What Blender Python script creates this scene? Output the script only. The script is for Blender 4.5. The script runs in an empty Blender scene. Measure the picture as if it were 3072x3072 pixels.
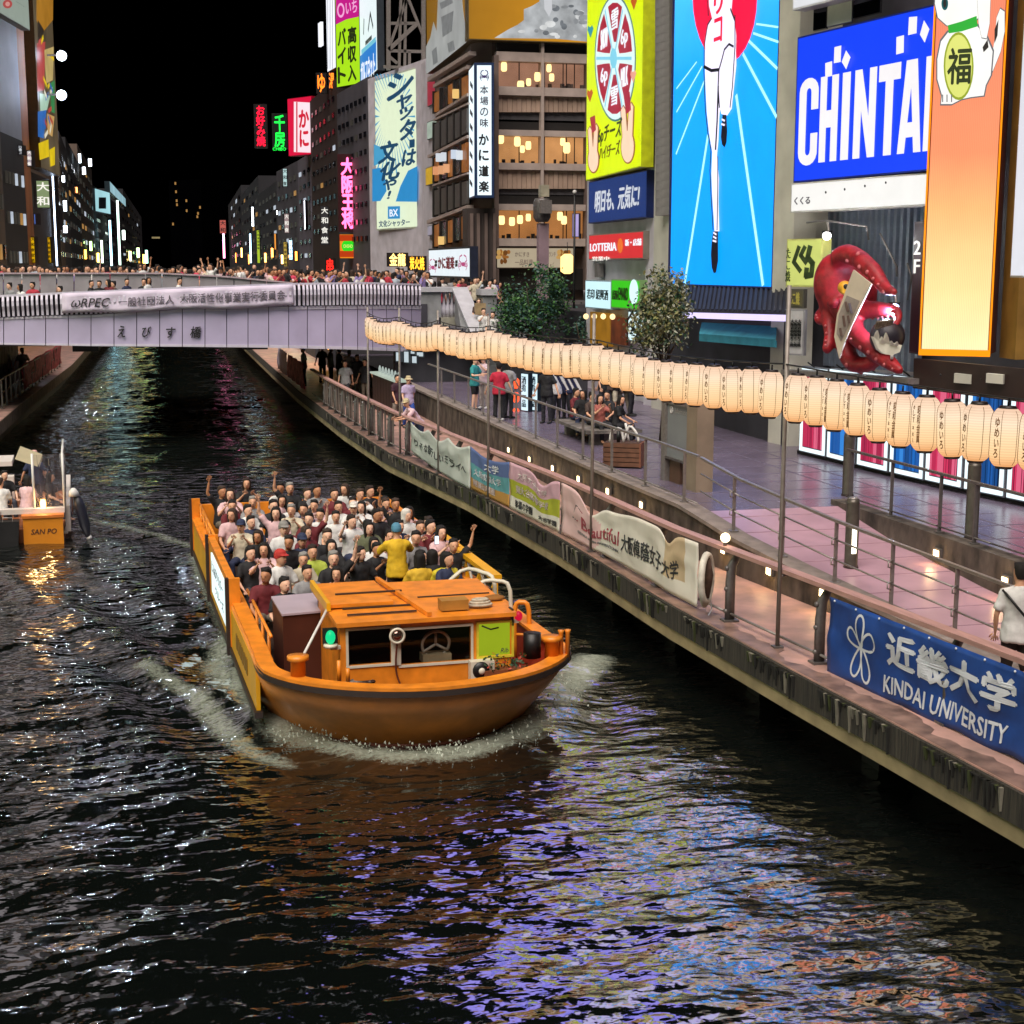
import bpy, bmesh, math, random
from mathutils import Vector, Matrix, Euler
import mathutils.noise as mn
R = math.radians
random.seed(7)
C = bpy.context.scene.collection
SC = bpy.context.scene

# ------------------------------------------------------------------ camera
CAMZ, FPX, CX = 6.6, 4452.0, 1536.0
PITCH, YAW = 9.387, 13.147
cd = bpy.data.cameras.new('camera'); cd.sensor_width = 36; cd.lens = 36*FPX/3072
cd.clip_end = 3000; cd.clip_start = 0.2
cam = bpy.data.objects.new('camera', cd); C.objects.link(cam)
cam.location = (0, 0, CAMZ); cam.rotation_euler = (R(90-PITCH), 0, R(-YAW))
SC.camera = cam
# ------------------------------------------------------------------ night sky, faint city glow, exposure
w = bpy.data.worlds.new('World'); SC.world = w; w.use_nodes = True
nt = w.node_tree; bgn = nt.nodes['Background']
sky = nt.nodes.new('ShaderNodeTexSky'); sky.sky_type = 'NISHITA'; sky.sun_disc = False
SUN_EL, SUN_AZ = 58, 208
sky.sun_elevation = R(-9); sky.sun_rotation = R(SUN_AZ)
nt.links.new(sky.outputs[0], bgn.inputs[0]); bgn.inputs[1].default_value = 0.05
sl = bpy.data.lights.new('sun', 'SUN'); sl.energy = 3.7; sl.angle = R(50); sl.color = (1, .90, .82)
so = bpy.data.objects.new('sun', sl); C.objects.link(so)
so.rotation_euler = (R(90-SUN_EL), 0, R(-28))
SC.view_settings.view_transform = 'Standard'; SC.view_settings.look = 'None'
SC.view_settings.exposure = 0.35; SC.view_settings.gamma = 1; SC.view_settings.use_curve_mapping = False
SC.cycles.use_denoising = True
SC.cycles.max_bounces = 5; SC.cycles.diffuse_bounces = 2; SC.cycles.glossy_bounces = 3
SC.cycles.transmission_bounces = 4; SC.cycles.transparent_max_bounces = 6
SC.cycles.sample_clamp_indirect = 4; SC.cycles.caustics_reflective = False; SC.cycles.caustics_refractive = False

# ------------------------------------------------------------------ survey helpers: a sight line met with a real plane
_th, _ps = R(PITCH), R(YAW)
FW = Vector((math.sin(_ps)*math.cos(_th), math.cos(_ps)*math.cos(_th), -math.sin(_th)))
RT = Vector((math.cos(_ps), -math.sin(_ps), 0)); UP = RT.cross(FW)
EYE = Vector((0, 0, CAMZ))
def ray(u, v): return FW*FPX + RT*(u-CX) + UP*(CX-v)
def G(u, v, z): d = ray(u, v); return EYE + d*((z-CAMZ)/d.z)
YK = 1.0                                                    # distance factor of the block being surveyed
def PY(u, v, y): d = ray(u, v); return EYE + d*(y*YK/d.y)
def PX(u, v, x): d = ray(u, v); return EYE + d*(x/d.x)
def PL(u, v, a, b):
    n = Vector((b[1]-a[1], -(b[0]-a[0]), 0)); d = ray(u, v)
    return EYE + d*(Vector((a[0], a[1], 0))-EYE).dot(n)/d.dot(n)
def interp(tab, y):
    if y <= tab[0][0]: return tab[0][1]
    for (a, p), (b, q) in zip(tab, tab[1:]):
        if y <= b: return p+(q-p)*(y-a)/(b-a)
    return tab[-1][1]

# ------------------------------------------------------------------ materials
def lin(h):
    h = h.lstrip('#'); o = []
    for i in (0, 2, 4):
        c = int(h[i:i+2], 16)/255; o.append(c/12.92 if c < .04045 else ((c+.055)/1.055)**2.4)
    return tuple(o)
_M = {}
def mat(name, hexc, rough=.6, metal=0, es=0, ehex=None, nz=6, amt=.25, bump=0, spec=.5, stretch=None, k=1, two=None):
    """procedural material: base colour varied by noise, optional emission and bump"""
    if name in _M: return _M[name]
    m = bpy.data.materials.new(name); m.use_nodes = True; t = m.node_tree; b = t.nodes['Principled BSDF']
    c = tuple(x*k for x in lin(hexc))
    tc = t.nodes.new('ShaderNodeTexCoord'); mp = t.nodes.new('ShaderNodeMapping')
    if stretch: mp.inputs['Scale'].default_value = stretch
    n = t.nodes.new('ShaderNodeTexNoise'); n.inputs['Scale'].default_value = nz; n.inputs['Detail'].default_value = 5
    t.links.new(tc.outputs['Object'], mp.inputs[0]); t.links.new(mp.outputs[0], n.inputs['Vector'])
    r = t.nodes.new('ShaderNodeValToRGB'); r.color_ramp.elements[0].position = .3; r.color_ramp.elements[1].position = .72
    c2 = tuple(x*k for x in lin(two)) if two else None
    r.color_ramp.elements[0].color = (*(c2 or [x*(1-amt) for x in c]), 1)
    r.color_ramp.elements[1].color = (*[min(1, x*(1+amt*.6)) for x in c], 1)
    t.links.new(n.outputs['Fac'], r.inputs[0])
    b.inputs['Roughness'].default_value = rough; b.inputs['Metallic'].default_value = metal
    b.inputs['Specular IOR Level'].default_value = spec
    if es:
        b.inputs['Base Color'].default_value = (*[x*.05 for x in c], 1); b.inputs['Specular IOR Level'].default_value = .2
        if ehex: 
            e = lin(ehex); r.color_ramp.elements[0].color = (*[x*(1-amt) for x in e], 1); r.color_ramp.elements[1].color = (*e, 1)
        t.links.new(r.outputs[0], b.inputs['Emission Color']); b.inputs['Emission Strength'].default_value = es
    else: t.links.new(r.outputs[0], b.inputs['Base Color'])
    if bump:
        bp = t.nodes.new('ShaderNodeBump'); bp.inputs['Strength'].default_value = bump; bp.inputs['Distance'].default_value = .05
        t.links.new(n.outputs['Fac'], bp.inputs['Height']); t.links.new(bp.outputs[0], b.inputs['Normal'])
    _M[name] = m; return m
def lit(name, hexc, es=1.0, amt=.06, nz=2): return mat(name, hexc, .4, 0, es*.84, hexc, nz, amt)
def screen(name, stops, es=1.0, axis='Z', lo=0, hi=1, pix=0, bands='X'):
    """a lit screen whose content runs through colour stops along one axis of the object, with faint LED rows"""
    m = bpy.data.materials.new(name); m.use_nodes = True; t = m.node_tree; b = t.nodes['Principled BSDF']
    tc = t.nodes.new('ShaderNodeTexCoord'); sx = t.nodes.new('ShaderNodeSeparateXYZ'); t.links.new(tc.outputs['Object'], sx.inputs[0])
    mr = t.nodes.new('ShaderNodeMapRange'); mr.inputs[1].default_value = lo; mr.inputs[2].default_value = hi
    t.links.new(sx.outputs[axis], mr.inputs[0])
    r = t.nodes.new('ShaderNodeValToRGB'); e = r.color_ramp.elements
    while len(e) < len(stops): e.new(.5)
    for el, (p, h) in zip(e, stops): el.position = p; el.color = (*lin(h), 1)
    t.links.new(mr.outputs[0], r.inputs[0])
    n = t.nodes.new('ShaderNodeTexNoise'); n.inputs['Scale'].default_value = 1.2; t.links.new(tc.outputs['Object'], n.inputs['Vector'])
    mx = t.nodes.new('ShaderNodeMapRange'); mx.inputs[3].default_value = .9; mx.inputs[4].default_value = 1.08; t.links.new(n.outputs['Fac'], mx.inputs[0])
    out = mx.outputs[0]
    if pix:
        wv = t.nodes.new('ShaderNodeTexWave'); wv.inputs['Scale'].default_value = pix; wv.bands_direction = bands; t.links.new(tc.outputs['Object'], wv.inputs['Vector'])
        m2 = t.nodes.new('ShaderNodeMapRange'); m2.inputs[3].default_value = .9; m2.inputs[4].default_value = 1.05; t.links.new(wv.outputs['Fac'], m2.inputs[0])
        mm = t.nodes.new('ShaderNodeMath'); mm.operation = 'MULTIPLY'; t.links.new(out, mm.inputs[0]); t.links.new(m2.outputs[0], mm.inputs[1]); out = mm.outputs[0]
    vm = t.nodes.new('ShaderNodeMath'); vm.operation = 'MULTIPLY'; vm.inputs[1].default_value = es*.84; t.links.new(out, vm.inputs[0])
    t.links.new(r.outputs[0], b.inputs['Emission Color']); t.links.new(vm.outputs[0], b.inputs['Emission Strength'])
    b.inputs['Base Color'].default_value = (.004, .004, .004, 1); b.inputs['Roughness'].default_value = .5; b.inputs['Specular IOR Level'].default_value = .15
    return m

# ------------------------------------------------------------------ objects
WM = {}                                                     # world matrix of every root and part
def tag(o, label=None, cat=None, group=None, kind=None):
    if label: o['label'] = label
    if cat: o['category'] = cat
    if group: o['group'] = group
    if kind: o['kind'] = kind
    return o
def thing(name, label, cat, loc=(0, 0, 0), rotz=0, group=None):
    o = bpy.data.objects.new(name, None); C.objects.link(o); o.empty_display_size = .2
    o.location = loc; o.rotation_euler = (0, 0, rotz)
    WM[o] = Matrix.Translation(Vector(loc)) @ Matrix.Rotation(rotz, 4, 'Z')
    return tag(o, label, cat, group)
class MB:
    def __init__(s, xf=None): s.bm = bmesh.new(); s.xf = xf
    def v(s, p): return s.bm.verts.new(s.xf @ Vector(p) if s.xf else p)
    def face(s, pts, mi=0):
        f = s.bm.faces.new([s.v(p) for p in pts]); f.material_index = mi; return s
    def hexa(s, b, t, mi=0):
        """solid between a bottom loop and a top loop of the same length"""
        B = [s.v(p) for p in b]; T = [s.v(p) for p in t]; n = len(B)
        fs = [s.bm.faces.new(B[::-1]), s.bm.faces.new(T)]
        for i in range(n): fs.append(s.bm.faces.new((B[i], B[(i+1) % n], T[(i+1) % n], T[i])))
        for f in fs: f.material_index = mi
        return s
    def box(s, x0, x1, y0, y1, z0, z1, mi=0):
        q = lambda z: [(x0, y0, z), (x1, y0, z), (x1, y1, z), (x0, y1, z)]
        return s.hexa(q(z0), q(z1), mi)
    def bar(s, a, b, w, h=None, mi=0, up=(0, 0, 1)):
        """rectangular bar from a to b"""
        a, b = Vector(a), Vector(b); d = (b-a).normalized(); h = h or w
        u = Vector(up)
        if abs(d.dot(u)) > .95: u = Vector((0, 1, 0))
        x = d.cross(u).normalized()*w/2; y = x.cross(d).normalized()*h/2
        q = lambda p: [p-x-y, p+x-y, p+x+y, p-x+y]
        return s.hexa(q(a), q(b), mi)
    def tube(s, pts, rad, n=8, mi=0, cap=True):
        pts = [Vector(p) for p in pts]; k = len(pts); rad = rad if isinstance(rad, (list, tuple)) else [rad]*k
        rings = []; ref = None
        for i, p in enumerate(pts):
            d = (pts[min(i+1, k-1)]-pts[max(i-1, 0)])
            d = d.normalized() if d.length > 1e-9 else Vector((0, 0, 1))
            if ref is None or abs(ref.dot(d)) > .98:
                ref = Vector((1, 0, 0)) if abs(d.x) < .8 else Vector((0, 1, 0))
            x = d.cross(ref).normalized(); ref = x.cross(d).normalized(); y = ref
            r = rad[i]; rx, ry = r if isinstance(r, (list, tuple)) else (r, r)
            rings.append([s.v(p + x*rx*math.cos(6.28318*j/n) + y*ry*math.sin(6.28318*j/n)) for j in range(n)])
        fs = []
        for a, b in zip(rings, rings[1:]):
            for j in range(n): fs.append(s.bm.faces.new((a[j], a[(j+1) % n], b[(j+1) % n], b[j])))
        if cap: fs += [s.bm.faces.new(rings[0][::-1]), s.bm.faces.new(rings[-1])]
        for f in fs: f.material_index = mi; f.smooth = n > 4
        return s
    def loft(s, secs, n=14, mi=0):
        """stack of horizontal ellipses (x,y,z,rx,ry)"""
        rings = [[s.v((x+rx*math.cos(6.28318*j/n), y+ry*math.sin(6.28318*j/n), z)) for j in range(n)] for x, y, z, rx, ry in secs]
        fs = [s.bm.faces.new(rings[0][::-1]), s.bm.faces.new(rings[-1])]
        for a, b in zip(rings, rings[1:]):
            for j in range(n): fs.append(s.bm.faces.new((a[j], a[(j+1) % n], b[(j+1) % n], b[j])))
        for f in fs: f.material_index = mi; f.smooth = True
        return s
    def ball(s, c, r, nu=10, nv=7, mi=0):
        rx, ry, rz = r if isinstance(r, (list, tuple)) else (r, r, r)
        secs = []
        for i in range(nv):
            a = -math.pi/2+math.pi*(i+.35)/(nv-.3); secs.append((c[0], c[1], c[2]+rz*math.sin(a), rx*math.cos(a), ry*math.cos(a)))
        return s.loft(secs, nu, mi)
    def build(s, name, m, parent=None, smooth=None, world=False, fix=True):
        if fix: bmesh.ops.recalc_face_normals(s.bm, faces=s.bm.faces)
        if world and parent is not None: bmesh.ops.transform(s.bm, matrix=WM[parent].inverted(), verts=s.bm.verts)
        me = bpy.data.meshes.new(name); s.bm.to_mesh(me); s.bm.free()
        for x in (m if isinstance(m, (list, tuple)) else [m]): me.materials.append(x)
        if smooth is not None: me.polygons.foreach_set('use_smooth', [smooth]*len(me.polygons))
        o = bpy.data.objects.new(name, me); C.objects.link(o)
        if parent is not None: o.parent = parent; WM[o] = WM[parent]
        else: WM[o] = Matrix()
        return o
def inst(src, name, parent, loc=(0, 0, 0), rot=(0, 0, 0), scale=(1, 1, 1)):
    o = src.copy(); o.name = name; C.objects.link(o); o.parent = parent
    o.location = loc; o.rotation_euler = rot; o.scale = scale; WM[o] = WM.get(parent, Matrix())
    return o
def copy_tree(o, parent=None):
    c = o.copy(); C.objects.link(c); c.parent = parent
    for ch in list(o.children): copy_tree(ch, c)
    return c
_TX = {}
def glyphs(s, bold=0, shear=0, vert=False):
    """font outlines of a string as vertex and face lists, scaled to a unit box"""
    key = (s, bold, shear, vert)
    if key in _TX: return _TX[key]
    c = bpy.data.curves.new('lettering', 'FONT'); c.body = '\n'.join(s) if vert else s; c.resolution_u = 2; c.shear = shear
    if vert: c.align_x = 'CENTER'; c.space_line = .95
    o = bpy.data.objects.new('lettering', c); C.objects.link(o)
    dg = bpy.context.evaluated_depsgraph_get(); dg.update()
    me = bpy.data.meshes.new_from_object(o.evaluated_get(dg))
    vs = [v.co.copy() for v in me.vertices]; fs = [tuple(p.vertices) for p in me.polygons]
    bpy.data.objects.remove(o); bpy.data.curves.remove(c); bpy.data.meshes.remove(me)
    if vs:
        x0, x1 = min(v.x for v in vs), max(v.x for v in vs); y0, y1 = min(v.y for v in vs), max(v.y for v in vs)
        h0 = (y1-y0)/(len(s) if vert else 1); b_ = bold*.75*(h0 if vert else max(y1-y0, .5)); n0 = len(vs)
        x0 -= b_; x1 += b_; y0 -= b_; y1 += b_; W_, H_ = max(x1-x0, 1e-6), max(y1-y0, 1e-6)   # heavier weight: a few copies of the outline, each a hair in front
        sh_ = [(0, 0)]+([(b_, 0), (-b_, 0), (0, b_), (0, -b_)] if bold else [])
        vs, fs = [((v.x+dx-x0)/W_, (v.y+dy-y0)/H_, k) for k, (dx, dy) in enumerate(sh_) for v in vs], [tuple(i+k*n0 for i in f) for k in range(len(sh_)) for f in fs]; asp = W_/H_
    else: asp = 1
    _TX[key] = (vs, fs, asp); return _TX[key]
def ordn(n): return '%d%s' % (n, 'th' if 10 <= n % 100 <= 20 else {1: 'st', 2: 'nd', 3: 'rd'}.get(n % 10, 'th'))
class Sign:
    """flat vertical panel found from its left and right edges (u, top v, bottom v, distance y)"""
    def __init__(s, name, label, cat, L, Rr, thick=.3, frame='#2a2d33', face=None, group=None, inset=.04, plane=None):
        (uL, tL, bL, yL), (uR, tR, bR, yR) = L, Rr
        a, b = PY(uL, (tL+bL)/2, yL), PY(uR, (tR+bR)/2, yR)
        zt = (PL(uL, tL, a, b).z+PL(uR, tR, a, b).z)/2; zb = (PL(uL, bL, a, b).z+PL(uR, bR, a, b).z)/2
        s.A = Vector((a.x, a.y, zb)); s.r = Vector((b.x-a.x, b.y-a.y, 0)); s.W = s.r.length; s.r.normalize()
        s.H = zt-zb; s.n = Vector((s.r.y, -s.r.x, 0)); s.a, s.b = a, b; s.k = 0
        if s.n.dot(EYE-s.A) < 0: s.n = -s.n
        ang = math.atan2(s.r.y, s.r.x)
        s.o = thing(name, label, cat, s.A, ang, group); s.ny = -1 if (WM[s.o].to_3x3().inverted() @ s.n).y < 0 else 1
        s.inv = WM[s.o].inverted()
        y0, y1 = sorted((0, -s.ny*thick))
        if frame: MB().box(0, s.W, y0, y1, 0, s.H).build('frame', mat('frame'+frame, frame, .4, nz=3), s.o)
        if face:
            i = inset; q = MB(); y = s.ny*.006
            q.box(i, s.W-i, min(y, 0), max(y, 0)+0.0001, i, s.H-i); s.face = q.build('face', face, s.o)
    def p(s, u, v, off=0):
        q = s.inv @ PL(u, v, s.a, s.b); return Vector((q.x, s.ny*off, q.z))
    def poly(s, pts, m, name='panel', off=None, uv=True, d=.006):
        s.k += 1; off = off if off is not None else .008+.003*s.k
        P = [Vector((u, s.ny*off, v)) for u, v in pts] if uv == 'xz' else [s.p(u, v, off) for u, v in pts]
        bm = bmesh.new(); vs = [bm.verts.new(p) for p in P]; f = bm.faces.new(vs)
        e = bmesh.ops.extrude_face_region(bm, geom=[f]); bmesh.ops.translate(bm, vec=(0, s.ny*d, 0), verts=[x for x in e['geom'] if isinstance(x, bmesh.types.BMVert)])
        bmesh.ops.triangulate(bm, faces=bm.faces)
        q = MB(); q.bm.free(); q.bm = bm
        return q.build(name, m, s.o)
    def ell(s, u, v, ru, rv, m, name='disc', n=28, off=None):
        return s.poly([(u+ru*math.cos(6.2832*i/n), v+rv*math.sin(6.2832*i/n)) for i in range(n)], m, name, off)
    def stroke(s, pts, w, m, name='stroke', off=None):
        s.k += 1; off = off if off is not None else .012+.003*s.k
        P = [s.p(u, v, off) for u, v in pts]; q = MB()
        for a, b in zip(P, P[1:]):
            d = (b-a); 
            if d.length < 1e-6: continue
            d.normalize(); x = Vector((-d.z, 0, d.x))*w/2; e = d*w*.3; y = Vector((0, s.ny*.006, 0))
            L = [a-e-x, b+e-x, b+e+x, a-e+x]; q.hexa(L, [p+y for p in L])
        return q.build(name, m, s.o)
    def text(s, st, u0, v0, u1, v1, m, bold=0, shear=0, vert=False, off=None, fit=True, d=.012, name='lettering'):
        """text stretched to the box between two corner sight lines (top left, bottom right)"""
        a, b = s.p(u0, v0), s.p(u1, v1); return s.textl(st, a.x, b.z, b.x-a.x, a.z-b.z, m, bold, shear, vert, off, d, name)
    def textl(s, st, x, z, wd, h, m, bold=0, shear=0, vert=False, off=None, d=.012, name='lettering'):
        s.k += 1; off = off if off is not None else .012+.003*s.k
        vs, fs, asp = glyphs(st, bold, shear, vert); me = bpy.data.meshes.new(name)
        flip = s.ny > 0
        V = [(x+p[0]*wd, s.ny*(off+.002*p[2]), z+p[1]*h) for p in vs]
        n = len(V); V += [(a, b+s.ny*d, c) for a, b, c in V]
        F = [tuple(f) for f in fs] + [tuple(i+n for i in f) for f in fs]
        me.from_pydata(V, [], F); me.materials.append(m)
        o = bpy.data.objects.new(name, me); C.objects.link(o); o.parent = s.o; WM[o] = WM[s.o]; return o
# ================================================================== SETTING: water, quays, terrace, ramp, ground
LIP = [(-40, 9.6), (0, 9.1), (13, 8.36), (18, 7.95), (22, 7.68), (28, 7.5), (35, 7.05), (42.5, 6.2), (51, 5.86), (65, 5.6), (90, 5.57), (160, 5.5)]
RAIL = [(-40, 10.2), (0, 9.7), (13.9, 8.95), (19.1, 8.37), (22.3, 8.0), (28.5, 7.72), (33.3, 7.3), (38.1, 6.9), (43, 6.5), (50, 6.2), (58, 5.95), (90, 5.9), (160, 5.85)]
W1T = [(-40, 12.4), (0, 11.6), (10, 10.9), (17.5, 10.3), (22, 9.75), (26, 9.3), (30, 9.15), (41, 9.05), (57, 8.9), (160, 8.9)]
RZ = [(13, 1.32), (17, 1.38), (20.8, 1.56), (24, 1.8), (26, 2.06)]
LLIP = [(-40, -7.2), (0, -6.8), (30, -6.1), (54, -5.65), (61, -5.55), (85, -4.95), (160, -4.8)]
ZQ, ZT = 1.3, 2.05
lip, railx, w1, rz, llip = (lambda y, T=T: interp(T, y) for T in (LIP, RAIL, W1T, RZ, LLIP))
def on_rail(u, v=1400, tab=RAIL):
    best = None
    for (ya, xa), (yb, xb) in zip(tab, tab[1:]):
        p = PL(u, v, (xa, ya), (xb, yb))
        if ya-1e-4 <= p.y <= yb+1e-4 and p.y > 2: best = p
    return best
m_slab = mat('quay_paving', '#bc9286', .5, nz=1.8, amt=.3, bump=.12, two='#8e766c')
m_conc = mat('weathered_concrete', '#77706a', .85, nz=2.2, amt=.5, bump=.3, two='#3c3834')
m_beam = mat('quay_beam', '#a0906c', .8, nz=2, amt=.35, bump=.2)
m_dark = mat('underside_black', '#100f0e', .7, nz=2)  # near-black colour stands in for the shade beneath the quay
m_pink = mat('ramp_sign_tint', '#b08c9a', .34, nz=1.6, amt=.18, bump=.08)  # pink of the sign light put into the ramp colour
m_terr = mat('terrace_sign_tint', '#6e6476', .27, nz=1.2, amt=.25, bump=.08)  # violet of the blue screen's light put into the terrace colour
m_ground = mat('street_ground', '#4b4a4c', .8, nz=.3)
m_steel = mat('brushed_steel', '#9a9490', .42, .6, nz=12, amt=.2)
m_steel_d = mat('dark_steel', '#6e6a68', .45, .5, nz=10)
m_wood = mat('handrail_cap', '#b98f86', .55, nz=14, amt=.25, stretch=(1, .15, 1))
m_black = mat('black_plastic', '#121214', .45, nz=8)
m_white = mat('white_paint', '#d8d6d2', .5, nz=5, amt=.1)
m_glass = mat('dark_glass', '#0a0c10', .08, nz=2, spec=.8)
m_rust = mat('rusty_bracket', '#6a5048', .7, nz=9, amt=.4)

def fr(a, b, st):
    n = max(1, int(round((b-a)/st))); return [a+(b-a)*i/n for i in range(n+1)]
def strip(name, fl, fg, zf, ys, m, thick=.3, parent=None, kind='structure'):
    """solid floor strip between two plan curves, with height zf(y)"""
    q = MB()
    for y0, y1 in zip(ys, ys[1:]):
        B = [(fl(y0), y0, zf(y0)-thick), (fg(y0), y0, zf(y0)-thick), (fg(y1), y1, zf(y1)-thick), (fl(y1), y1, zf(y1)-thick)]
        q.hexa(B, [(x, y, z+thick) for x, y, z in B])
    bmesh.ops.remove_doubles(q.bm, verts=q.bm.verts, dist=.001)
    seen = {}; s_idx = [v for v in q.bm.verts]; q.bm.verts.index_update()
    for f in list(q.bm.faces):                              # drop the inner walls between segments
        seen.setdefault(tuple(sorted(v.index for v in f.verts)), []).append(f)
    dead = [f for fs in seen.values() if len(fs) > 1 for f in fs]
    bmesh.ops.delete(q.bm, geom=dead, context='FACES_ONLY')
    return tag(q.build(name, m, parent), kind=kind) if kind else q.build(name, m, parent)

# --- boat frame is needed by the water (bow wave)
BOAT = Vector((3.45, 19.0, 0)); BA = -2.75
bx = Matrix.Translation(BOAT) @ Matrix.Rotation(R(-BA), 4, 'Z')
def bl(x, y, z=0): return bx @ Vector((x, y, z))
# --- water
def water():
    ys = [-45, -30, -18, -10, -5, 0, 3, 6, 8]; y = 9.0
    while y < 150: ys.append(y); y *= 1.0072
    ys += [200, 320]
    nx = 168; xs0 = [-10+21.5*i/nx for i in range(nx+1)]
    foam_lines = []
    def fl(pts, wd, a): foam_lines.append(([G(u, v, 0).xy for u, v in pts], wd, a))
    fl([(740, 2010), (790, 2110), (855, 2185), (985, 2235), (1160, 2265), (1300, 2265), (1420, 2248), (1560, 2203), (1640, 2130), (1720, 2040), (1780, 1980)], .5, .85)
    fl([(1000, 2255), (1180, 2285), (1330, 2280), (1500, 2245)], .32, .8)
    fl([(700, 1900), (640, 1990), (700, 2060), (800, 2160)], .42, .68)
    fl([(430, 2000), (500, 2035), (580, 2080), (660, 2170), (740, 2250), (850, 2290)], .32, .68)
    fl([(600, 1930), (520, 1960), (480, 2000)], .3, .45)
    fl([(270, 1560), (380, 1590), (480, 1610), (570, 1640)], .36, .6)
    fl([(1650, 2080), (1720, 2150), (1700, 2220), (1600, 2260)], .5, .3)
    fl([(1740, 2000), (1790, 1900), (1760, 1830)], .4, .36)
    fl([(590, 1660), (620, 1750), (700, 1900), (770, 2030)], .32, .78)
    bm = bmesh.new(); fo = bm.verts.layers.float.new('foam'); rows = []
    for y in ys:
        row = []
        for x in xs0:
            near = 8 < y < 150
            z = f = 0
            if near:
                z = .05*mn.noise((x*.55, y*.95, 1)) + .03*mn.noise((x*1.4, y*2.6, 5)) + .008*mn.noise((x*3.0, y*5.0, 9))
                p = Vector((x, y))
                if y < 60:
                    for pts, wd, a in foam_lines:
                        dm = 9
                        for A, B in zip(pts, pts[1:]):
                            d = B-A; tt = max(0, min(1, (p-A).dot(d)/d.length_squared)); dm = min(dm, (p-A-d*tt).length)
                        if dm < wd*3:
                            g = math.exp(-(dm/wd)**2); f = max(f, a*g)
                            z += .09*a*g*(.6+.8*mn.noise((x*3, y*3, 3))) - .05*a*math.exp(-((dm-1.9*wd)/(wd*.7))**2)
                    lx, ly = (bx.inverted() @ Vector((x, y, 0))).xy          # diverging wake crests off the bow
                    for sgn in (-1, 1):
                        q = sgn*lx-2.0-(ly-2)*.34
                        if ly > 0 and abs(q) < 4: z += .06*math.cos(q*3.4)*math.exp(-q*q*.35)*min(1, ly/3)*(1+.6*mn.noise((x, y, 7)))
            vv = bm.verts.new((x, y, z)); vv[fo] = f; row.append(vv)
        rows.append(row)
    for a, b in zip(rows, rows[1:]):
        for i in range(nx):
            ff = bm.faces.new((a[i], a[i+1], b[i+1], b[i])); ff.smooth = True
    m = bpy.data.materials.new('canal_water'); m.use_nodes = True; t = m.node_tree; b = t.nodes['Principled BSDF']
    b.inputs['Base Color'].default_value = (.004, .0058, .005, 1); b.inputs['Roughness'].default_value = .085; b.inputs['IOR'].default_value = WATER_IOR
    tc = t.nodes.new('ShaderNodeTexCoord')
    def nz(sc, det, stretch):
        mp = t.nodes.new('ShaderNodeMapping'); mp.inputs['Scale'].default_value = stretch; t.links.new(tc.outputs['Object'], mp.inputs[0])
        n = t.nodes.new('ShaderNodeTexNoise'); n.inputs['Scale'].default_value = sc; n.inputs['Detail'].default_value = det; t.links.new(mp.outputs[0], n.inputs['Vector']); return n
    n1, n2 = nz(1.3, 2, (1, 1.8, 1)), nz(4.0, 2, (1, 1.6, 1))
    ad = t.nodes.new('ShaderNodeMath'); ad.operation = 'MULTIPLY_ADD'; ad.inputs[1].default_value = .2
    t.links.new(n2.outputs['Fac'], ad.inputs[0]); t.links.new(n1.outputs['Fac'], ad.inputs[2])
    bp = t.nodes.new('ShaderNodeBump'); bp.inputs['Strength'].default_value = 1; bp.inputs['Distance'].default_value = .10
    t.links.new(ad.outputs[0], bp.inputs['Height']); t.links.new(bp.outputs[0], b.inputs['Normal'])
    at = t.nodes.new('ShaderNodeAttribute'); at.attribute_name = 'foam'
    n3 = nz(14, 9, (1, 1.3, 1)); n3.inputs['Roughness'].default_value = .75
    mt = t.nodes.new('ShaderNodeMath'); mt.operation = 'ADD'; t.links.new(at.outputs['Fac'], mt.inputs[0]); t.links.new(n3.outputs['Fac'], mt.inputs[1])
    mr = t.nodes.new('ShaderNodeMapRange'); mr.inputs[1].default_value = .93; mr.inputs[2].default_value = 1.65; t.links.new(mt.outputs[0], mr.inputs[0])
    fm = t.nodes.new('ShaderNodeBsdfPrincipled'); fm.inputs['Base Color'].default_value = (.42, .47, .38, 1); fm.inputs['Roughness'].default_value = .7
    mx = t.nodes.new('ShaderNodeMixShader'); t.links.new(mr.outputs[0], mx.inputs[0]); t.links.new(b.outputs[0], mx.inputs[1]); t.links.new(fm.outputs[0], mx.inputs[2])
    t.links.new(mx.outputs[0], t.nodes['Material Output'].inputs[0])
    me = bpy.data.meshes.new('canal_water'); bm.to_mesh(me); bm.free(); me.materials.append(m)
    o = bpy.data.objects.new('canal_water', me); C.objects.link(o); tag(o, kind='structure')
WATER_IOR = 5.2
water()
# bow spray: loose drops and curls of white water along the stem (nobody could count them)
q = MB(); rs = random.Random(3)
sp = [G(u, v, 0) for u, v in [(800, 2115), (865, 2180), (990, 2228), (1160, 2258), (1300, 2258), (1420, 2243), (1560, 2200), (1640, 2130), (1700, 2050)]]
for k in range(700):
    i = rs.randrange(len(sp)-1); p = sp[i].lerp(sp[i+1], rs.random()); s = abs(rs.gauss(0, .3)); c = Vector((BOAT.x-.1, 23, 0))
    d = (p-c).normalized(); p = p+d*(s-.1); z = max(0, rs.gauss(.04, .05)*(1-s))+.02; r = rs.uniform(.008, .026)
    a = [Vector((rs.gauss(0, 1), rs.gauss(0, 1), rs.gauss(0, .6))).normalized()*r for _ in range(3)]
    q.hexa([p+Vector((0, 0, z))+x for x in a], [p+Vector((0, 0, z+r*1.2))+x*.4 for x in a])
tag(q.build('bow_spray', mat('spray', '#c9cfc0', .6, nz=20)), kind='stuff')

g = MB(); g.box(-900, 900, -300, 1600, -3.2, -3.0); tag(g.build('ground', m_ground), kind='structure')
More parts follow.
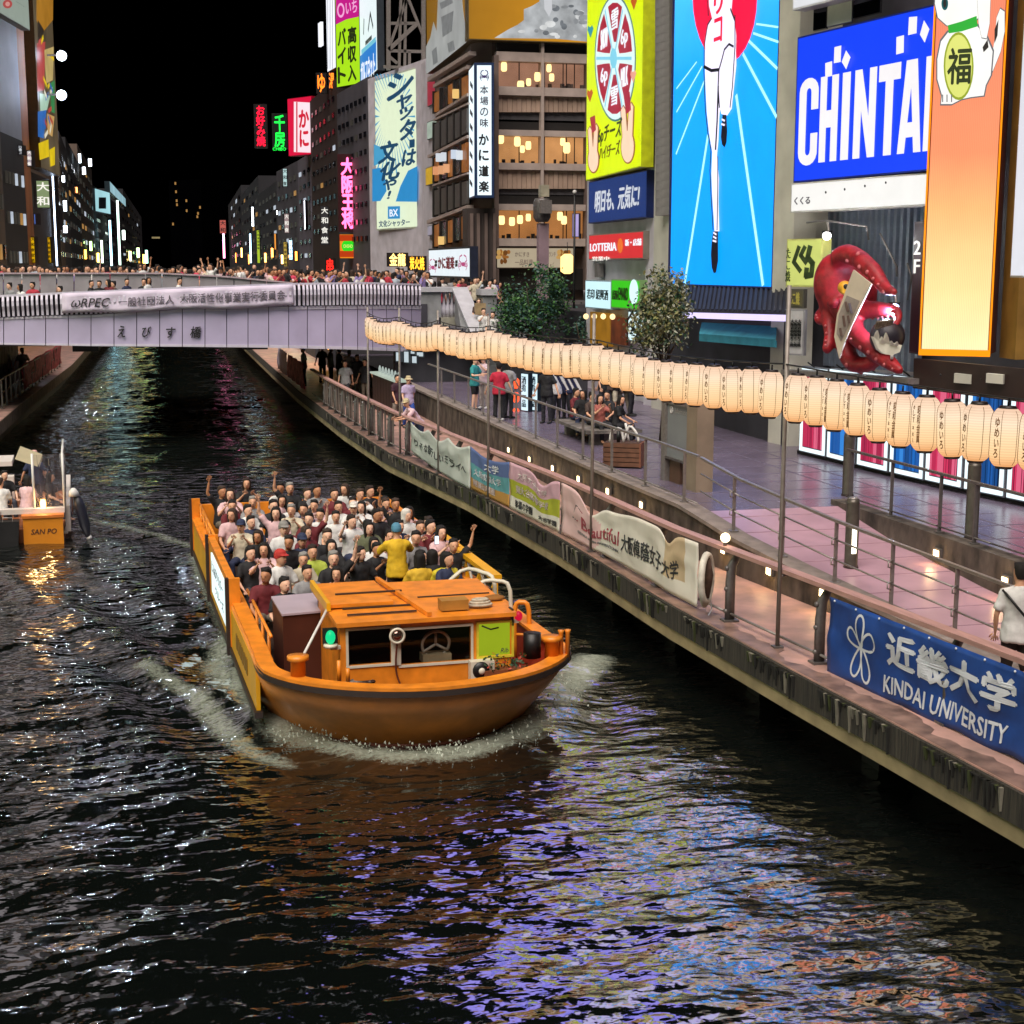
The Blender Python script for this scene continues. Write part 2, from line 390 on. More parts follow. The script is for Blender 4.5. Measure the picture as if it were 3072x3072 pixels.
# --- right quay: slab, edge fringe, beam, piles
YS = [-30, -15, 0, 6, 9, 11, 13, 15.5, 18, 20, 22, 25, 28, 31.5, 35, 38.5, 42.5, 46, 51, 57, 65, 77, 90, 110, 150]
RF = MB()
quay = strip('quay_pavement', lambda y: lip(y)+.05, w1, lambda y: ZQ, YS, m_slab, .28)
m_fringe = mat('algae_stained_edge', '#36322a', .9, nz=4.5, amt=.9, bump=.5, stretch=(7, 7, .3), two='#080706')
strip('quay_edge', lip, lambda y: lip(y)+.3, lambda y: ZQ-.02, YS, m_fringe, .36)
strip('quay_beam', lambda y: lip(y)+.03, lambda y: lip(y)+.42, lambda y: ZQ-.385, YS, m_beam, .2)
q = MB(); rs = random.Random(5)                                # hanging algae tufts under the lip
y = 9.5
while y < 55:
    if mn.noise((y*.9, 0, 3)) < -.12: y += .12; continue
    x = lip(y)-.012; h = min(.33, max(.03, abs(rs.gauss(.1, .1))*(1.3+mn.noise((y*2.2, 3, 1))))); wd = rs.uniform(.012, .04)
    q.hexa([(x-.01, y, ZQ-.06-h), (x+.015, y, ZQ-.06-h), (x+.015, y+wd*.4, ZQ-.06-h), (x-.01, y+wd*.4, ZQ-.06-h)],
           [(x-.03, y-.02, ZQ-.05), (x+.015, y-.02, ZQ-.05), (x+.015, y+wd, ZQ-.05), (x-.03, y+wd, ZQ-.05)], rs.choice([0, 0, 0, 1, 2]))
    y += rs.uniform(.02, .075)*max(1, y/18)
tag(q.build('hanging_algae', [mat('algae_dark', '#12110c', .9, nz=9), mat('algae_pale', '#7c786a', .9, nz=9), mat('algae_green', '#39401c', .9, nz=9)], quay), kind='stuff')
pile0 = None
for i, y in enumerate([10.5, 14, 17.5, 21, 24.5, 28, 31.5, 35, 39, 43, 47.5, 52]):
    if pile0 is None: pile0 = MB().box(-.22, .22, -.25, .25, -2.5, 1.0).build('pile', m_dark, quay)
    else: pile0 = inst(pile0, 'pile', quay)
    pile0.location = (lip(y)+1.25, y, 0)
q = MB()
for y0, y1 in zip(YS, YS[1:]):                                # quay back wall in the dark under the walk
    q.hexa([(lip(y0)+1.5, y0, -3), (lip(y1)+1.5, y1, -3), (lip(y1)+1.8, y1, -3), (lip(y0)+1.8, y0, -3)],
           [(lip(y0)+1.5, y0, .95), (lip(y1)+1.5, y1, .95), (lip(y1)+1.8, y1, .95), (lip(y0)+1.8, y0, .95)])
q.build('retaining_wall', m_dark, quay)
q = MB(); rs = random.Random(15); yy0 = 8.0; wd0 = .3          # damp dirt along the lip: an irregular thin film
while yy0 < 58:
    st = .13; wd1 = max(.08, min(.55, .28+.3*mn.noise((yy0*.8, 1, 2))+.14*mn.noise((yy0*3.5, 4, 2))+rs.gauss(0, .02))); a, b = yy0, yy0+st
    q.hexa([(lip(a)+.06, a, ZQ+.001), (lip(a)+.06+wd0, a, ZQ+.001), (lip(b)+.06+wd1, b, ZQ+.001), (lip(b)+.06, b, ZQ+.001)], [(lip(a)+.06, a, ZQ+.005), (lip(a)+.06+wd0, a, ZQ+.005), (lip(b)+.06+wd1, b, ZQ+.005), (lip(b)+.06, b, ZQ+.005)])
    yy0 = b; wd0 = wd1
tag(q.build('damp_stain', mat('damp_stain', '#8a6e62', .45, nz=3, amt=.5, two='#54423a'), quay), kind='stuff')
# --- wall between lower walk and terrace (W1), ramp, second wall (W2), terrace floor
yn = [y for y in YS if y <= 22]+[24, 26]
q = MB(); yy = sorted(set(YS+[24, 26, 8, 12]))
ztop = lambda y: (rz(y) if y < 26 else ZT)+.1
for y0, y1 in zip(yy, yy[1:]):
    if y1 > 120 or y0 < -15: continue
    q.hexa([(w1(y0), y0, ZQ-.3), (w1(y0)+.28, y0, ZQ-.3), (w1(y1)+.28, y1, ZQ-.3), (w1(y1), y1, ZQ-.3)],
           [(w1(y0), y0, ztop(y0)), (w1(y0)+.28, y0, ztop(y0)), (w1(y1)+.28, y1, ztop(y1)), (w1(y1), y1, ztop(y1))])
m_wall = mat('stained_wall', '#5a524a', .85, nz=3.4, amt=.6, bump=.4, stretch=(1, 1, .6), two='#2a2622')
w1o = tag(q.build('terrace_wall', m_wall), 'long stained concrete wall between the lower quay walk and the terrace', 'wall')
q = MB()
for y0, y1 in zip(yy, yy[1:]):
    if y1 > 60 or y0 < 6: continue
    q.hexa([(w1(y0)-.05, y0, ztop(y0)), (w1(y0)+.34, y0, ztop(y0)), (w1(y1)+.34, y1, ztop(y1)), (w1(y1)-.05, y1, ztop(y1))],
           [(w1(y0)-.05, y0, ztop(y0)+.07), (w1(y0)+.34, y0, ztop(y0)+.07), (w1(y1)+.34, y1, ztop(y1)+.07), (w1(y1)-.05, y1, ztop(y1)+.07)])
q.build('coping', mat('coping_stone', '#8a7f78', .8, nz=4, amt=.3, bump=.2), w1o)
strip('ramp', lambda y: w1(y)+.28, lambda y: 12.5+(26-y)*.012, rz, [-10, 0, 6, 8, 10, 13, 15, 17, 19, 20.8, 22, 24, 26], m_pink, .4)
q = MB(); x2 = lambda y: 12.5+(26-y)*.012
for y0, y1 in zip([-10, 0, 8, 12, 16, 20, 23, 25.5], [0, 8, 12, 16, 20, 23, 25.5, 26.3]):
    q.hexa([(x2(y0), y0, .9), (x2(y0)+.3, y0, .9), (x2(y1)+.3, y1, .9), (x2(y1), y1, .9)],
           [(x2(y0), y0, ZT+.1), (x2(y0)+.3, y0, ZT+.1), (x2(y1)+.3, y1, ZT+.1), (x2(y1), y1, ZT+.1)])
w2o = tag(q.build('ramp_wall', m_wall), 'stained concrete wall along the upper side of the pink ramp', 'wall')
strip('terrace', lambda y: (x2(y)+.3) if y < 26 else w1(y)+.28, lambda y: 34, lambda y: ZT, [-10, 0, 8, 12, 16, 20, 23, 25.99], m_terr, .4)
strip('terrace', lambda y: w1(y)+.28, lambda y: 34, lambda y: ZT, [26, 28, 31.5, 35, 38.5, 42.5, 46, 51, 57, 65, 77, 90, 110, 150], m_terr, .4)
# paving joints of the terrace: shallow proud strips, one family along, one across
q = MB()
for k in range(26):
    y = 15+k*1.2; q.box((x2(y)+.35 if y < 26 else w1(y)+.4), 15, y, y+.03, ZT, ZT+.004)
for x in (13.6, 14.4): q.box(x, x+.03, 15, 46, ZT, ZT+.005)
tag(q.build('paving_joint', mat('paving_joint', '#666072', .7, nz=6), bpy.data.objects['terrace']), kind='stuff')
q = MB()
for k in range(14):
    y = 13.2+k*.95; x0, x1 = w1(y)+.33, x2(y)-.02
    q.hexa([(x0, y, rz(y)+.001), (x1, y, rz(y)+.001), (x1, y+.025, rz(y+.025)+.001), (x0, y+.025, rz(y+.025)+.001)], [(x0, y, rz(y)+.006), (x1, y, rz(y)+.006), (x1, y+.025, rz(y+.025)+.006), (x0, y+.025, rz(y+.025)+.006)])
tag(q.build('paving_joint', mat('paving_joint_pink', '#a0808c', .6, nz=6), bpy.data.objects['ramp']), kind='stuff')
# --- left bank: walk, edge
YL = [-30, 0, 15, 30, 42, 54, 61, 72, 85, 100, 150]
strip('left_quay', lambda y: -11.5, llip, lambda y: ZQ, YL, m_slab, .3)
strip('left_quay_edge', lambda y: llip(y)-.25, lambda y: llip(y)+.02, lambda y: ZQ-.02, YL, mat('left_edge_concrete', '#6a5a48', .9, nz=3, amt=.5, bump=.3), .45)
strip('left_quay_wall', lambda y: llip(y)-1.0, lambda y: llip(y)-.7, lambda y: ZQ-.3, YL, m_dark, 3)
# upper street level behind both banks (bridge deck height)
ZD = 4.95
g = MB(); g.box(-60, -11.5, -40, 900, ZD-4, ZD-.4); tag(g.build('left_street', m_ground), kind='structure')
g = MB(); g.box(16, 90, 64, 900, ZT, ZD); g.box(9.5, 14.5, 78, 900, ZT, ZD); tag(g.build('right_street', m_ground), kind='structure')

# ================================================================== footlights set into the walls (lit in the photo)
m_lamp = lit('footlight_glow', '#ffdca0', 9, 0)
def footlight(p, n, lab, grp):
    t = thing('footlight', lab, 'wall lamp', p, 0, grp)
    MB().box(-.03, .03, -.1, .1, -.07, .09).build('housing', m_steel_d, t)
    MB().box(-.045, -.0305, -.075, .075, -.05, .06).build('lamp_glass', m_lamp, t)
    ld = bpy.data.lights.new('footlight_glow', 'POINT'); ld.energy = 2.5; ld.color = (1, .62, .25); ld.shadow_soft_size = .06
    lo = bpy.data.objects.new('glow', ld); C.objects.link(lo); lo.parent = t; lo.location = (-.14, 0, -.04)
words = ['first', 'second', 'third', 'fourth', 'fifth', 'sixth', 'seventh', 'eighth', 'ninth', 'tenth']
for i, (u, v) in enumerate([(1532, 1350), (1595, 1378), (1665, 1405), (1743, 1437), (1831, 1474), (1932, 1515), (2178, 1650), (2316, 1714), (2477, 1780)]):
    p = on_rail(u, v, W1T)
    footlight((p.x-.03, p.y, p.z), 0, '%s amber footlight from the bridge, in the wall above the quay walk' % words[i], 'footlights in the terrace wall')
for i, (u, v) in enumerate([(2816, 1661), (3018, 1744)]):
    p = PX(u, v, 12.53); footlight((x2(p.y)-.03, p.y, p.z), 0, ['amber footlight in the ramp wall, left of the white shirt', 'amber footlight in the ramp wall touching the near person\'s shoulder'][i], 'footlights in the ramp wall')

# ================================================================== railings
def post_rail(name, lab, pts, h, rails, spacing_posts, parent_m=m_steel, cap=.06, group=None, foot=True, hooks=False, capm=None):
    """a railing along a plan polyline: one thing > each post, handrail, rails"""
    t = thing(name, lab, 'railing', pts[0], 0, group); o = Vector(pts[0])
    q = MB()
    for a, b in zip(pts, pts[1:]):
        a, b = Vector(a)-o, Vector(b)-o; q.bar(a+Vector((0, 0, h)), b+Vector((0, 0, h)), cap, cap*.7)
    q.build('handrail', capm or parent_m, t)
    for z in rails:
        q = MB()
        for a, b in zip(pts, pts[1:]): q.tube([Vector(a)-o+Vector((0, 0, z)), Vector(b)-o+Vector((0, 0, z))], .016, 5)
        q.build('rail', parent_m, t)
    src = None
    for p in spacing_posts:
        if src is None:
            q = MB(); q.bar((0, 0, 0), (0, 0, h-cap*.3), .055, .03)
            if foot: q.box(-.07, .07, -.07, .07, 0, .02)
            if hooks:
                for z in rails: q.tube([(.02, 0, z+.05), (-.1, -.06, z+.02), (-.1, -.06, z-.05), (0, 0, z-.08)], .012, 5)
            src = q.build('post', parent_m, t); src.location = Vector(p)-o
        else: inst(src, 'post', t, Vector(p)-o)
    return t
def along(tab, y0, y1, st, z, dx=0):
    return [(interp(tab, y)+dx, y, z(y) if callable(z) else z) for y in fr(y0, y1, st)]
# quay railing with a wide reddish cap; heavy bent posts
qr = thing('quay_railing', 'long quay railing with a wide reddish cap along the water edge on the right', 'railing', (8, 20, ZQ)); o = Vector((8, 20, ZQ))
ln = along(RAIL, 10.5, 62, 1.7, ZQ)
q = MB()
for a, b in zip(ln, ln[1:]): q.bar(Vector(a)-o+Vector((0, 0, 1.1)), Vector(b)-o+Vector((0, 0, 1.1)), .17, .06)
q.build('handrail', m_wood, qr)
for z in (.12,):
    q = MB()
    for a, b in zip(ln, ln[1:]): q.tube([Vector(a)-o+Vector((0, 0, z)), Vector(b)-o+Vector((0, 0, z))], .022, 6)
    q.build('rail', m_steel, qr)
pst = None
for y in [11.3, 13.2, 15.2, 18.05, 20.6, 23.2, 25.8, 28.4, 31, 33.6, 36.2, 38.8, 41.4, 43.7, 45.2, 46.7, 48.2, 49.7, 51.2, 52.7, 54.2, 55.7, 57.2]:
    p = Vector((railx(y), y, ZQ))-o
    if pst is None:
        q = MB(); q.box(-.12, .12, -.1, .1, 0, .03)
        q.tube([(.0, 0, 0), (.0, 0, .62), (.02, 0, .86), (.1, 0, 1.0), (.14, 0, 1.06)], [(.045, .08), (.045, .08), (.045, .075), (.045, .06), (.03, .05)], 8)
        for z in (.16, .5, .82): q.ball((-.06, 0, z), .04, 8, 5)
        pst = q.build('post', m_steel_d, qr); pst.location = p
    else: inst(pst, 'post', qr, p)
# upright bars near the bridge
bar0 = None
for y in fr(43.2, 57.2, .62):
    p = Vector((railx(y), y, ZQ))-o
    if bar0 is None: bar0 = MB().bar((0, 0, .12), (0, 0, 1.07), .05, .09).build('baluster', mat('rail_slat', '#6f665e', .6, nz=6), qr); bar0.location = p
    else: inst(bar0, 'baluster', qr, p)
# ramp railing on the first wall
rp = [G(2300, 1600, 2.25), G(2419, 1661, 2.12), G(2535, 1733, 1.98), G(2713, 1808, 1.86), G(2877, 1897, 1.72)]
def w1p(y): return (w1(y)+.16, y, ztop(y)+.07)
ypost = [10, 11.6, 13.2, 14.8, 16.4, 17.9, 19.4, 20.9, 22.5, 24.2]
post_rail('ramp_railing', 'steel railing with two dark lower rails along the wall below the pink ramp', [w1p(y) for y in fr(9, 25.5, 1.5)], .98, (.36, .68), [w1p(y) for y in ypost], hooks=True)
yp = [26.2, 28.3, 30.4, 32.6, 34.8, 36.9, 39, 41, 43.1, 45.2, 47.4, 49.6]
post_rail('terrace_railing', 'steel railing on top of the stained wall in front of the information board', [w1p(y) for y in fr(25.6, 52, 1.9)], .98, (.1,), [w1p(y) for y in yp])
u2p = lambda y: (x2(y)+.16, y, ZT+.1)
post_rail('upper_railing', 'thin dark railing along the terrace edge in front of the striped red and blue panels', [u2p(y) for y in fr(9, 26, 1.7)], 1.0, (.1,), [u2p(y) for y in (12.5, 14.6, 16.9, 19.3, 21.4, 22.5, 24.2, 25.8)], m_steel_d)
# bollard lights
def bollard(p, h, lab, on):
    t = thing('bollard_light', lab, 'bollard light', p, 0, 'round steel bollards on the terrace')
    MB().loft([(0, 0, 0, .13, .13), (0, 0, .05, .11, .11), (0, 0, h-.06, .11, .11), (0, 0, h, .1, .1)], 14).build('shaft', mat('bollard_steel', '#5d5750', .4, .5, nz=8), t)
    if on: MB().box(-.045, .03, -.118, -.1, .25, h-.45).build('lamp_slot', lit('bollard_slot', '#fff0d0', 4, 0), t)
    MB().loft([(0, 0, h, .1, .1), (0, 0, h+.03, .06, .06)], 12).build('cap', m_steel, t)
p = G(2535, 1715, 1.6); bollard((p.x+.1, p.y, rz(p.y)), 1.15, 'round steel bollard with a tall glowing slot beside the ramp railing', True)
p = G(2515, 1480, 2.1); bollard((p.x+.2, p.y, ZT), 1.25, 'unlit round steel bollard at the left end of the upper railing', False)
p = G(2890, 1600, 2.15); bollard((p.x+.15, p.y, ZT), 1.3, 'unlit round steel bollard in the middle of the upper railing', False)
# left bank railing
lr = [(llip(y)-.45, y, ZQ) for y in fr(46, 84, 2)]
post_rail('left_quay_railing', 'thin steel railing along the left bank below the bridge end', lr, 1.1, (.1, .6), [(llip(y)-.45, y, ZQ) for y in fr(47, 83, 1.5)], m_steel_d)
# ================================================================== BRIDGE
def brY(x):                                                 # plan of the bowed near face
    return 57.2-.9*math.cos(max(-1.6, min(1.6, (x-2)/9.5*1.4))) if x < 5 else 56.5+((x-5)/8)**2*5.5
def onbridge(u, v, dy=0):
    y = 57
    for _ in range(12):
        p = PY(u, v, y+dy); y = .5*y+.5*brY(p.x)
    return PY(u, v, y+dy)
m_bp = mat('bridge_panel', '#b6acca', .55, nz=1.2, amt=.1)
m_bs = mat('bridge_seam', '#3c3a46', .7, nz=5)
m_bt = mat('bridge_trim', '#c8c2d2', .5, nz=4, amt=.1)
bridge = thing('bridge', 'wide pale bridge across the canal with panelled girder and curved white balusters', 'bridge', (0, 57, 0))
TOP = [(-160, 968), (11, 953), (137, 948), (273, 945), (342, 941), (410, 936), (547, 928), (680, 924), (806, 921), (922, 919), (1073, 917), (1165, 917), (1262, 918)]
BOT = [(-160, 1028), (11, 1034), (273, 1038), (547, 1040), (806, 1043), (1073, 1049), (1262, 1056)]
seam = [-120, -54, 11, 73, 137, 205, 273, 342, 410, 479, 547, 615, 680, 744, 806, 866, 922, 976, 1028, 1073, 1118, 1160, 1200, 1235, 1264]
tp = lambda u: interp(TOP, u); bt = lambda u: interp(BOT, u)
for a, b in zip(seam, seam[1:]):
    P = [onbridge(a, bt(a)), onbridge(b, bt(b)), onbridge(b, tp(b)), onbridge(a, tp(a))]
    d = (P[1]-P[0]).normalized()*.014; n = Vector((0, .25, 0))
    P = [P[0]+d, P[1]-d, P[2]-d, P[3]+d]
    MB().hexa(P, [p+n for p in P]).build('girder_panel', m_bp, bridge, world=True)
    for lo, hi, nm in ((.0, .07, 'trim_strip'), (.93, 1.0, 'trim_strip')):
        A, B = P[0].lerp(P[3], lo), P[1].lerp(P[2], lo); D, E = P[0].lerp(P[3], hi), P[1].lerp(P[2], hi); o = Vector((0, -.035, 0))
        MB().hexa([A+o, B+o, E+o, D+o], [A, B, E, D]).build('trim_strip', m_bt, bridge, world=True)
q = MB()
for a, b in zip(seam, seam[1:]):                              # girder core and deck underside behind the panels
    P = [onbridge(a, bt(a)-4), onbridge(b, bt(b)-4), onbridge(b, tp(b)), onbridge(a, tp(a))]; q.hexa([p+Vector((0, .12, 0)) for p in P], [p+Vector((0, .8, .0)) for p in P])
q.build('girder_core', m_bs, bridge, world=True)
MB().box(-16, 13.6, 57.9, 74, 3.7, 4.2).build('deck', mat('deck_concrete', '#55535a', .8, nz=1), bridge, world=True)
MB().box(-16, 16, 61.6, 76, 4.2, ZD).build('upper_deck', mat('deck_paving', '#77747c', .7, nz=1), bridge, world=True)
MB().box(-16, -6.8, 59, 75, -3, 3.69).build('abutment', m_conc, bridge, world=True)
for x in (-3.0, 3.6): MB().box(x-.5, x+.5, 61, 73, 3.3, 3.69).build('crossbeam', m_dark, bridge, world=True)
# curved balusters along the near face
PT = [(-160, 892), (0, 885), (194, 876), (512, 862), (874, 849), (1100, 846), (1262, 851)]
pt_ = lambda u: interp(PT, u)
us = []; u = -60
while u < 1262: us.append(u); u += 14.5 if u < 700 else (13.5 if u < 900 else 11.2)
bal = None
for u in us:
    p0, p1 = onbridge(u, tp(u)-3, -.05), onbridge(u, pt_(u)+4, -.05); h = p1.z-p0.z
    if bal is None:
        q = MB(); S = [(0, 0), (-.02, .25), (-.10, .5), (-.08, .75), (.06, 1)]
        pr = [(-.03+0*0, y, z) for y, z in S]
        for (ya, za), (yb, zb) in zip(S, S[1:]):
            q.hexa([(-.04, ya-.09, za), (.04, ya-.09, za), (.04, ya+.09, za), (-.04, ya+.09, za)], [(-.04, yb-.09, zb), (.04, yb-.09, zb), (.04, yb+.09, zb), (-.04, yb+.09, zb)])
        bal = q.build('baluster', m_bt, bridge)
    else: bal = inst(bal, 'baluster', bridge)
    bal.location = p0-Vector((0, 57, 0)); bal.scale = (1, 1, h)
q = MB(); q2 = MB()
for a, b in zip(us, us[1:]):
    A, B = onbridge(a, pt_(a)+3), onbridge(b, pt_(b)+3); q.bar(A, B, .2, .07)
    A, B = onbridge(a, tp(a)-2, .12), onbridge(b, tp(b)-2, .12); D, E = onbridge(a, pt_(a)+8, .12), onbridge(b, pt_(b)+8, .12); n = Vector((0, .05, 0))
    q2.hexa([A, B, E, D], [A+n, B+n, E+n, D+n])
q.build('handrail', m_bt, bridge, world=True); q2.build('backing_screen', mat('baluster_screen', '#23222a', .6, nz=4), bridge, world=True)
# back parapet of pale panels between the lower walk and the deck
BP = [(-60, 822), (0, 820), (484, 820), (683, 830), (877, 849), (1000, 851)]
bs = [-60, 10, 65, 120, 170, 222, 275, 330, 384, 436, 486, 545, 598, 650, 702, 752, 800, 877]
for a, b in zip(bs, bs[1:]):
    P = [PY(a, 905, 61.3), PY(b, 905, 61.3), PY(b, interp(BP, b), 61.3), PY(a, interp(BP, a), 61.3)]; d = Vector((.02, 0, 0)); n = Vector((0, .12, 0))
    P = [P[0]+d, P[1]-d, P[2]-d, P[3]+d]
    MB().hexa(P, [p+n for p in P]).build('parapet_panel', mat('parapet_panel', '#a09a9e', .35, nz=1.5, amt=.2), bridge, world=True)
q = MB()
for a, b in zip(bs, bs[1:]): q.bar(PY(a, interp(BP, a), 61.3), PY(b, interp(BP, b), 61.3), .16, .06)
q.build('parapet_cap', mat('parapet_cap', '#b9a5ac', .5, nz=4), bridge, world=True)
# name of the bridge on the girder, one character per panel
def bridge_text(st, u0, v0, u1, v1, m, bold=0, shear=0, off=-.05, parent=None):
    vs, fs, asp = glyphs(st, bold, shear); me = bpy.data.meshes.new('lettering')
    V = []
    for x, y, k in vs: V.append(onbridge(u0+(u1-u0)*x, (v1+(v0-v1)*y) if not callable(v0) else v0(u0+(u1-u0)*x, y), off-.003*k))
    n = len(V); V += [p+Vector((0, -.012, 0)) for p in V]; V = [WM[parent].inverted() @ p for p in V]
    me.from_pydata(V, [], [tuple(f) for f in fs]+[tuple(i+n for i in f) for f in fs]); me.materials.append(m)
    o = bpy.data.objects.new('lettering', me); C.objects.link(o); o.parent = parent
m_ink = mat('black_ink', '#1b1a1e', .6, nz=10)
for ch, u0, u1, v0, v1 in (('え', 352, 376, 977, 1012), ('び', 426, 454, 979, 1012), ('す', 498, 527, 981, 1014), ('橋', 570, 604, 979, 1014)):
    bridge_text(ch, u0, v0, u1, v1, m_ink, .025, .15, parent=bridge)
# banner tied along the balusters
bn = tag(thing('bridge_banner', 'long white cloth banner with grey lettering tied along the bridge balusters', 'banner', onbridge(190, 930)))
bn['label'] = 'long white cloth banner with grey lettering tied along the bridge balusters'; bn['category'] = 'banner'
q = MB(); N = 40
btop = lambda u: 880+(853-880)*(u-186)/(880-186); bbot = lambda u: 941+(918-941)*(u-186)/(880-186)+2.5*math.sin(u*.02)
for i in range(N):
    a, b = 186+694*i/N, 186+694*(i+1)/N
    rows = []
    for u in (a, b): rows.append([onbridge(u, btop(u)+(bbot(u)-btop(u))*k/5, -.22-.03*math.sin(u*.06+k)-(.05 if k == 4 else 0)) for k in range(6)])
    for k in range(5): q.face([rows[0][k], rows[1][k], rows[1][k+1], rows[0][k+1]])
bmesh.ops.remove_doubles(q.bm, verts=q.bm.verts, dist=.002)
m_cloth = mat('white_cloth', '#d4c8dc', .8, nz=2, amt=.08)
ob = q.build('cloth', m_cloth, bn, smooth=True, world=True); md = ob.modifiers.new('thick', 'SOLIDIFY'); md.thickness = .012
def bant(x0, x1, t0, t1):
    return lambda uu, y: (btop(uu)+(bbot(uu)-btop(uu))*(t1+(t0-t1)*y))
m_gink = mat('grey_ink', '#5d5660', .7, nz=8)
for st, u0, u1, t0, t1, bd, sh in (('ωRPEC', 213, 330, .3, .74, .02, .25), ('一般社団法人', 355, 522, .3, .72, .008, 0), ('大阪活性化事業実行委員会', 540, 855, .26, .7, .008, 0)):
    bridge_text(st, u0, bant(u0, u1, t0, t1), u1, None, mat('dark_ink', '#2d2a30', .7) if st[0] == 'ω' else m_gink, bd, sh, -.29, parent=bn)
# pier block, balusters and stair parapet at the right end
pe = thing('bridge_stair', 'grey stone stair parapet with white balusters at the right end of the bridge', 'stair', (12, 60, 0))
m_st = mat('stair_stone', '#8b8d90', .7, nz=3, amt=.25); m_st2 = mat('stair_stone_pale', '#b6b6bd', .6, nz=3, amt=.15)
yb = 60.5
def blk(nm, u0, u1, v0, v1, y, dp, m):
    a, b = PY(u0, v1, y), PY(u1, v0, y); return MB().box(a.x, b.x, y, y+dp, a.z, b.z).build(nm, m, pe, world=True)
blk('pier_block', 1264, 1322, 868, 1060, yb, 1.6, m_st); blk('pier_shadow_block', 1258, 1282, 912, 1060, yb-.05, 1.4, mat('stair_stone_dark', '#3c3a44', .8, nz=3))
blk('cap_stone', 1258, 1378, 862, 876, yb-.12, 1.8, m_st2); blk('low_wall', 1316, 1372, 952, 1060, yb, .5, mat('stair_stone_buff', '#9b998a', .7, nz=3))
sb = None
for u in (1320, 1332, 1344, 1356, 1368):
    a, b = PY(u, 952, yb+.2), PY(u, 876, yb+.2)
    if sb is None: sb = MB().loft([(0, 0, 0, .09, .09), (0, 0, .3, .13, .13), (0, 0, .55, .06, .06), (0, 0, .85, .05, .05), (0, 0, 1, .09, .09)], 8).build('baluster', mat('white_baluster', '#c9c6d2', .5, nz=5), pe)
    else: sb = inst(sb, 'baluster', pe)
    sb.location = a-Vector((12, 60, 0)); sb.scale = (1, 1, b.z-a.z)
a, b = PY(1364, 868, yb), PY(1424, 1012, yb-3.5); d, e = PY(1364, 960, yb), PY(1395, 1062, yb-3.5)
n = Vector((.45, .1, 0)); MB().hexa([d, e, b, a], [d+n, e+n, b+n, a+n]).build('stair_parapet', m_st, pe, world=True)
MB().bar(a+Vector((.2, 0, .04)), b+Vector((.2, 0, .04)), .65, .12).build('parapet_coping', m_st2, pe, world=True)
blk('end_block', 1448, 1490, 876, 990, yb-1, 1.4, m_st); blk('cap_stone', 1444, 1492, 868, 886, yb-1.1, 1.6, m_st2)
for k in range(10):
    y = yb+1.2-k*.45; z = ZD-.25-k*.25
    p, r_ = PY(1385+k*4, 900, y), PY(1500, 900, y); MB().box(p.x+.4, r_.x+1, y-.45, y, z-.9, z).build('step', m_st, pe, world=True)
# pink and white cloths on the rails below the bridge
def cloth_on(name, lab, a, b, z0, z1, m, cat='banner', wav=.05, group=None):
    t = thing(name, lab, cat, (a[0], a[1], z0), 0, group); A, B = Vector((a[0], a[1], 0)), Vector((b[0], b[1], 0)); n = (B-A).normalized(); n = Vector((n.y, -n.x, 0)); n = n if n.x < 0 else -n
    q = MB(); N = 14; g = []
    for i in range(N+1):
        g.append([A.lerp(B, i/N)+n*(wav*math.sin(i*1.7+k*1.1)+.04)+Vector((0, 0, z1+(z0-z1)*k/4)) for k in range(5)])
    for i in range(N):
        for k in range(4): q.face([g[i][k], g[i+1][k], g[i+1][k+1], g[i][k+1]])
    bmesh.ops.remove_doubles(q.bm, verts=q.bm.verts, dist=.001)
    ob = q.build('cloth', m, t, smooth=True, world=True); ob.modifiers.new('thick', 'SOLIDIFY').thickness = .01; return t
m_pinkc = mat('pink_print_cloth', '#b8525c', .8, nz=5, amt=.6, two='#7a2530')
cloth_on('railing_cloth', 'faded red printed cloth hung on the left bank railing by the bridge', (llip(66)-.4, 66), (llip(84)-.4, 84), 1.45, 2.5, m_pinkc)
cloth_on('railing_cloth', 'red printed cloth on the right bank railing under the bridge', (5.85, 64), (5.8, 72), 1.4, 2.5, m_pinkc)
cloth_on('railing_cloth', 'pale cloth at the far end of the right bank railing under the bridge', (5.8, 72.3), (5.78, 78), 1.4, 2.5, m_cloth)
YK = 1.085
# ================================================================== BUILDINGS AND SIGNS ON THE RIGHT BANK
def shell(name, lab, a, b, z0, z1, depth, m, cat='building'):
    """building block behind a facade line a-b (plan points, image left to right)"""
    a, b = Vector((a[0], a[1], 0)), Vector((b[0], b[1], 0)); n = (b-a).normalized(); n = Vector((n.y, -n.x, 0))
    if n.dot(Vector((0, 0, 0))-a) > 0: n = -n
    t = thing(name, lab, cat, (a.x, a.y, z0)); d = n*depth
    P = [a, b, b+d, a+d]
    MB().hexa([p+Vector((0, 0, z0)) for p in P], [p+Vector((0, 0, z1)) for p in P]).build('wall', m, t, world=True); return t
def P2(u, y, v=800): p = PY(u, v, y); return (p.x, p.y)
m_gw = mat('grey_render', '#c8c4cc', .7, nz=1.2, amt=.2); m_gd = mat('dark_render', '#34343a', .7, nz=1.5, amt=.3); m_bei = mat('beige_render', '#d0cec0', .7, nz=1, amt=.2)
blk_ = lit  # alias
WHT = lit('sign_white', '#f0f6ff', 1.0); CRM = lit('sign_cream', '#f6f2e8', 1.0); BLK = mat('sign_black', '#14151a', .5, nz=9)
DKG = mat('sign_dark_green', '#2a3a10', .5, nz=9); NAV = mat('sign_navy', '#10204e', .5, nz=9); RED = lit('sign_red', '#d2213a', 1.0)

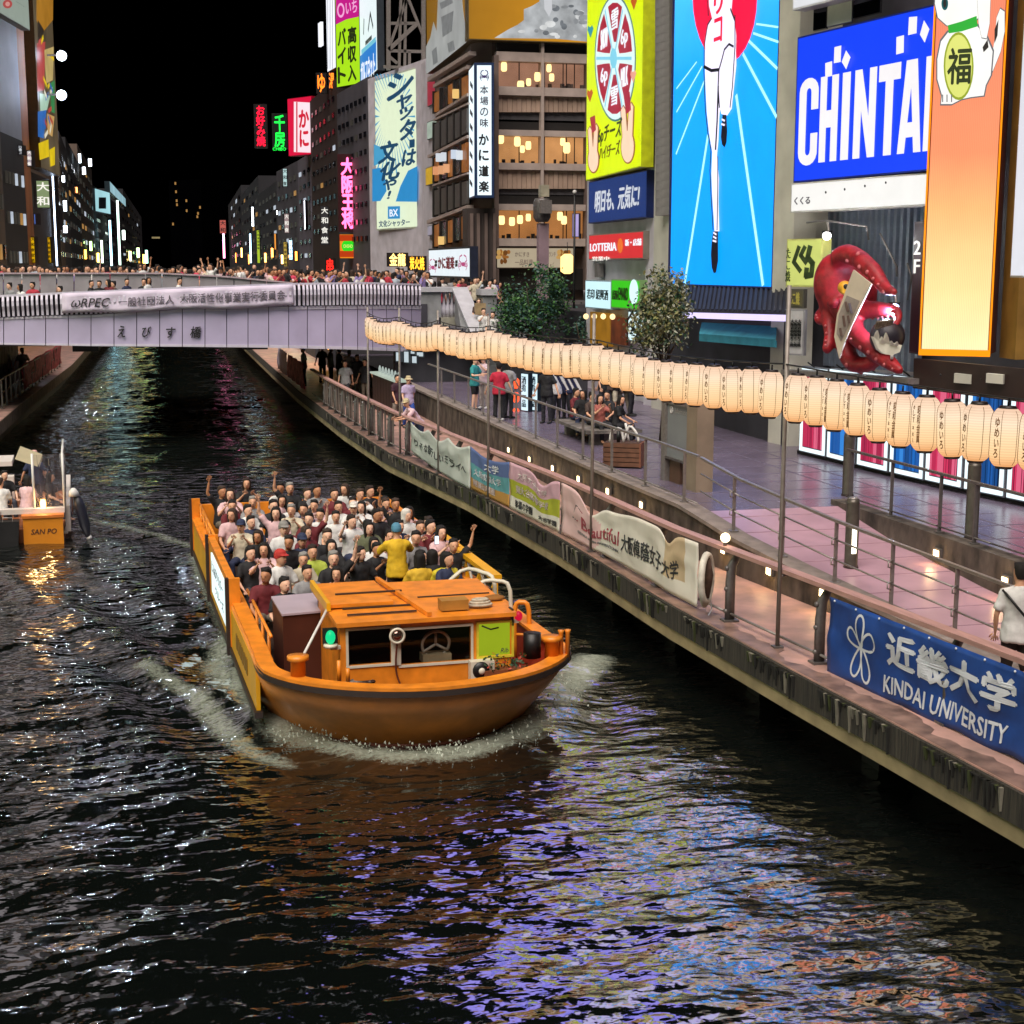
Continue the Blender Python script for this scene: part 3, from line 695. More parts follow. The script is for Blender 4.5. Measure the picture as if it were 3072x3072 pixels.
# ---------------- building with the running figure
gb = shell('sign_building', 'tall beige building carrying the blue running figure screen', P2(1960, 42.5), P2(2380, 32.6), 2.0, 24, 14, m_bei)
S = Sign('runner_screen', 'huge bright blue lit screen of a runner\'s legs on a track', 'billboard', (2021, -1250, 862, 40.6), (2346, -1250, 860, 33.5), .5, '#14206a', None)
gl = screen('runner_screen_face', [(0, '#0090ff'), (.33, '#0f98ff'), (.46, '#3fb0ff'), (.55, '#a9b8ff'), (.7, '#d8d0ff'), (1, '#c8b8ff')], 1.45, 'Z', 0, S.H, 11)
q = MB(); y = S.ny*.006; q.box(.22, S.W-.06, y, 0, .05, S.H); q.build('face', gl, S.o)
TRK = lit('track_line', '#a8ecff', 1.3); BODY = lit('runner_white', '#efe6ff', 1.25, .04); INK = mat('runner_ink', '#0c0c2a', .5, nz=9)
def c4(x, y): return (1720+.4657*x, .4657*y)
for a, b, wd in (((870, 880), (720, 1830), .13), ((1055, 620), (1225, 1830), .14), ((1100, 350), (1312, 750), .10), ((850, 520), (668, 990), .07), ((835, 430), (672, 720), .05), ((800, 400), (672, 570), .04),
                 ((1140, 265), (1320, 440), .08), ((1170, 215), (1328, 270), .06), ((1190, 155), (1328, 175), .05)):
    S.stroke([c4(*a), c4(*b)], wd, TRK, 'track_line')
S.ell(*c4(985, -30), 97, 206, lit('sun_disc', '#ff1f52', 1.25), 'disc')
S.ell(*c4(985, -30), 93, 200, lit('sun_disc_inner', '#f0103f', 1.25), 'disc')
torso = [(900, -300), (880, -60), (885, 40), (905, 120), (880, 160), (860, 250), (858, 430), (862, 560), (870, 720), (885, 860), (905, 980), (900, 1120), (905, 1260), (915, 1400), (920, 1490), (950, 1490),
         (945, 1300), (948, 1150), (935, 1000), (945, 900), (950, 760), (955, 700), (965, 735), (1000, 745), (1030, 700), (1045, 560), (1060, 420), (1058, 330), (1060, 230), (1050, 130), (1030, 60), (1040, -60), (1060, -300)]
def outline(pts, wd, m): S.stroke([c4(*p) for p in pts], wd, m, 'outline')
S.poly([c4(*p) for p in torso], BODY, 'runner')
for pts in ([(885, -290), (1075, -290), (1090, -560), (870, -560)], [(945, -540), (1005, -540), (1020, -700), (930, -700)], [(880, -540), (740, -760), (700, -1000), (740, -1010), (790, -800), (930, -600)], [(1080, -540), (1220, -760), (1260, -1000), (1220, -1010), (1170, -800), (1030, -600)]): S.poly([c4(*p) for p in pts], BODY, 'runner')
foot = [(915, 1490), (905, 1560), (900, 1640), (905, 1720), (918, 1760), (932, 1755), (945, 1680), (945, 1580), (945, 1490)]
S.poly([c4(*p) for p in foot], INK, 'shoe')
S.poly([c4(*p) for p in [(975, 740), (972, 800), (965, 880), (972, 930), (988, 950), (1000, 920), (1005, 850), (1000, 740)]], INK, 'shoe')
for pts, wd in (([(905, 120), (880, 160), (858, 300), (858, 430)], .05), ([(862, 432), (905, 455), (950, 450)], .09), ([(955, 450), (975, 380), (990, 320), (1020, 285), (1048, 300)], .06), ([(955, 450), (950, 560), (958, 690)], .07),
                ([(858, 430), (868, 700), (885, 860), (905, 965), (898, 1100), (905, 1250), (918, 1480)], .05), ([(952, 560), (945, 780), (935, 960)], .09), ([(950, 1010), (950, 1200), (945, 1480)], .05), ([(1062, 100), (1062, 300), (1045, 560), (1030, 690)], .05), ([(885, -40), (890, 100)], .05), ([(1035, 60), (1062, 130)], .06)):
    outline(pts, wd, INK)
for pts in ([(925, 1500), (942, 1510)], [(925, 1525), (942, 1535)], [(922, 1550), (942, 1556)], [(982, 770), (998, 778)], [(980, 800), (998, 806)]): outline(pts, .05, BODY)
S.text('コ', *c4(935, 125), *c4(983, 265), lit('runner_red', '#ef1040', 1.1), .03)
S.text('リ', *c4(935, -60), *c4(990, 80), lit('runner_red', '#ef1040', 1.1), .03)
# wall strips beside it
for u0, y0, u1, y1, nm in ((1936, 43.6, 1982, 42.4, 'side_wall'), (2318, 33.4, 2378, 32.5, 'corner_column')):
    a, b = P2(u0, y0), P2(u1, y1); MB().hexa([(a[0], a[1], 2.0), (b[0], b[1], 2.0), (b[0]+.6, b[1], 2.0), (a[0]+.6, a[1], 2.0)], [(a[0], a[1], 24), (b[0], b[1], 24), (b[0]+.6, b[1], 24), (a[0]+.6, a[1], 24)]).build(nm, m_gw if u0 < 2000 else m_bei, gb, world=True)
cs = None
for i in range(26):                                         # column of stacked ribbed units left of the screen
    v = -20+26*i
    p = PY(1995, v, 41.3)
    if cs is None: cs = MB().box(-.3, .3, -.12, .12, -.17, .17).build('facing_unit', mat('facing_unit', '#7c7a78', .8, nz=3, amt=.3), gb); cs0 = Vector(gb.location)
    else: cs = inst(cs, 'facing_unit', gb)
    cs.location = p-cs0; cs.rotation_euler = (0, 0, -1.1)
# awning roof, light strip, teal awning and dark shopfront beneath the screen
sh = shell('shopfront', 'dark shopfront with a sloping black roof and teal awning under the blue screen', P2(2010, 41), P2(2368, 32.6), 2.0, 6.05, 3, m_gd, 'shop')
A, B = PY(2030, 862, 40), PY(2362, 868, 32.9); off = Vector((-.62, -1.35, 0))
A2, B2 = A+off+Vector((0, 0, -.72)), B+off+Vector((0, 0, -.62))
MB().hexa([A2, B2, B, A], [p+Vector((0, 0, .08)) for p in (A2, B2, B, A)]).build('roof', mat('tile_roof', '#26262e', .6, nz=3), sh, world=True)
for i in range(26):
    t = i/25; a, b = A2.lerp(B2, t), A.lerp(B, t); z = Vector((0, 0, .1)); q = MB().bar(a+z, b+z, .07, .06)
    q.build('roof_rib', mat('tile_roof', '#26262e'), sh, world=True)
MB().hexa([A2+Vector((-.05, 0, -.14)), B2+Vector((-.05, 0, -.14)), B2+Vector((.05, 0, -.14)), A2+Vector((.05, 0, -.14))], [A2+Vector((-.05, 0, .02)), B2+Vector((-.05, 0, .02)), B2+Vector((.05, 0, .02)), A2+Vector((.05, 0, .02))]).build('light_strip', lit('light_strip', '#d9ccff', 1.3), sh, world=True)
a, b = PY(2105, 972, 37.5), PY(2330, 985, 33.2); o2 = Vector((-.42, -.95, -.28))
MB().hexa([a+o2, b+o2, b, a], [p+Vector((0, 0, .05)) for p in (a+o2, b+o2, b, a)]).build('awning', mat('teal_awning', '#2f8296', .7, nz=3), sh, world=True)
MB().hexa([a+o2+Vector((0, 0, -.16)), b+o2+Vector((0, 0, -.16)), b+o2+Vector((.03, 0, -.16)), a+o2+Vector((.03, 0, -.16))], [a+o2+Vector((0, 0, .01)), b+o2+Vector((0, 0, .01)), b+o2+Vector((.03, 0, .01)), a+o2+Vector((.03, 0, .01))]).build('awning_valance', mat('teal_awning', '#2f8296'), sh, world=True)
a, b = P2(2115, 38.6, 1200), P2(2340, 33.2, 1200)
for i in range(9):
    x, y = a[0]+(b[0]-a[0])*i/9-.08, a[1]+(b[1]-a[1])*i/9; x1, y1 = a[0]+(b[0]-a[0])*(i+.9)/9-.08, a[1]+(b[1]-a[1])*(i+.9)/9
    MB().hexa([(x, y, 2.1), (x1, y1, 2.1), (x1+.06, y1, 2.1), (x+.06, y, 2.1)], [(x, y, 4.6), (x1, y1, 4.6), (x1+.06, y1, 4.6), (x+.06, y, 4.6)]).build('window', mat('shop_glass', '#2a3340', .12, nz=.8, amt=.6, spec=.8), sh, world=True)
    MB().bar((x-.02, y, 2.05), (x-.02, y, 4.7), .05).build('mullion', m_steel, sh, world=True)

# ---------------- yellow cheese sign building
cb = shell('cheese_building', 'narrow pale grey building with the yellow cheese billboard and small shop signs', P2(1760, 50.5), P2(1975, 43.2), 2.0, 26, 10, m_gw)
S = Sign('cheese_billboard', 'bright yellow lit billboard with a round red cheese wheel and two hands', 'billboard', (1761, -215, 545, 50), (1929, -240, 496, 42.6), .4, '#c4d018', lit('cheese_yellow', '#d6ec08', 1.1))
S.ell(1847, 175, 62, 190, lit('wheel_rim', '#3c8f9c', .6), 'wheel_rim', 40); S.ell(1847, 175, 59, 184, lit('wheel_white', '#dff6f2', 1), 'wheel', 40)
WR = lit('wheel_red', '#b3203a', .9); WC = lit('wheel_cyan', '#7fd0e8', 1)
for i in range(6):
    a0 = math.pi/2+i*math.pi/3
    pts = [(1847+54*r_*math.cos(a0+d), 175-168*r_*math.sin(a0+d)) for r_, d in ((.3, -.22), (.6, -.36), (1, -.4), (1, -.13), (1, .13), (1, .4), (.6, .36), (.3, .22))]
    S.poly(pts, WR, 'wedge')
    cu, cv = 1847+36*math.cos(a0), 175-115*math.sin(a0); S.text(['雪', 'SNOW', '6p', '雪', 'MILK', '6p'][i], cu-10, cv-26, cu+10, cv+22, WHT, .02)
for i in range(6):
    a0 = math.pi/3*i; S.stroke([(1847, 175), (1847+52*math.cos(a0), 175-165*math.sin(a0))], .1, WC, 'spoke')
S.ell(1847, 175, 10, 30, WC, 'hub')
SK = lit('hand_skin', '#ffd8b8', 1); OL = lit('hand_outline', '#b86a30', .6)
for cu, cv, sc in ((1787, 478, 1), (1893, 440, 1.25)):
    for grow, m in ((3, OL), (0, SK)):
        S.ell(cu, cv, 15*sc+grow, 38*sc+grow*1.5, m, 'palm')
        for dx, tip in ((-9, -88), (8, -96)):
            b0 = cu+dx*.6*sc; t0 = cu+dx*1.15*sc
            S.poly([(b0-6*sc-grow, cv-10), (b0+6*sc+grow, cv-10), (t0+5*sc+grow, cv+tip*sc), (t0, cv+(tip-9)*sc-grow*1.5), (t0-5*sc-grow, cv+tip*sc)], m, 'finger')
        S.poly([(cu-8*sc-grow, cv-4), (cu+4*sc, cv-16*sc), (cu+13*sc+grow, cv+2*sc), (cu+6*sc, cv+14*sc+grow)], m, 'thumb')
    S.poly([(cu-9*sc, cv-125*sc), (cu+6*sc, cv-132*sc), (cu+9*sc, cv-88*sc), (cu-2*sc, cv-78*sc)], WR, 'cheese_piece')
S.text('6pチーズ', 1806, 380, 1878, 418, mat('cheese_green_ink', '#27402a', .5), .02, .15); S.text('ハイ!チーズ', 1810, 440, 1872, 462, mat('cheese_brown_ink', '#5a4318', .5), .015, .1)
for hu, hv, h in ((1781, 284, '#c8500e'), (1783, 92, '#2f98a8'), (1913, 226, '#f0a890'), (1915, 8, '#c8500e')):
    S.poly([(hu, hv+22), (hu-9, hv-2), (hu-7, hv-14), (hu-1, hv-9), (hu+5, hv-16), (hu+9, hv-6)], lit('heart'+h, h, .9), 'heart')
Sign('added_billboard', 'invented pale violet billboard above the yellow cheese billboard, beyond the photo top', 'billboard', (1762, -1000, -250, 50), (1930, -1000, -280, 42.6), .4, '#404060', lit('violet_white', '#8c88ff', 2.0, .5, .4))  # invented billboard, there to tint the water reflections violet
S = Sign('slogan_sign', 'dark blue sign with a white brush slogan under the yellow cheese billboard', 'sign', (1766, 547, 672, 49.6), (1940, 508, 652, 43), .5, '#16285e', mat('slogan_blue', '#2b4a94', .5, es=.55, ehex='#26458e', amt=.2))
S.text('明日も、元気に!', 1786, 572, 1920, 622, lit('slogan_white', '#dfe4ee', .8), .03, .22)
S = Sign('burger_sign', 'red lit shop sign with white capitals and a small orange flame', 'sign', (1767, 708, 790, 49.6), (1930, 688, 765, 43.3), .3, '#8a8278', lit('lotteria_red', '#d83034', .95))
S.text('LOTTERIA', 1772, 731, 1851, 752, WHT, .03); S.ell(1862, 737, 8, 22, lit('flame_orange', '#e8702a', 1), 'flame'); S.text('新・店舗', 1878, 718, 1926, 736, WHT, .01)
S.text('営業中', 1780, 770, 1830, 782, CRM, .01)
for v0, v1, u0, u1 in ((790, 832, 1786, 1812), (792, 832, 1818, 1838)):
    a, b = PY(u0, v1, 48.6), PY(u1, v0, 48.3); MB().box(a.x, b.x, a.y-.3, a.y+.1, a.z, b.z).build('air_conditioner', mat('aircon', '#6d6a68', .6, nz=8), cb, world=True)
S = Sign('white_shop_sign', 'white lit sign with blue-black characters beside the green sign, above the bulbs', 'sign', (1756, 842, 926, 49.2), (1833, 840, 927, 46.4), .35, '#9fb8c4', lit('shop_white_blue', '#cdf2fa', 1.05))
S.text('若印 紹興酒', 1763, 866, 1826, 901, mat('ink_blue', '#1c3238', .5), .015)
S = Sign('green_shop_sign', 'green lit sign with a white oval beside the white sign, partly behind the bush', 'sign', (1834, 840, 927, 46.3), (1919, 838, 927, 43.4), .35, '#7fa86a', lit('shop_green', '#37bf18', 1.05))
S.text('居酒屋', 1839, 870, 1856, 900, DKG, .02); S.text('EMARD', 1858, 862, 1886, 902, DKG, .03); S.ell(1903, 876, 13, 38, lit('oval_white', '#d8fbf8', 1.1), 'oval')
# bulbs and amber doorway under the two signs
bs_ = thing('bulb_doorway', 'small amber lit shop doorway with hanging round bulbs under the white and green signs', 'shop', PY(1770, 1030, 48.5))
a, b = PY(1766, 1040, 48.6), PY(1884, 935, 44.6)
def vq(u0, v0, u1, v1, y0, y1, dp=.1):
    p, r_ = PY(u0, (v0+v1)/2, y0), PY(u1, (v0+v1)/2, y1); zt, zb = PL(u0, v0, p, r_).z, PL(u0, v1, p, r_).z
    n = Vector((.1, dp, 0)); L = [Vector((p.x, p.y, zb)), Vector((r_.x, r_.y, zb))]; L += [L[1]+n, L[0]+n]
    return MB().hexa(L, [Vector((x.x, x.y, zt)) for x in L])
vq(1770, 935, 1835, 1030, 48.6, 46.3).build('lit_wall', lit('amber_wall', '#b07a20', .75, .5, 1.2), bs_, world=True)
vq(1832, 950, 1880, 1030, 46.3, 44.8).build('curtain', mat('brown_curtain', '#7a3a18', .8, nz=2, amt=.5), bs_, world=True)
bsrc = None
for u, v in ((1778, 948), (1803, 948), (1830, 948), (1858, 949)):
    p = PY(u, v, 47.6-(u-1778)*.03)-Vector((.35, .35, 0))
    if bsrc is None: bsrc = MB().ball((0, 0, 0), .1, 10, 7).build('bulb', lit('warm_bulb', '#ffd898', 1.8, 0), bs_)
    else: bsrc = inst(bsrc, 'bulb', bs_)
    bsrc.location = p-Vector(bs_.location)
S = Sign('brush_sign', 'white lit vertical sign with black brush strokes beside the bushy tree', 'sign', (1884, 932, 1026, 44.2), (1930, 934, 1024, 43.2), .3, '#20404a', lit('brush_white', '#d8f2f4', 1.1))
rs = random.Random(4)
for i in range(9): u = 1889+rs.random()*34; v = 942+i*9; S.stroke([(u-6, v+6), (u, v-3), (u+8, v+5)], .09, BLK, 'brush_stroke')
# lower floor behind the plants
shell('lower_shop', 'dark lower shopfront behind the lanterns left of the black roof', P2(1640, 55, 1150), P2(2010, 42.8, 1150), 2.0, 4.9, 4, m_gd, 'shop')

# ---------------- CHINTAI / octopus building
ob_ = shell('octopus_building', 'grey building with the big white lettered blue billboard and the red octopus', P2(2380, 34), P2(3300, 25.5), 2.0, 24, 12, mat('octo_building_wall', '#5c5a62', .7, nz=1.5, amt=.3))
S = Sign('letter_billboard', 'big deep blue billboard with bold white capital letters', 'billboard', (2386, 128, 562, 32), (2830, -10, 492, 27.1), .6, '#0a2090', lit('chintai_blue', '#1440f0', 1.1))
LW = lit('chintai_white', '#f2eef0', 1.05); zt_, zb_ = S.p(2420, 241).z, S.p(2420, 492).z
def letter(u0, u1, shape):
    """blocky condensed capital between two sight lines, drawn in a unit box"""
    xa, xb = S.p(u0, 440).x, S.p(u1, 440).x
    for pts in shape: S.poly([(xa+(xb-xa)*x, zb_+(zt_-zb_)*z) for x, z in pts], LW, 'lettering', .02, 'xz')
arc = lambda cx, cz, rx, rz, a0, a1, n=8: [(cx+rx*math.cos(R(a0+(a1-a0)*i/n)), cz+rz*math.sin(R(a0+(a1-a0)*i/n))) for i in range(n+1)]
CC = [(1, .64)]+[(1, .84)]+arc(.5, .86, .5, .16, 10, 180)+arc(.5, .14, .5, .16, 180, 350)+[(1, .36), (.64, .36), (.64, .16)]+arc(.5, .15, .13, .05, 0, -180, 6)+arc(.5, .85, .13, .05, 180, 0, 6)+[(.64, .64)]
bxs = lambda a, b, c, d: [(a, c), (b, c), (b, d), (a, d)]
letter(2397, 2453, [CC]); letter(2459, 2512, [bxs(0, .36, 0, 1), bxs(.64, 1, 0, 1), bxs(.36, .64, .4, .6)]); letter(2524, 2547, [bxs(0, 1, 0, 1)])
letter(2561, 2625, [bxs(0, .32, 0, 1), bxs(.68, 1, 0, 1), [(.32, 1), (.32, .55), (.68, 0), (.68, .45)]]); letter(2632, 2696, [bxs(0, 1, .82, 1), bxs(.32, .68, 0, .82)])
letter(2694, 2764, [[(0, 0), (.27, 1), (.5, 1), (.5, .72), (.3, 0)], [(1, 0), (.73, 1), (.5, 1), (.5, .72), (.7, 0)], bxs(.36, .64, .17, .33)]); letter(2771, 2800, [bxs(0, 1, 0, 1)])
for pts in ([(2482, 190), (2502, 184), (2502, 228), (2482, 232)], [(2510, 142), (2530, 137), (2528, 186), (2508, 190)], [(2545, 152), (2558, 172), (2545, 208), (2532, 186)],
            [(2697, 112), (2719, 106), (2718, 158), (2696, 164)], [(2735, 52), (2759, 50), (2757, 100), (2732, 106)], [(2780, 62), (2796, 88), (2782, 128), (2768, 104)]): S.poly(pts, LW, 'letter_mark')
S = Sign('white_fascia', 'plain white lit fascia under the blue lettered billboard', 'sign', (2372, 566, 652, 31.8), (2815, 497, 600, 27.2), .5, '#c8c6c2', lit('fascia_white', '#f4f2ee', 1.0))
S.text('くくる', 2386, 592, 2432, 612, m_gink, .01)
for u, v in ((2479, 577), (2536, 568), (2597, 558), (2660, 548)): S.ell(u, v, 2.5, 4, BLK, 'stud', 8)
S = Sign('top_panel', 'white panel and dark windows above the blue lettered billboard', 'panel', (2388, -700, 26, 32), (2640, -760, -30, 29.3), .4, '#d8d8da', lit('top_white', '#e8e8ec', .9))
for u0, u1, v0, v1 in ((2440, 2478, 20, 92), (2482, 2555, 5, 80), (2560, 2640, -20, 55)):
    vq(u0, v0, u1, v1, 32.4-(u0-2386)*.011, 32.4-(u1-2386)*.011).build('window', m_glass if u0 != 2482 else m_bei, ob_, world=True)
# recess behind the octopus: ribbed bluish wall, pipes, spot lamp
wl = thing('ribbed_wall', 'bluish ribbed metal wall with pipes behind the red octopus', 'wall', PY(2400, 1050, 31.2))
m_rib = mat('ribbed_metal', '#7d8796', .45, .3, nz=3, amt=.3)
rb = None; a, b = PY(2470, 900, 32.9), PY(2775, 900, 29.2)
for i in range(34):
    p = a.lerp(b, i/33)
    if rb is None: rb = MB().box(-.06, .06, -.05, .05, 4.1, 8.4).build('rib_panel', m_rib, wl)
    else: rb = inst(rb, 'rib_panel', wl)
    rb.location = Vector((p.x+(-.1 if i % 2 else -.04), p.y, 0))-Vector(wl.location)
rbp = MB().hexa([a+Vector((0, 0, 0)), b, b+Vector((.1, 0, 0)), a+Vector((.1, 0, 0))], [p+Vector((0, 0, 2)) for p in (a, b, b+Vector((.1, 0, 0)), a+Vector((.1, 0, 0)))])
rbp.bm.free()
for pts in ([(2420, 668), (2480, 662), (2600, 680), (2606, 720)], [(2640, 700), (2690, 800), (2690, 830)], [(2722, 790), (2735, 830), (2722, 900)]):
    MB().tube([PY(u, v, 30.6-(u-2420)*.009) for u, v in pts], .022, 6).build('pipe', m_steel_d, wl, world=True)
S = Sign('floor_sign', 'dark red vertical strip sign reading 2F left of the glowing orange screen', 'sign', (2735, 668, 1062, 27.0), (2782, 660, 1064, 26.3), .3, '#2a1018', mat('floor_sign_red', '#3a1420', .5, es=.15, ehex='#501828'))
S.text('2', 2746, 722, 2764, 764, CRM, .02); S.text('F', 2746, 778, 2762, 820, CRM, .02)
def spot(p, lab, col, e, aim, rad=.1):
    t = thing('spotlight', lab, 'spotlight', p); MB().tube([(0, 0, .25), (.1, .1, .05), (.0, .0, 0)], .03, 6).build('arm', m_steel, t)
    MB().loft([(0, 0, -.05, .1, .1), (0, 0, .06, .13, .13)], 10).build('housing', m_black, t); MB().ball((-.03, -.06, -.06), rad, 10, 7).build('lamp', lit('spot_glow'+lab[:4], col, 14, 0), t)
    ld = bpy.data.lights.new('spot_glow', 'POINT'); ld.energy = e; ld.color = lin(col); ld.shadow_soft_size = .1; lo = bpy.data.objects.new('glow', ld); C.objects.link(lo); lo.parent = t; lo.location = aim
spot(PY(2683, 915, 26.6), 'bluish white spotlight shining between the octopus arms', '#c8d8ff', 220, (-.25, -.2, -.12))
spot(PY(2481, 700, 30.3), 'white spotlight on a bracket above the octopus head', '#ffffff', 70, (-.4, -.9, -.3))
S = Sign('yellow_shop_sign', 'pale yellow sign with three dark brush characters left of the octopus', 'sign', (2359, 720, 864, 31.6), (2466, 712, 858, 30.6), .3, '#b8b86a', lit('kukuru_yellow', '#d8e07a', .85, .12))
for i, pts in enumerate(([(2398, 742), (2383, 786), (2402, 812)], [(2416, 742), (2404, 766), (2420, 788)], [(2432, 742), (2425, 772), (2440, 790), (2436, 825), (2420, 828), (2422, 808)])): S.stroke(pts, .12 if i < 2 else .15, DKG, 'brush_character')
S.text('たこ焼', 2362, 745, 2373, 845, DKG, .01, vert=True)
# white notice board on a pole
S = Sign('notice_board', 'pale notice board of vertical writing on a pole left of the octopus', 'notice board', (2356, 928, 1066, 30.2), (2412, 928, 1066, 29.8), .12, '#8a8a8e', mat('notice_white', '#b0b0b2', .6, nz=4, amt=.15))
for i in range(4): S.text('大阪道頓堀たこ焼', 2363+i*11, 958, 2371+i*11, 1040, BLK, .01, vert=True)
S2 = Sign('fan_sign', 'small dark sign with gold lettering above the pale notice board', 'sign', (2362, 868, 925, 30.6), (2412, 866, 923, 30.2), .12, '#3a3630', mat('gold_board', '#4a4430', .5, nz=4))
S2.text('たこ焼', 2368, 876, 2400, 915, lit('gold_text', '#b8a850', .6), .02)
# glowing orange screen
L_ = (2803, -1000, 1057, 26.0); R_ = (3024, -1000, 1066, 25.2)
S = Sign('orange_screen', 'tall glowing orange LED screen with a white beckoning cat at its top', 'billboard', L_, R_, .9, '#6a2412', None)
ms = screen('orange_screen_face', [(0, '#ffeeb4'), (.2, '#ffe09c'), (.45, '#ffb878'), (.62, '#f89468'), (1, '#f08868')], 1.12, 'Z', 0, 6.5, 9)
q = MB(); q.box(.05, S.W-.05, S.ny*.006, 0, .08, S.H); q.build('face', ms, S.o)
for pts in (bxs(-.004, .022, -.004, 1), bxs(.978, 1.004, -.004, 1), bxs(.022, .978, -.004, .006)): S.poly([(x*S.W, z*S.H) for x, z in pts], lit('orange_edge', '#ff9010', 1.3), 'edge_strip', .02, 'xz')
def c5(x, y): return (2300+.5952*x, .5952*y)
CW = lit('cat_white', '#f2f0ea', 1.15, .1); CGR = lit('cat_outline', '#8a8a90', .6)
def shp(pts, m, nm, g=0):
    S.poly([c5(*p) for p in pts], m, nm)
tail = [(1130, 320), (1150, 200), (1160, 90), (1178, 45), (1200, 60), (1200, 160), (1180, 260), (1140, 360)]
body = [(915, 165), (880, 210), (862, 300), (862, 400), (885, 480), (880, 525), (935, 525), (985, 500), (1030, 490), (1095, 482), (1105, 430), (1130, 380), (1140, 260), (1110, 190), (1060, 130)]
head = [(855, -80), (850, 20), (865, 90), (910, 130), (985, 130), (1060, 100), (1110, 40), (1115, -80)]
arm = [(1062, -20), (1070, 120), (1085, 190), (1110, 195), (1125, 120), (1130, -20)]
def grow(pts, k=1.05):
    cx = sum(p[0] for p in pts)/len(pts); cy = sum(p[1] for p in pts)/len(pts); return [(cx+(x-cx)*k, cy+(y-cy)*k) for x, y in pts]
for nm, pts in (('tail', tail), ('body', body), ('head', head), ('paw', arm)): shp(grow(pts), CGR, nm+'_outline'); shp(pts, CW, nm)
shp([(1150, 150), (1170, 100), (1165, 180), (1150, 220)], lit('cat_patch', '#4a4440', .5), 'patch'); shp([(1090, 240), (1115, 200), (1120, 240), (1095, 265)], lit('cat_patch', '#4a4440', .5), 'patch')
shp([(915, 130), (985, 110), (1060, 82), (1065, 135), (985, 160), (920, 170)], lit('cat_collar', '#35b03c', 1), 'collar')
S.ell(*c5(900, 20), 10, 20, lit('cat_eye', '#1c6a70', .7), 'eye'); S.ell(*c5(900, 20), 5, 13, BLK, 'pupil')
S.ell(*c5(970, 335), 45, 102, lit('coin_edge', '#a8b838', .8), 'coin_edge'); S.ell(*c5(970, 335), 40, 94, lit('coin_yellow', '#dfe47a', 1), 'coin')
S.text('福', *c5(918, 245), *c5(1030, 425), DKG, .03)
for x in (890, 912, 935, 1045, 1068, 1092): S.stroke([c5(x, 480), c5(x, 515 if x < 1000 else 480)], .02, CGR, 'claw')
a, b = P2(3012, 25.6), P2(3060, 24.9); z0 = PY(3030, 1075, 25.3).z
MB().hexa([(a[0], a[1], z0), (b[0], b[1], z0), (b[0]+1, b[1], z0), (a[0]+1, a[1], z0)], [(a[0], a[1], 20), (b[0], b[1], 20), (b[0]+1, b[1], 20), (a[0]+1, a[1], 20)]).build('pilaster', mat('ochre_pilaster', '#a8803a', .6, nz=2, amt=.3), ob_, world=True)
S = Sign('edge_screen', 'white lit screen edge at the right border of the photo', 'billboard', (3058, -200, 838, 24.4), (3200, -260, 830, 22.5), .3, '#888888', lit('edge_white', '#d8dce6', 1.0))
# dark shop fascia under the orange screen
vq(2740, 1075, 3120, 1165, 26.2, 22.6).build('fascia', mat('brown_fascia', '#2e1d18', .6, nz=3), ob_, world=True)
for u in (2862, 2958): vq(u, 1120, u+52, 1148, 24.8-(u-2862)*.01, 24.4-(u-2862)*.01).build('window', m_bei, ob_, world=True)
# ---------------- striped light panels
pe_ = [(2403, 2480), (2486, 2569), (2577, 2668), (2675, 2776), (2783, 2892), (2900, 3020), (3028, 3160)]
FB = [(2403, 30.94), (2570, 28.5), (2675, 27.15), (2775, 26.0), (2900, 24.7), (3072, 23.2), (3160, 22.5)]
for i, (u0, u1) in enumerate(pe_):
    ca = ['pink', 'blue'][i % 2]; nth = ['leftmost', 'second', 'third', 'fourth', 'fifth', 'sixth', 'rightmost'][i]
    bv = lambda u: interp([(2403, 1354), (2570, 1395), (2675, 1420), (2775, 1442), (2900, 1470), (3072, 1506), (3160, 1525)], u)
    tv = lambda u: interp([(2403, 1098), (2570, 1112), (2675, 1122), (2775, 1132), (2900, 1146), (3072, 1164), (3160, 1174)], u)
    S = Sign('striped_light', 'white edge-lit panel with %s stripes, %s of the row under the octopus' % (ca, nth), 'light panel', (u0, tv(u0), bv(u0), interp(FB, u0)), (u1, tv(u1), bv(u1), interp(FB, u1)), .15, '#70747e', None, 'striped light panels')
    W, H = S.W, S.H; y = S.ny*.03; fw = .09
    q = MB(); q.box(.03, W-.03, y, 0, .03, .03+fw); q.box(.03, W-.03, y, 0, H-.03-fw, H-.03); q.box(.03, .03+fw, y, 0, .03+fw, H-.03-fw); q.box(W-.03-fw, W-.03, y, 0, .03+fw, H-.03-fw)
    q.build('lit_edge', lit('panel_edge', '#e8faff', 1.25), S.o)
    MB().box(.14, W-.14, S.ny*.01, 0, .14, H-.14).build('backing', mat('panel_backing_'+ca, '#501a34' if ca == 'pink' else '#12244a', .6, es=.4, ehex='#701a40' if ca == 'pink' else '#10305e'), S.o)
    cols = ['#e03a64', '#b02a50', '#f06a8c', '#c83058'] if ca == 'pink' else ['#1f6fc8', '#1a4f90', '#3a90e8', '#2260b0']; rs = random.Random(i); x = .16
    while x < W-.2:
        wd = rs.choice([.03, .05, .08, .12]); wd = min(wd, W-.16-x); cc = rs.choice(cols)
        MB().box(x, x+wd, S.ny*.025, S.ny*.011, .15, H-.15).build('stripe', lit('stripe'+cc, cc, .85), S.o); x += wd+rs.choice([.02, .035])
    MB().tube([(W*.5, S.ny*.02, H), (W*.5, S.ny*.2, H+.12)], .02, 5).build('clip_lamp', m_black, S.o)
vq(2390, 1350, 3200, 1420, 31.2, 22.3).build('plinth', m_black, ob_, world=True)

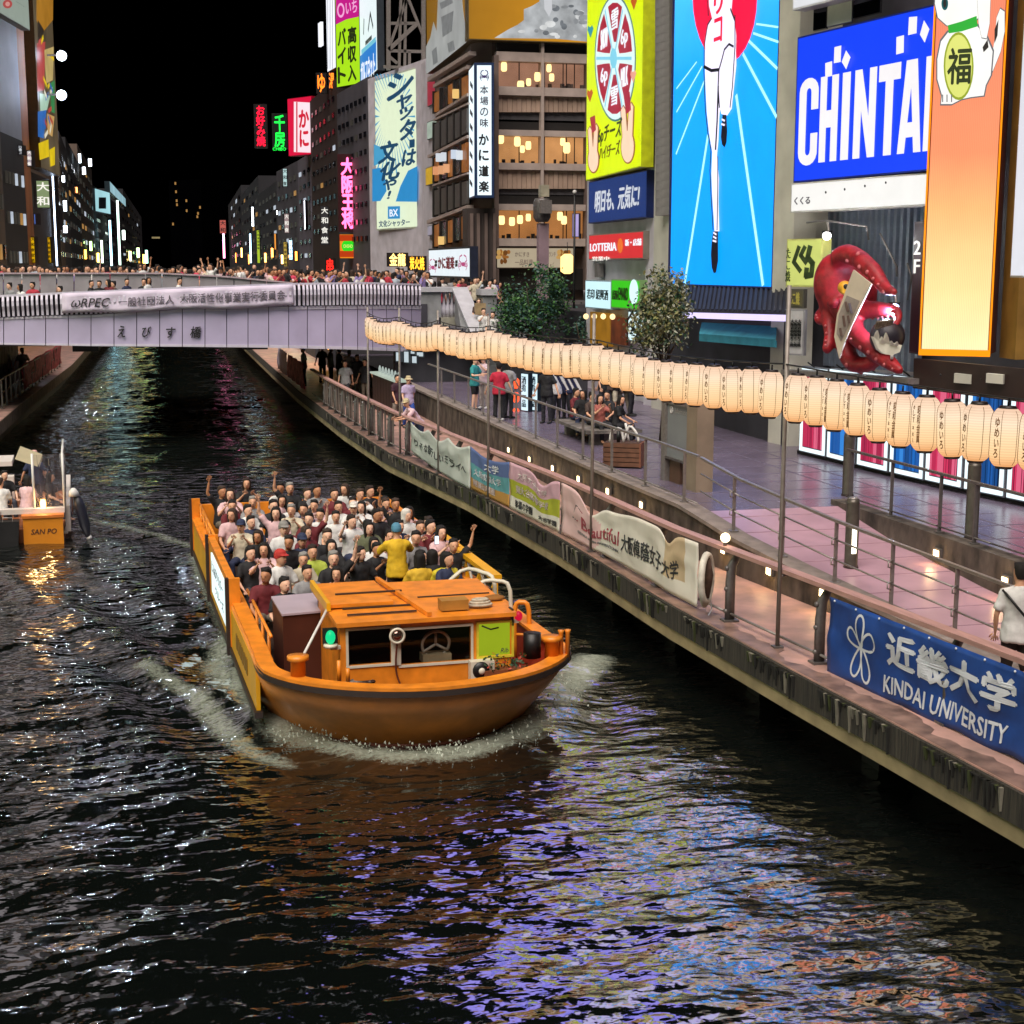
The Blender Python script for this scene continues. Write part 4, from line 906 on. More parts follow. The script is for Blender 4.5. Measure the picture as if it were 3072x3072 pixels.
# ---------------- red octopus sculpture
OY = 28.6
def po(x, y, dy=0): return PY(2350+450*x/1932, 700+450*y/1932, OY+dy-(x-400)*.0016)
oc = thing('octopus_sculpture', 'giant red octopus sculpture with curling arms and a big yellow eye', 'sculpture', po(900, 1720))
m_oc = mat('octopus_red', '#9c1c26', .5, nz=5, amt=.5, bump=.35, spec=.5); m_suck = mat('sucker_pink', '#c06064', .45, nz=6)
q = MB(); c = po(690, 640); k = lambda px: px*450/1932*OY*YK/FPX*1.22
q.ball(c, (k(265), k(230), k(345)), 22, 16); q.ball(po(650, 900, -.05), (k(170), k(170), k(180)), 16, 12); q.ball(po(760, 420), (k(190), k(170), k(180)), 16, 12)
q.ball(po(850, 800, .1), (k(330), k(180), k(330)), 18, 12)
bm = q.bm
arms = [([(700, 330), (830, 270), (1000, 350), (1010, 360), (1150, 480), (1250, 620), (1330, 720), (1450, 760)], [120, 120, 110, 110, 100, 85, 70, 35], -.25),
        ([(900, 900), (1050, 980), (1200, 980), (1330, 990), (1440, 1010), (1480, 1090), (1440, 1180), (1390, 1260)], [130, 110, 95, 85, 70, 50, 36, 16], -.1),
        ([(720, 900), (870, 1150), (950, 1320), (1120, 1450), (1260, 1580), (1400, 1690), (1520, 1780)], [140, 130, 120, 115, 100, 80, 40], -.3),
        ([(650, 960), (780, 1350), (830, 1560), (920, 1680), (1080, 1690), (1220, 1640)], [130, 110, 110, 105, 90, 60], -.05),
        ([(600, 960), (590, 1150), (600, 1300), (580, 1450), (540, 1520)], [100, 80, 70, 70, 50], -.2),
        ([(560, 980), (470, 1060), (470, 1120), (520, 1130)], [80, 70, 60, 45], 0),
        ([(1010, 330), (1030, 270), (1070, 300), (1080, 360)], [40, 38, 34, 20], -.1)]
def smooth_path(P, Rr, n=3):
    o, r_ = [], []
    for i in range(len(P)-1):
        p0, p1, p2, p3 = P[max(i-1, 0)], P[i], P[i+1], P[min(i+2, len(P)-1)]
        for j in range(n):
            t = j/n; o.append(.5*((2*p1)+(p2-p0)*t+(2*p0-5*p1+4*p2-p3)*t*t+(3*p1-p0-3*p2+p3)*t**3)); r_.append(Rr[i]+(Rr[i+1]-Rr[i])*t)
    return o+[P[-1]], r_+[Rr[-1]]
sk = MB()
for pts, rr, dy in arms:
    P, rr = smooth_path([po(x, y, dy-.12*i) for i, (x, y) in enumerate(pts)], [k(r_)*.95 for r_ in rr]); q.tube(P, rr, 12)
    for i in range(4, len(P)-1, 2):
        d = (P[i+1]-P[i]).normalized(); s_ = d.cross(Vector((0, -1, 0))).normalized()
        for sg in (1,):
            sk.ball(P[i]+s_*sg*rr[i]*.85+Vector((0, -rr[i]*.45, 0)), rr[i]*.26, 7, 5)
ob = q.build('body', m_oc, oc, world=True)
rm = ob.modifiers.new('blend', 'REMESH'); rm.mode = 'VOXEL'; rm.voxel_size = .05; rm.use_smooth_shade = True
sm = ob.modifiers.new('soft', 'SMOOTH'); sm.factor = .6; sm.iterations = 4
tag(sk.build('sucker', m_suck, oc, world=True), kind='stuff')
q = MB(); q.ball(po(790, 700, -.85), k(75), 14, 10); ey = q.build('eye', mat('eye_yellow', '#e8a830', .3), oc, world=True)
MB().ball(po(806, 685, -1.1), k(28), 10, 8).build('pupil', BLK, ey, world=True)
q = MB(); q.tube([po(620, 905, -.55), po(650, 900, -.75), po(690, 870, -.8)], [k(50), k(60), k(40)], 10); q.build('snout', m_oc, oc, world=True)
# tapered board in front of the octopus
tb = thing('menu_board', 'tall tapered pale board with printed pictures held in front of the octopus', 'board', po(740, 1500, -1.2))
P = [(900, 470), (1135, 655), (880, 1180), (775, 1440), (720, 1620), (655, 1330), (690, 1050), (830, 660)]
F = [po(x, y, -1.25) for x, y in P]; n = Vector((.1, .14, 0)); MB().hexa(F, [p+n for p in F]).build('board', mat('board_buff', '#c8bca6', .6, nz=3, amt=.12), tb, world=True)
F = [po(x, y, -1.27) for x, y in [(820, 800), (985, 870), (850, 1170), (745, 1390), (690, 1290), (720, 1040)]]; MB().hexa(F, [p+Vector((0, .02, 0)) for p in F]).build('printed_panel', mat('board_print', '#8a8078', .6, nz=9, amt=.5, two='#8a8078'), tb, world=True)
for s_, t_ in (((800, 880), (830, 1010)), ((850, 900), (880, 1030)), ((770, 1060), (790, 1200)), ((830, 1060), (850, 1160)), ((730, 1220), (750, 1320))):
    MB().bar(po(*s_, -1.3), po(*t_, -1.3), .045, .02).build('printed_character', mat('print_brown', '#5a463c', .6) if s_[0] != 850 else m_gink, tb, world=True)
# dark globe with white flame-like petals
gp = thing('petal_globe', 'dark glass globe ringed with white pointed petals on a short stem under an octopus arm', 'sculpture', po(1400, 1620, -1))
MB().ball(po(1340, 1330, -.8), k(185), 18, 12).build('globe', mat('globe_glass', '#241f28', .45, nz=3, spec=.4), gp, world=True)
MB().tube([po(1400, 1620, -1), po(1400, 1520, -1)], k(18), 8).build('stem', m_white, gp, world=True)
m_pet = mat('petal_white', '#f2ecde', .5, nz=4)
for pts in ([(1180, 1330), (1220, 1250), (1240, 1380)], [(1250, 1420), (1275, 1330), (1310, 1430)], [(1300, 1400), (1330, 1280), (1375, 1420)], [(1370, 1440), (1400, 1385), (1430, 1450)], [(1430, 1450), (1475, 1395), (1480, 1450)]):
    a, b, c_ = pts; F = [po(*a, -1.62), po((a[0]+b[0])/2-6, (a[1]+b[1])/2, -1.68), po(*b, -1.72), po((b[0]+c_[0])/2+6, (b[1]+c_[1])/2, -1.68), po(*c_, -1.62)]
    MB().hexa(F, [p+Vector((0, .06, 0)) for p in F]).build('petal', m_pet, gp, world=True)
q = MB(); F = [po(x, y, -1.6) for x, y in [(1160, 1330), (1480, 1430), (1530, 1440), (1500, 1530), (1400, 1570), (1300, 1555), (1230, 1500)]]; q.hexa(F, [p+Vector((0, .12, 0)) for p in F]).build('petal_bowl', m_pet, gp, world=True)
for i in range(8):
    x = 1190+i*28; MB().bar(po(x, 1230-i*8, -1.55), po(x+25, 1140-i*4, -1.6), .05, .04).build('petal_stripe', mat('petal_brown', '#6a5a48', .5, nz=6), gp, world=True)
# ledge
a, b = PY(2400, 1108, 30.9), PY(2790, 1135, 26.0); MB().hexa([a+Vector((-.5, 0, -.12)), b+Vector((-.5, 0, -.12)), b+Vector((1.5, 0, -.12)), a+Vector((1.5, 0, -.12))], [a+Vector((-.5, 0, 0)), b+Vector((-.5, 0, 0)), b+Vector((1.5, 0, 0)), a+Vector((1.5, 0, 0))]).build('ledge', m_steel, ob_, world=True)
YK = 1.0
# ================================================================== RESTAURANT BLOCK BEHIND THE BRIDGE, FAR SIGNS, FAR ROWS
def c3(x, y): return (1250+.4657*x, .4657*y)
KY = 72.0
def kf(u, v, dy=0): return PY(u, v, KY+dy)
P0, P1 = PY(1488, 500, KY), PY(1766, 500, KY)               # face towards us
PC = PY(1402, 500, KY+1.2); PB = PY(1268, 500, KY+17)       # chamfer and canal side
kb = thing('restaurant_building', 'brown restaurant building with lit lantern windows behind the bridge end', 'building', (P0.x, KY, ZD))
m_kb = mat('restaurant_brown', '#6e5e58', .7, nz=1, amt=.25); m_kl = mat('restaurant_beam', '#b0a098', .6, nz=1.5, amt=.2); m_kp = mat('restaurant_panel', '#b09684', .7, nz=1.2, amt=.2); m_kk = mat('restaurant_black', '#15110f', .6, nz=2)
z0, z1 = 2.0, PY(1600, 60, KY).z
base = [Vector((p.x, p.y+.8, 0)) for p in (P1, P0)]+[Vector((PC.x+.4, PC.y+.9, 0)), Vector((PB.x+.8, PB.y, 0)), Vector((P1.x, PB.y, 0))]
MB().hexa([p+Vector((0, 0, z0)) for p in base], [p+Vector((0, 0, z1)) for p in base]).build('wall', m_kb, kb, world=True)
def kq(u0, v0, u1, v1, nm, m, d0=0., d1=.3, parent=None):
    a, b = kf(u0, v1, d0), kf(u1, v0, d0); return MB().box(a.x, b.x, KY+d0, KY+d1, a.z, b.z).build(nm, m, parent or kb, world=True)
for v0, v1 in ((163, 182), (266, 284), (394, 406), (492, 508), (614, 630), (716, 738)): kq(1490, v0, 1764, v1, 'beam', m_kl, -.05, .5)
for v0, v1 in ((284, 336), (508, 566)):
    for u0, u1 in ((1494, 1622), (1632, 1760)):
        n = 9
        for i in range(n): kq(u0+(u1-u0)*i/n+.5, v0+1, u0+(u1-u0)*(i+1)/n-.5, v1, 'cladding_panel', m_kp, .15+.03*(i % 2), .6)
for v0, v1, m in ((336, 364, mat('restaurant_grey', '#4c4a4e', .6, nz=2)), (364, 394, m_kk), (566, 586, mat('restaurant_grey', '#4c4a4e')), (586, 614, m_kk), (122, 163, m_kk), (738, 745, m_kk), (806, 870, m_kk)): kq(1490, v0, 1764, v1, 'band', m, .35, .7)
m_room1 = screen('lit_room', [(0, '#8a5a34'), (.5, '#b07a58'), (1, '#8a6458')], .75, 'Z', 0, 30); 
rooms = [(182, 266, '#a87a62'), (406, 492, '#d89a60'), (630, 716, '#b87a44')]
for fi, (v0, v1, h) in enumerate(rooms):
    rm_ = lit('room_glow'+h, h, 1.3, .45, .7)
    for u0, u1 in ((1494, 1622), (1634, 1758)):
        kq(u0, v0, u1, v1, 'window', rm_, .7, .78); 
    for u in (1494, 1558, 1622, 1634, 1690, 1700, 1724, 1758): kq(u-1, v0, u+1, v1, 'mullion', m_kk, .3, .4)
    g_ = kq(1496, v0+1, 1758, v1-1, 'glass', mat('window_glass', '#0c0e10', .03, spec=.8, amt=.02), .25, .27)
    rs = random.Random(fi)
    for i in range(12):                                       # dark furniture and guests inside
        u = 1500+rs.random()*250; h = rs.uniform(6, 16)
        if abs(u-1628) > 12: kq(u, v1-h, u+rs.uniform(5, 14), v1, 'furniture', m_kk if fi else m_kb, .45, .6)
gb_ = bpy.data.materials['window_glass'].node_tree.nodes['Principled BSDF']; gb_.inputs['Alpha'].default_value = .14
kq(1622, 120, 1633, 860, 'column', m_kl, -.1, .5); kq(1484, 165, 1496, 870, 'column', m_kb, -.1, .5); kq(1756, 165, 1766, 870, 'column', m_kb, -.1, .5)
lanw = None
for u, v in ((1512, 200), (1562, 258), (1586, 246), (1612, 230), (1647, 204), (1655, 232), (1501, 414), (1552, 424), (1567, 447), (1585, 436), (1688, 425), (1700, 443), (1505, 660), (1536, 664), (1560, 658), (1585, 652), (1680, 648), (1692, 660)):
    p = kf(u, v, .12)
    if lanw is None: lanw = MB().loft([(0, 0, -.22, .1, .1), (0, 0, -.15, .15, .14), (0, 0, .1, .15, .14), (0, 0, .2, .12, .1)], 10).build('hanging_lamp', lit('room_lantern', '#ffd890', 1.9, .1), kb)
    else: lanw = inst(lanw, 'hanging_lamp', kb)
    lanw.location = p-Vector(kb.location); sc_ = .8+.45*((u*7+v*3) % 10)/10; lanw.scale = (sc_, sc_, sc_)
for u0, u1 in ((1489, 1615), (1642, 1724)):
    S = Sign('food_poster', 'lit cream food poster under the restaurant windows, %s the grey pillar' % ('left of' if u0 < 1600 else 'right of'), 'poster', (u0, 742, 804, KY-.1), (u1, 743, 806, KY-.1), .1, '#4a3a30', lit('poster_cream', '#c8b89c', .7, .1))
    uu = u0+22 if u0 < 1600 else u0+50
    rs = random.Random(9)
    for i in range(14): S.ell(uu+rs.uniform(-16, 18), 772+rs.uniform(-18, 20), rs.uniform(4, 9), rs.uniform(4, 9), lit('dish'+str(i % 3), ['#a86a30', '#d8a860', '#7a4a20'][i % 3], .7), 'dish', 9)
    S.text('かにすき' if u0 < 1600 else 'ランチ', u0+55 if u0 < 1600 else u0+4, 756, u0+98 if u0 < 1600 else u0+24, 770, m_kb, .01); 
    if u0 < 1600: S.text('一品料理', u0+55, 778, u0+108, 796, m_kb, .01)
# canal side of the restaurant: bays, beams and columns on the receding face
def kl(u, v, off=0.):
    p = PL(u, v, (PB.x, PB.y), (PC.x, PC.y)); return p+Vector((-off, -off*.1, 0))
def klq(pts, nm, m, o0=.05, o1=-.3):
    return MB().hexa([kl(*c3(*p), o0) for p in pts], [kl(*c3(*p), o1) for p in pts]).build(nm, m, kb, world=True)
for (xa, ya), (xb, yb), hh in (((345, 330), (75, 500), 26), ((330, 420), (110, 545), 22), ((330, 600), (120, 735), 18), ((335, 660), (110, 770), 12), ((330, 870), (75, 1000), 18), ((330, 1110), (105, 1190), 12), ((330, 1320), (70, 1420), 22)):
    klq([(xb, yb), (xa, ya), (xa, ya+hh), (xb, yb+hh)], 'beam', m_kl)
for (t0, t1, b0, b1) in ((470, 590, 610, 735), (680, 790, 860, 985), (900, 1010, 1110, 1180), (1150, 1215, 1320, 1400), (1370, 1440, 1540, 1600)):
    for i in range(5):
        xa, xb = 330-44*i-4, 330-44*(i+1)+4; f = lambda x, a, b: a+(b-a)*(330-x)/220
        m = lit('side_room_warm', '#a8662e', .8, .6, 2) if (t0 in (470, 900, 1370) and i % 2 == 0) else mat('side_window', '#3a3634', .25, nz=2, amt=.6, spec=.7)
        if t0 == 1150 or t0 == 680: m = mat('side_shutter', '#54504c', .6, nz=3)
        klq([(xb, f(xb, t0, t1)+14), (xa, f(xa, t0, t1)+14), (xa, f(xa, b0, b1)-10), (xb, f(xb, b0, b1)-10)], 'window', m, .03, -.1)
        klq([(xb-4, f(xb, t0, t1)), (xb+3, f(xb, t0, t1)), (xb+3, f(xb, b0, b1)), (xb-4, f(xb, b0, b1))], 'column', m_kk, .09, -.2)
q = None
for x, y, h in ((145, 1100, '#e8a070'), (180, 1095, '#e8a878'), (215, 1085, '#f0b080'), (165, 1015, '#e0e8f0'), (200, 1010, '#e0e8f0'), (265, 995, '#d8e4f4'), (300, 1000, '#e8f0f8'), (275, 605, '#ffd080'), (180, 1550, '#ffd080')):
    p = kl(*c3(x, y), .2); MB().box(-.15, .15, -.1, .1, -.22, .22).build('side_lamp', lit('side_lamp'+h, h, .8), kb).location = p-Vector(kb.location)
kq(1404, 625, 1486, 880, 'corner_column', mat('corner_brown', '#3c3330', .6, nz=2, stretch=(3, 3, .2)), -.3, 1.0)
for u in (1412, 1432, 1455, 1480): kq(u, 640, u+8, 880, 'pilaster', m_kb, -.42, -.3)
# wrapped orange beer billboard on the roof
S = Sign('roof_billboard', 'orange roof billboard with white foam over a grey glass, above the restaurant', 'billboard', (1404, -260, 121, KY-.3), (1772, -260, 128, KY-.3), .8, '#6a5a3a', screen('roof_orange', [(0, '#a8741a'), (1, '#d89420')], .9, 'X', 0, 6))
FO = lit('foam_grey', '#cdd1d4', .85, .6, 1.1); FO2 = lit('foam_shade', '#b0b4b8', .75, .5, 1.4)
S.poly([c3(*p) for p in [(500, 245), (590, 190), (650, 160), (690, 130), (690, 60), (740, 40), (790, 10), (790, -400), (1110, -400), (1110, 270), (900, 250)]], FO, 'foam')
rs = random.Random(14)
for k in range(34):                                         # froth: round lumps of lighter and darker grey along the foam
    x, y = rs.uniform(560, 1090), rs.uniform(20, 250)
    if y > 250-(x-520)*.42 or x > 820: S.ell(*c3(x, y), rs.uniform(5, 17), rs.uniform(4, 12), [FO2, lit('foam_light', '#e4e6e6', .9, .3, 2), lit('foam_deep', '#8c9298', .7, .4, 2)][k % 3], 'froth', 14)
S.poly([c3(*p) for p in [(800, -400), (850, -400), (870, 60), (850, 110), (820, 60)]], lit('glass_grey', '#d8dade', .8), 'glass_edge')
Sign('added_billboard', 'invented lavender screen above the orange roof billboard, beyond the photo top', 'billboard', (1404, -1300, -290, KY-.3), (1772, -1300, -290, KY-.3), .8, '#403a5a', lit('lavender_screen', '#a498ff', 2.0, .5, .25))  # invented screen, there for its lavender reflection in the water
a, b = PY(1278, 219, KY+17.3), PY(1404, 121, KY-.3)
S = Sign('roof_billboard', 'side panel of the roof billboard, pale grey letters on orange, over the canal side', 'billboard', (1279, -260, 218, KY+14), (1403, -260, 122, KY+.4), .8, '#6a5a3a', screen('roof_orange_side', [(0, '#8a6014'), (1, '#a87820')], .8, 'X', 0, 14))
S.poly([c3(*p) for p in [(62, 480), (62, 300), (90, 240), (110, 140), (130, 200), (150, -300), (270, -300), (300, 60), (330, 265), (200, 370)]], lit('letter_grey', '#b4b6b4', .8, .3, .5), 'letter_panel')
for pts in ([(150, 20), (230, -20), (235, 20), (160, 60)], [(160, 110), (240, 70), (230, 200), (170, 240)], [(100, 330), (130, 300), (140, 400), (110, 420)], [(200, 280), (240, 260), (250, 320), (210, 340)]): S.poly([c3(*p) for p in pts], lit('letter_shade', '#8e9090', .7, .3), 'letter_shade')
# vertical crab restaurant sign at the corner
S = Sign('vertical_sign', 'tall white lit vertical sign with a crab crest and brush characters at the restaurant corner', 'sign', (1424, 188, 594, KY-1.2), (1482, 188, 592, KY-1.4), 1.0, '#16305a', lit('vertical_white', '#e8f8ff', 1.15), inset=.12)
CR = mat('crest_purple', '#4a3a78', .5)
def crab(S, u, v, s, m, wide=1.0):
    S.ell(u, v+2*s, 5*s*wide, 4.5*s, m, 'crab_shell', 12)
    for sg in (-1, 1):
        S.stroke([(u+sg*4*s*wide, v), (u+sg*11*s*wide, v-6*s), (u+sg*9*s*wide, v-14*s), (u+sg*3*s*wide, v-17*s)], .045*s, m, 'claw')
        for j in range(3): S.stroke([(u+sg*5*s*wide, v+2*s+j*2*s), (u+sg*12*s*wide, v+(j*4-1)*s), (u+sg*(13-j*2)*s*wide, v+(6+j*4)*s)], .028*s, m, 'crab_leg')
crab(S, 1453, 228, 1.0, CR)
for i, ch in enumerate('本場の味'): S.text(ch, 1440, 257+i*33, 1465, 257+i*33+26, mat('brush_grey', '#4a4a5a', .5), .03)
for i, ch in enumerate('かに道楽'): S.text(ch, 1436, 402+i*47, 1467, 402+i*47+34, BLK, .06)
S = Sign('vertical_sign', 'narrow receding side of the tall white vertical sign at the restaurant corner', 'sign', (1407, 205, 596, KY+1.2), (1423, 190, 594, KY-1.15), .2, '#16305a', lit('vertical_white', '#e8f8ff'), inset=.08)
for i in range(8): S.stroke([(1412, 250+i*42), (1419, 262+i*42)], .22, mat('brush_grey', '#4a4a5a'), 'brush_stroke')
S = Sign('crab_sign', 'white lit sign with pink crabs and red characters low beside the restaurant corner', 'sign', (1286, 752, 838, KY+9), (1410, 732, 829, KY-1.5), .4, '#22283a', lit('crab_sign_white', '#e4eef4', 1.0), inset=.1)
PKC = lit('crab_pink', '#c04080', .8)
crab(S, 1299, 800, 1.3, PKC, .7); crab(S, 1392, 790, 1.45, PKC, .75); S.text('かに道楽', 1318, 770, 1368, 808, mat('red_ink', '#a01838', .5), .05)
for u in (1312, 1374): S.stroke([(u-3, 786), (u+3, 785)], .15, BLK, 'dash'); S.stroke([(u-3, 796), (u+3, 795)], .15, BLK, 'dash')
# shops below at deck level, neon letters
def neon(name, lab, st, u0, v0, u1, v1, y, hexc, es=1.6, back='#1c1210', vert=False, edge=None, bold=.03, cat='neon sign', bk=None):
    S = Sign(name, lab, cat, (u0, v0, v1, y), (u1, v0, v1, y-.2), .4, back, bk, inset=.05)
    du, dv = (u1-u0)*.12, (v1-v0)*.04
    if st: S.text(st, u0+du, v0+dv, u1-du, v1-dv, lit('neon'+hexc, hexc, es*1.6, .1), bold, 0, vert)
    return S
neon('neon_sign', 'warm yellow glowing characters with an awning over the crowd left of the crab sign', '金龍', 1160, 758, 1225, 800, 88, '#ffd070', 2.2); neon('neon_sign', 'orange glowing brush characters touching the crab sign', '炭火焼', 1222, 768, 1280, 812, 87, '#ffb030', 2.0)
# big shutter sign tower
tw = shell('sign_tower', 'pale tower behind the big blue and cream shutter sign', P2(1112, 104), P2(1285, 93), ZD, PY(1200, 205, 98).z, 12, m_gw)
def c2(x, y): return (700+.4658*x, .4658*y)
S = Sign('shutter_billboard', 'tall pale blue and cream billboard with blue brush lettering and sun rays', 'billboard', (1126, 218, 686, 102), (1266, 217, 690, 94), .6, '#c8d0c0', lit('shutter_cream', '#dfeccb', 1.0), inset=.1)
BL = lit('shutter_blue', '#4a9ec8', .95); B2 = lit('shutter_blue_deep', '#2f8cc8', .95)
cu, cv = c2(1030, 750)
for i in range(44):
    a = 2*math.pi*i/44; c_, s_ = math.cos(a), math.sin(a); r0, r1 = .55, 1.25 if c_ < .2 else 1.0
    p = [(cu+66*r0*math.cos(a), cv+150*r0*s_), (cu+66*r1*math.cos(a-.02), cv+150*r1*math.sin(a-.02)), (cu+66*r1*math.cos(a+.02), cv+150*r1*math.sin(a+.02))]
    p = [(max(1129, min(1263, x)), max(222, min(520, y))) for x, y in p]
    if abs(p[1][0]-p[2][0])+abs(p[1][1]-p[2][1]) > 1.2: S.poly(p, BL, 'sun_ray')
S.poly([c2(*p) for p in [(918, 930), (1000, 960), (980, 1040), (918, 1070)]], BL, 'wave'); S.poly([c2(*p) for p in [(908, 1090), (960, 1080), (990, 1140), (1000, 1230), (960, 1295), (908, 1298)]], B2, 'wave'); S.poly([c2(*p) for p in [(1060, 1298), (1090, 1200), (1140, 1100), (1200, 1070), (1196, 1300)]], B2, 'wave')
TX = mat('shutter_ink', '#2c6a94', .5, es=.35, ehex='#2a6a9a')
for ch, x0, y0, x1, y1 in (('シ', 1000, 490, 1180, 610), ('ャ', 1065, 620, 1170, 690), ('ッ', 1085, 700, 1180, 760), ('タ', 1085, 780, 1195, 890), ('ー', 1150, 900, 1185, 950), ('は', 1100, 970, 1195, 1060), ('文', 945, 920, 1080, 1040), ('化', 960, 1050, 1100, 1150), ('や', 980, 1150, 1070, 1220), ('!', 1005, 1230, 1035, 1280)):
    S.text(ch, *c2(x0, y0), *c2(x1, y1), TX, .055, .2)
S.poly([c2(*p) for p in [(1012, 1330), (1090, 1328), (1090, 1408), (1012, 1410)]], B2, 'logo_square'); S.text('BX', *c2(1024, 1350), *c2(1078, 1392), WHT, .02)
S.text('文化シャッター', *c2(955, 1422), *c2(1155, 1452), TX, .03)
# lattice mast above it
ms_ = thing('lattice_mast', 'white steel lattice mast above the shutter billboard', 'mast', PY(1210, 210, 98))
def mb_(a, b, wd=.3): MB().bar(PY(*a, 98), PY(*b, 98), wd).build('strut', m_steel, ms_, world=True)
for a, b in (((1165, 210), (1165, -30)), ((1270, 215), (1270, -30)), ((1197, 205), (1203, -30)), ((1214, 205), (1217, -30)), ((1168, 140), (1222, -10)), ((1268, 105), (1222, -10)), ((1168, 70), (1250, 70)), ((1168, 152), (1268, 155)), ((1165, 150), (1250, 72)), ((1168, 170), (1192, 190)), ((1150, 200), (1268, 205)), ((1228, 205), (1228, 155))): mb_(a, b, .26 if a[0] in (1165, 1270) else .17)
# side bits right of the shutter sign
for (u0, v0, u1, v1, h, lb) in ((1282, 240, 1305, 320, '#b02840', 'small red and white sign stack beside the restaurant roof'), (1281, 365, 1310, 420, '#b8c8b8', 'small pale sign left of the restaurant windows'), (1277, 505, 1299, 560, '#e0b020', 'small yellow sign left of the restaurant windows'), (1283, 680, 1296, 712, '#a8a0b0', 'small pale purple sign left of the crab sign')):
    Sign('side_sign', lb, 'sign', (u0, v0, v1, 91), (u1, v0-8, v1-10, 88.5), .3, '#50504a', lit('side'+h, h, .75, .3, 3))
shell('pale_block', 'narrow pale block between the shutter sign and the restaurant', P2(1268, 94), P2(1300, 90), ZD, PY(1285, 180, 92).z, 6, m_gw)
# corner billboards further left
S = Sign('corner_billboard', 'green and magenta corner billboard with big dark green characters', 'billboard', (1007, -120, 257, 116), (1078, -120, 258, 113), .6, '#3a4010', lit('lime', '#a4dc1c', 1.05))
S.poly([(1008, -118), (1077, -118), (1077, 50), (1040, 58), (1008, 74)], lit('magenta', '#c01c84', 1.0), 'magenta_panel'); S.ell(1023, 31, 11, 22, lit('pale_ring', '#f0a8d8', 1), 'ring'); S.ell(1023, 31, 7, 15, lit('magenta', '#c01c84'), 'ring_core')
S.text('いち', 1038, 6, 1072, 36, lit('pale_ring', '#f0a8d8'), .02)
for i, ch in enumerate('高収入'): S.text(ch, 1044, 82+i*57, 1071, 82+i*57+46, DKG, .06)
for i, ch in enumerate('バイト'): S.text(ch, 1014, 88+i*57, 1040, 88+i*57+46, DKG, .06)
S = Sign('corner_billboard', 'white and blue receding side of the green corner billboard', 'billboard', (1079, -120, 258, 113), (1130, -120, 208, 105), .5, '#303840', lit('corner_white', '#e4f2f4', 1.0))
S.poly([(1080, 170), (1129, 120), (1129, 207), (1080, 256)], lit('corner_blue', '#2878cc', 1), 'blue_panel'); S.text('ガルフネット', 1083, 190, 1126, 226, WHT, .03)
S.poly([(1085, 150), (1128, 110), (1128, 125), (1085, 164)], lit('aqua', '#78c8e0', .9), 'aqua_band')
for pts in ([(1093, 60), (1092, 100)], [(1106, 90), (1112, 40), (1120, 80)], [(1098, 130), (1116, 112)]): S.stroke(pts, .3, mat('grey_line', '#7a8a90', .5), 'drawing')
S = Sign('light_tower', 'white lit vertical strips at the left end of the green corner billboard', 'sign', (979, -120, 212, 122), (1005, -120, 212, 119), .5, '#303034', lit('strip_white', '#eef0f8', 1.1))
for u in (984, 991, 998): S.stroke([(u, -100), (u, 205)], .12, mat('grey_line', '#7a8a90'), 'groove')
for i in range(7): MB().box(-.9, .1, -.1, .1, -.9, .9).build('bulb_strip', lit('strip_white', '#eef0f8'), S.o).location = (-.4-.3*(i % 2), -.3, 3+i*5.2)
neon('neon_sign', 'orange flame shaped neon characters under the white strips', 'ゆ', 948, 218, 980, 280, 123, '#ff7820', 1.6, '#100808'); neon('neon_sign', 'orange neon character beside the flame shaped one', '湯', 984, 216, 1006, 268, 121, '#ff7820', 1.4, '#100808')
neon('neon_sign', 'tall red neon sign of vertical characters standing free against the sky', 'お好み焼', 762, 312, 802, 444, 150, '#ff1030', 1.8, '#120406', True)
S = neon('neon_sign', 'green neon sign with a plant-like mark against the sky', '千房', 816, 340, 862, 446, 150, '#18e040', 1.5, '#031006', True); S.text('CHIBO', 818, 442, 858, 452, lit('neon#18e040', '#18e040'), .01)
S = Sign('neon_sign', 'red framed vertical sign with white stripes and red characters left of the dark tower', 'neon sign', (864, 288, 466, 140), (936, 296, 466, 137), .8, '#b01030', lit('crimson', '#d81840', 1.0))
S.poly([(882, 305), (932, 308), (932, 458), (882, 456)], lit('kani_white', '#f0d8e0', 1.1), 'white_panel'); S.poly([(889, 306), (893, 306), (893, 456), (889, 456)], RED, 'stripe')
S.text('かに', 896, 330, 930, 440, RED, .06, 0, True)
neon('neon_sign', 'white-hot pink neon sign of tall vertical characters on the dark building', '大阪王将', 1014, 462, 1074, 696, 112, '#ff5a8c', 2.6, '#3a0814', True, bold=.06)
S = Sign('lantern_sign', 'orange lit sign with a green emblem under the pink neon characters', 'sign', (1018, 702, 776, 112), (1066, 702, 776, 111.8), .5, '#5a3010', lit('lantern_orange', '#e88a20', 1.0)); S.ell(1044, 738, 19, 20, lit('emblem_green', '#28d020', 1.1), 'emblem'); S.text('OHSHO', 1030, 733, 1058, 744, lit('pale_yellow', '#e8f080', 1), .02)
for v in (710, 718, 758, 766): S.stroke([(1022, v), (1062, v)], .25, lit('band_red', '#c84010', .8), 'band')
Sign('lantern_sign', 'dim green and orange side of the lit emblem sign', 'sign', (1067, 735, 784, 111.5), (1100, 738, 786, 109), .3, '#5a4a20', lit('dim_sign', '#8a7a28', .7, .4, .6))
neon('neon_sign', 'small bright red neon figure just above the crowd', '串', 976, 774, 1004, 818, 114, '#ff2018', 1.8)
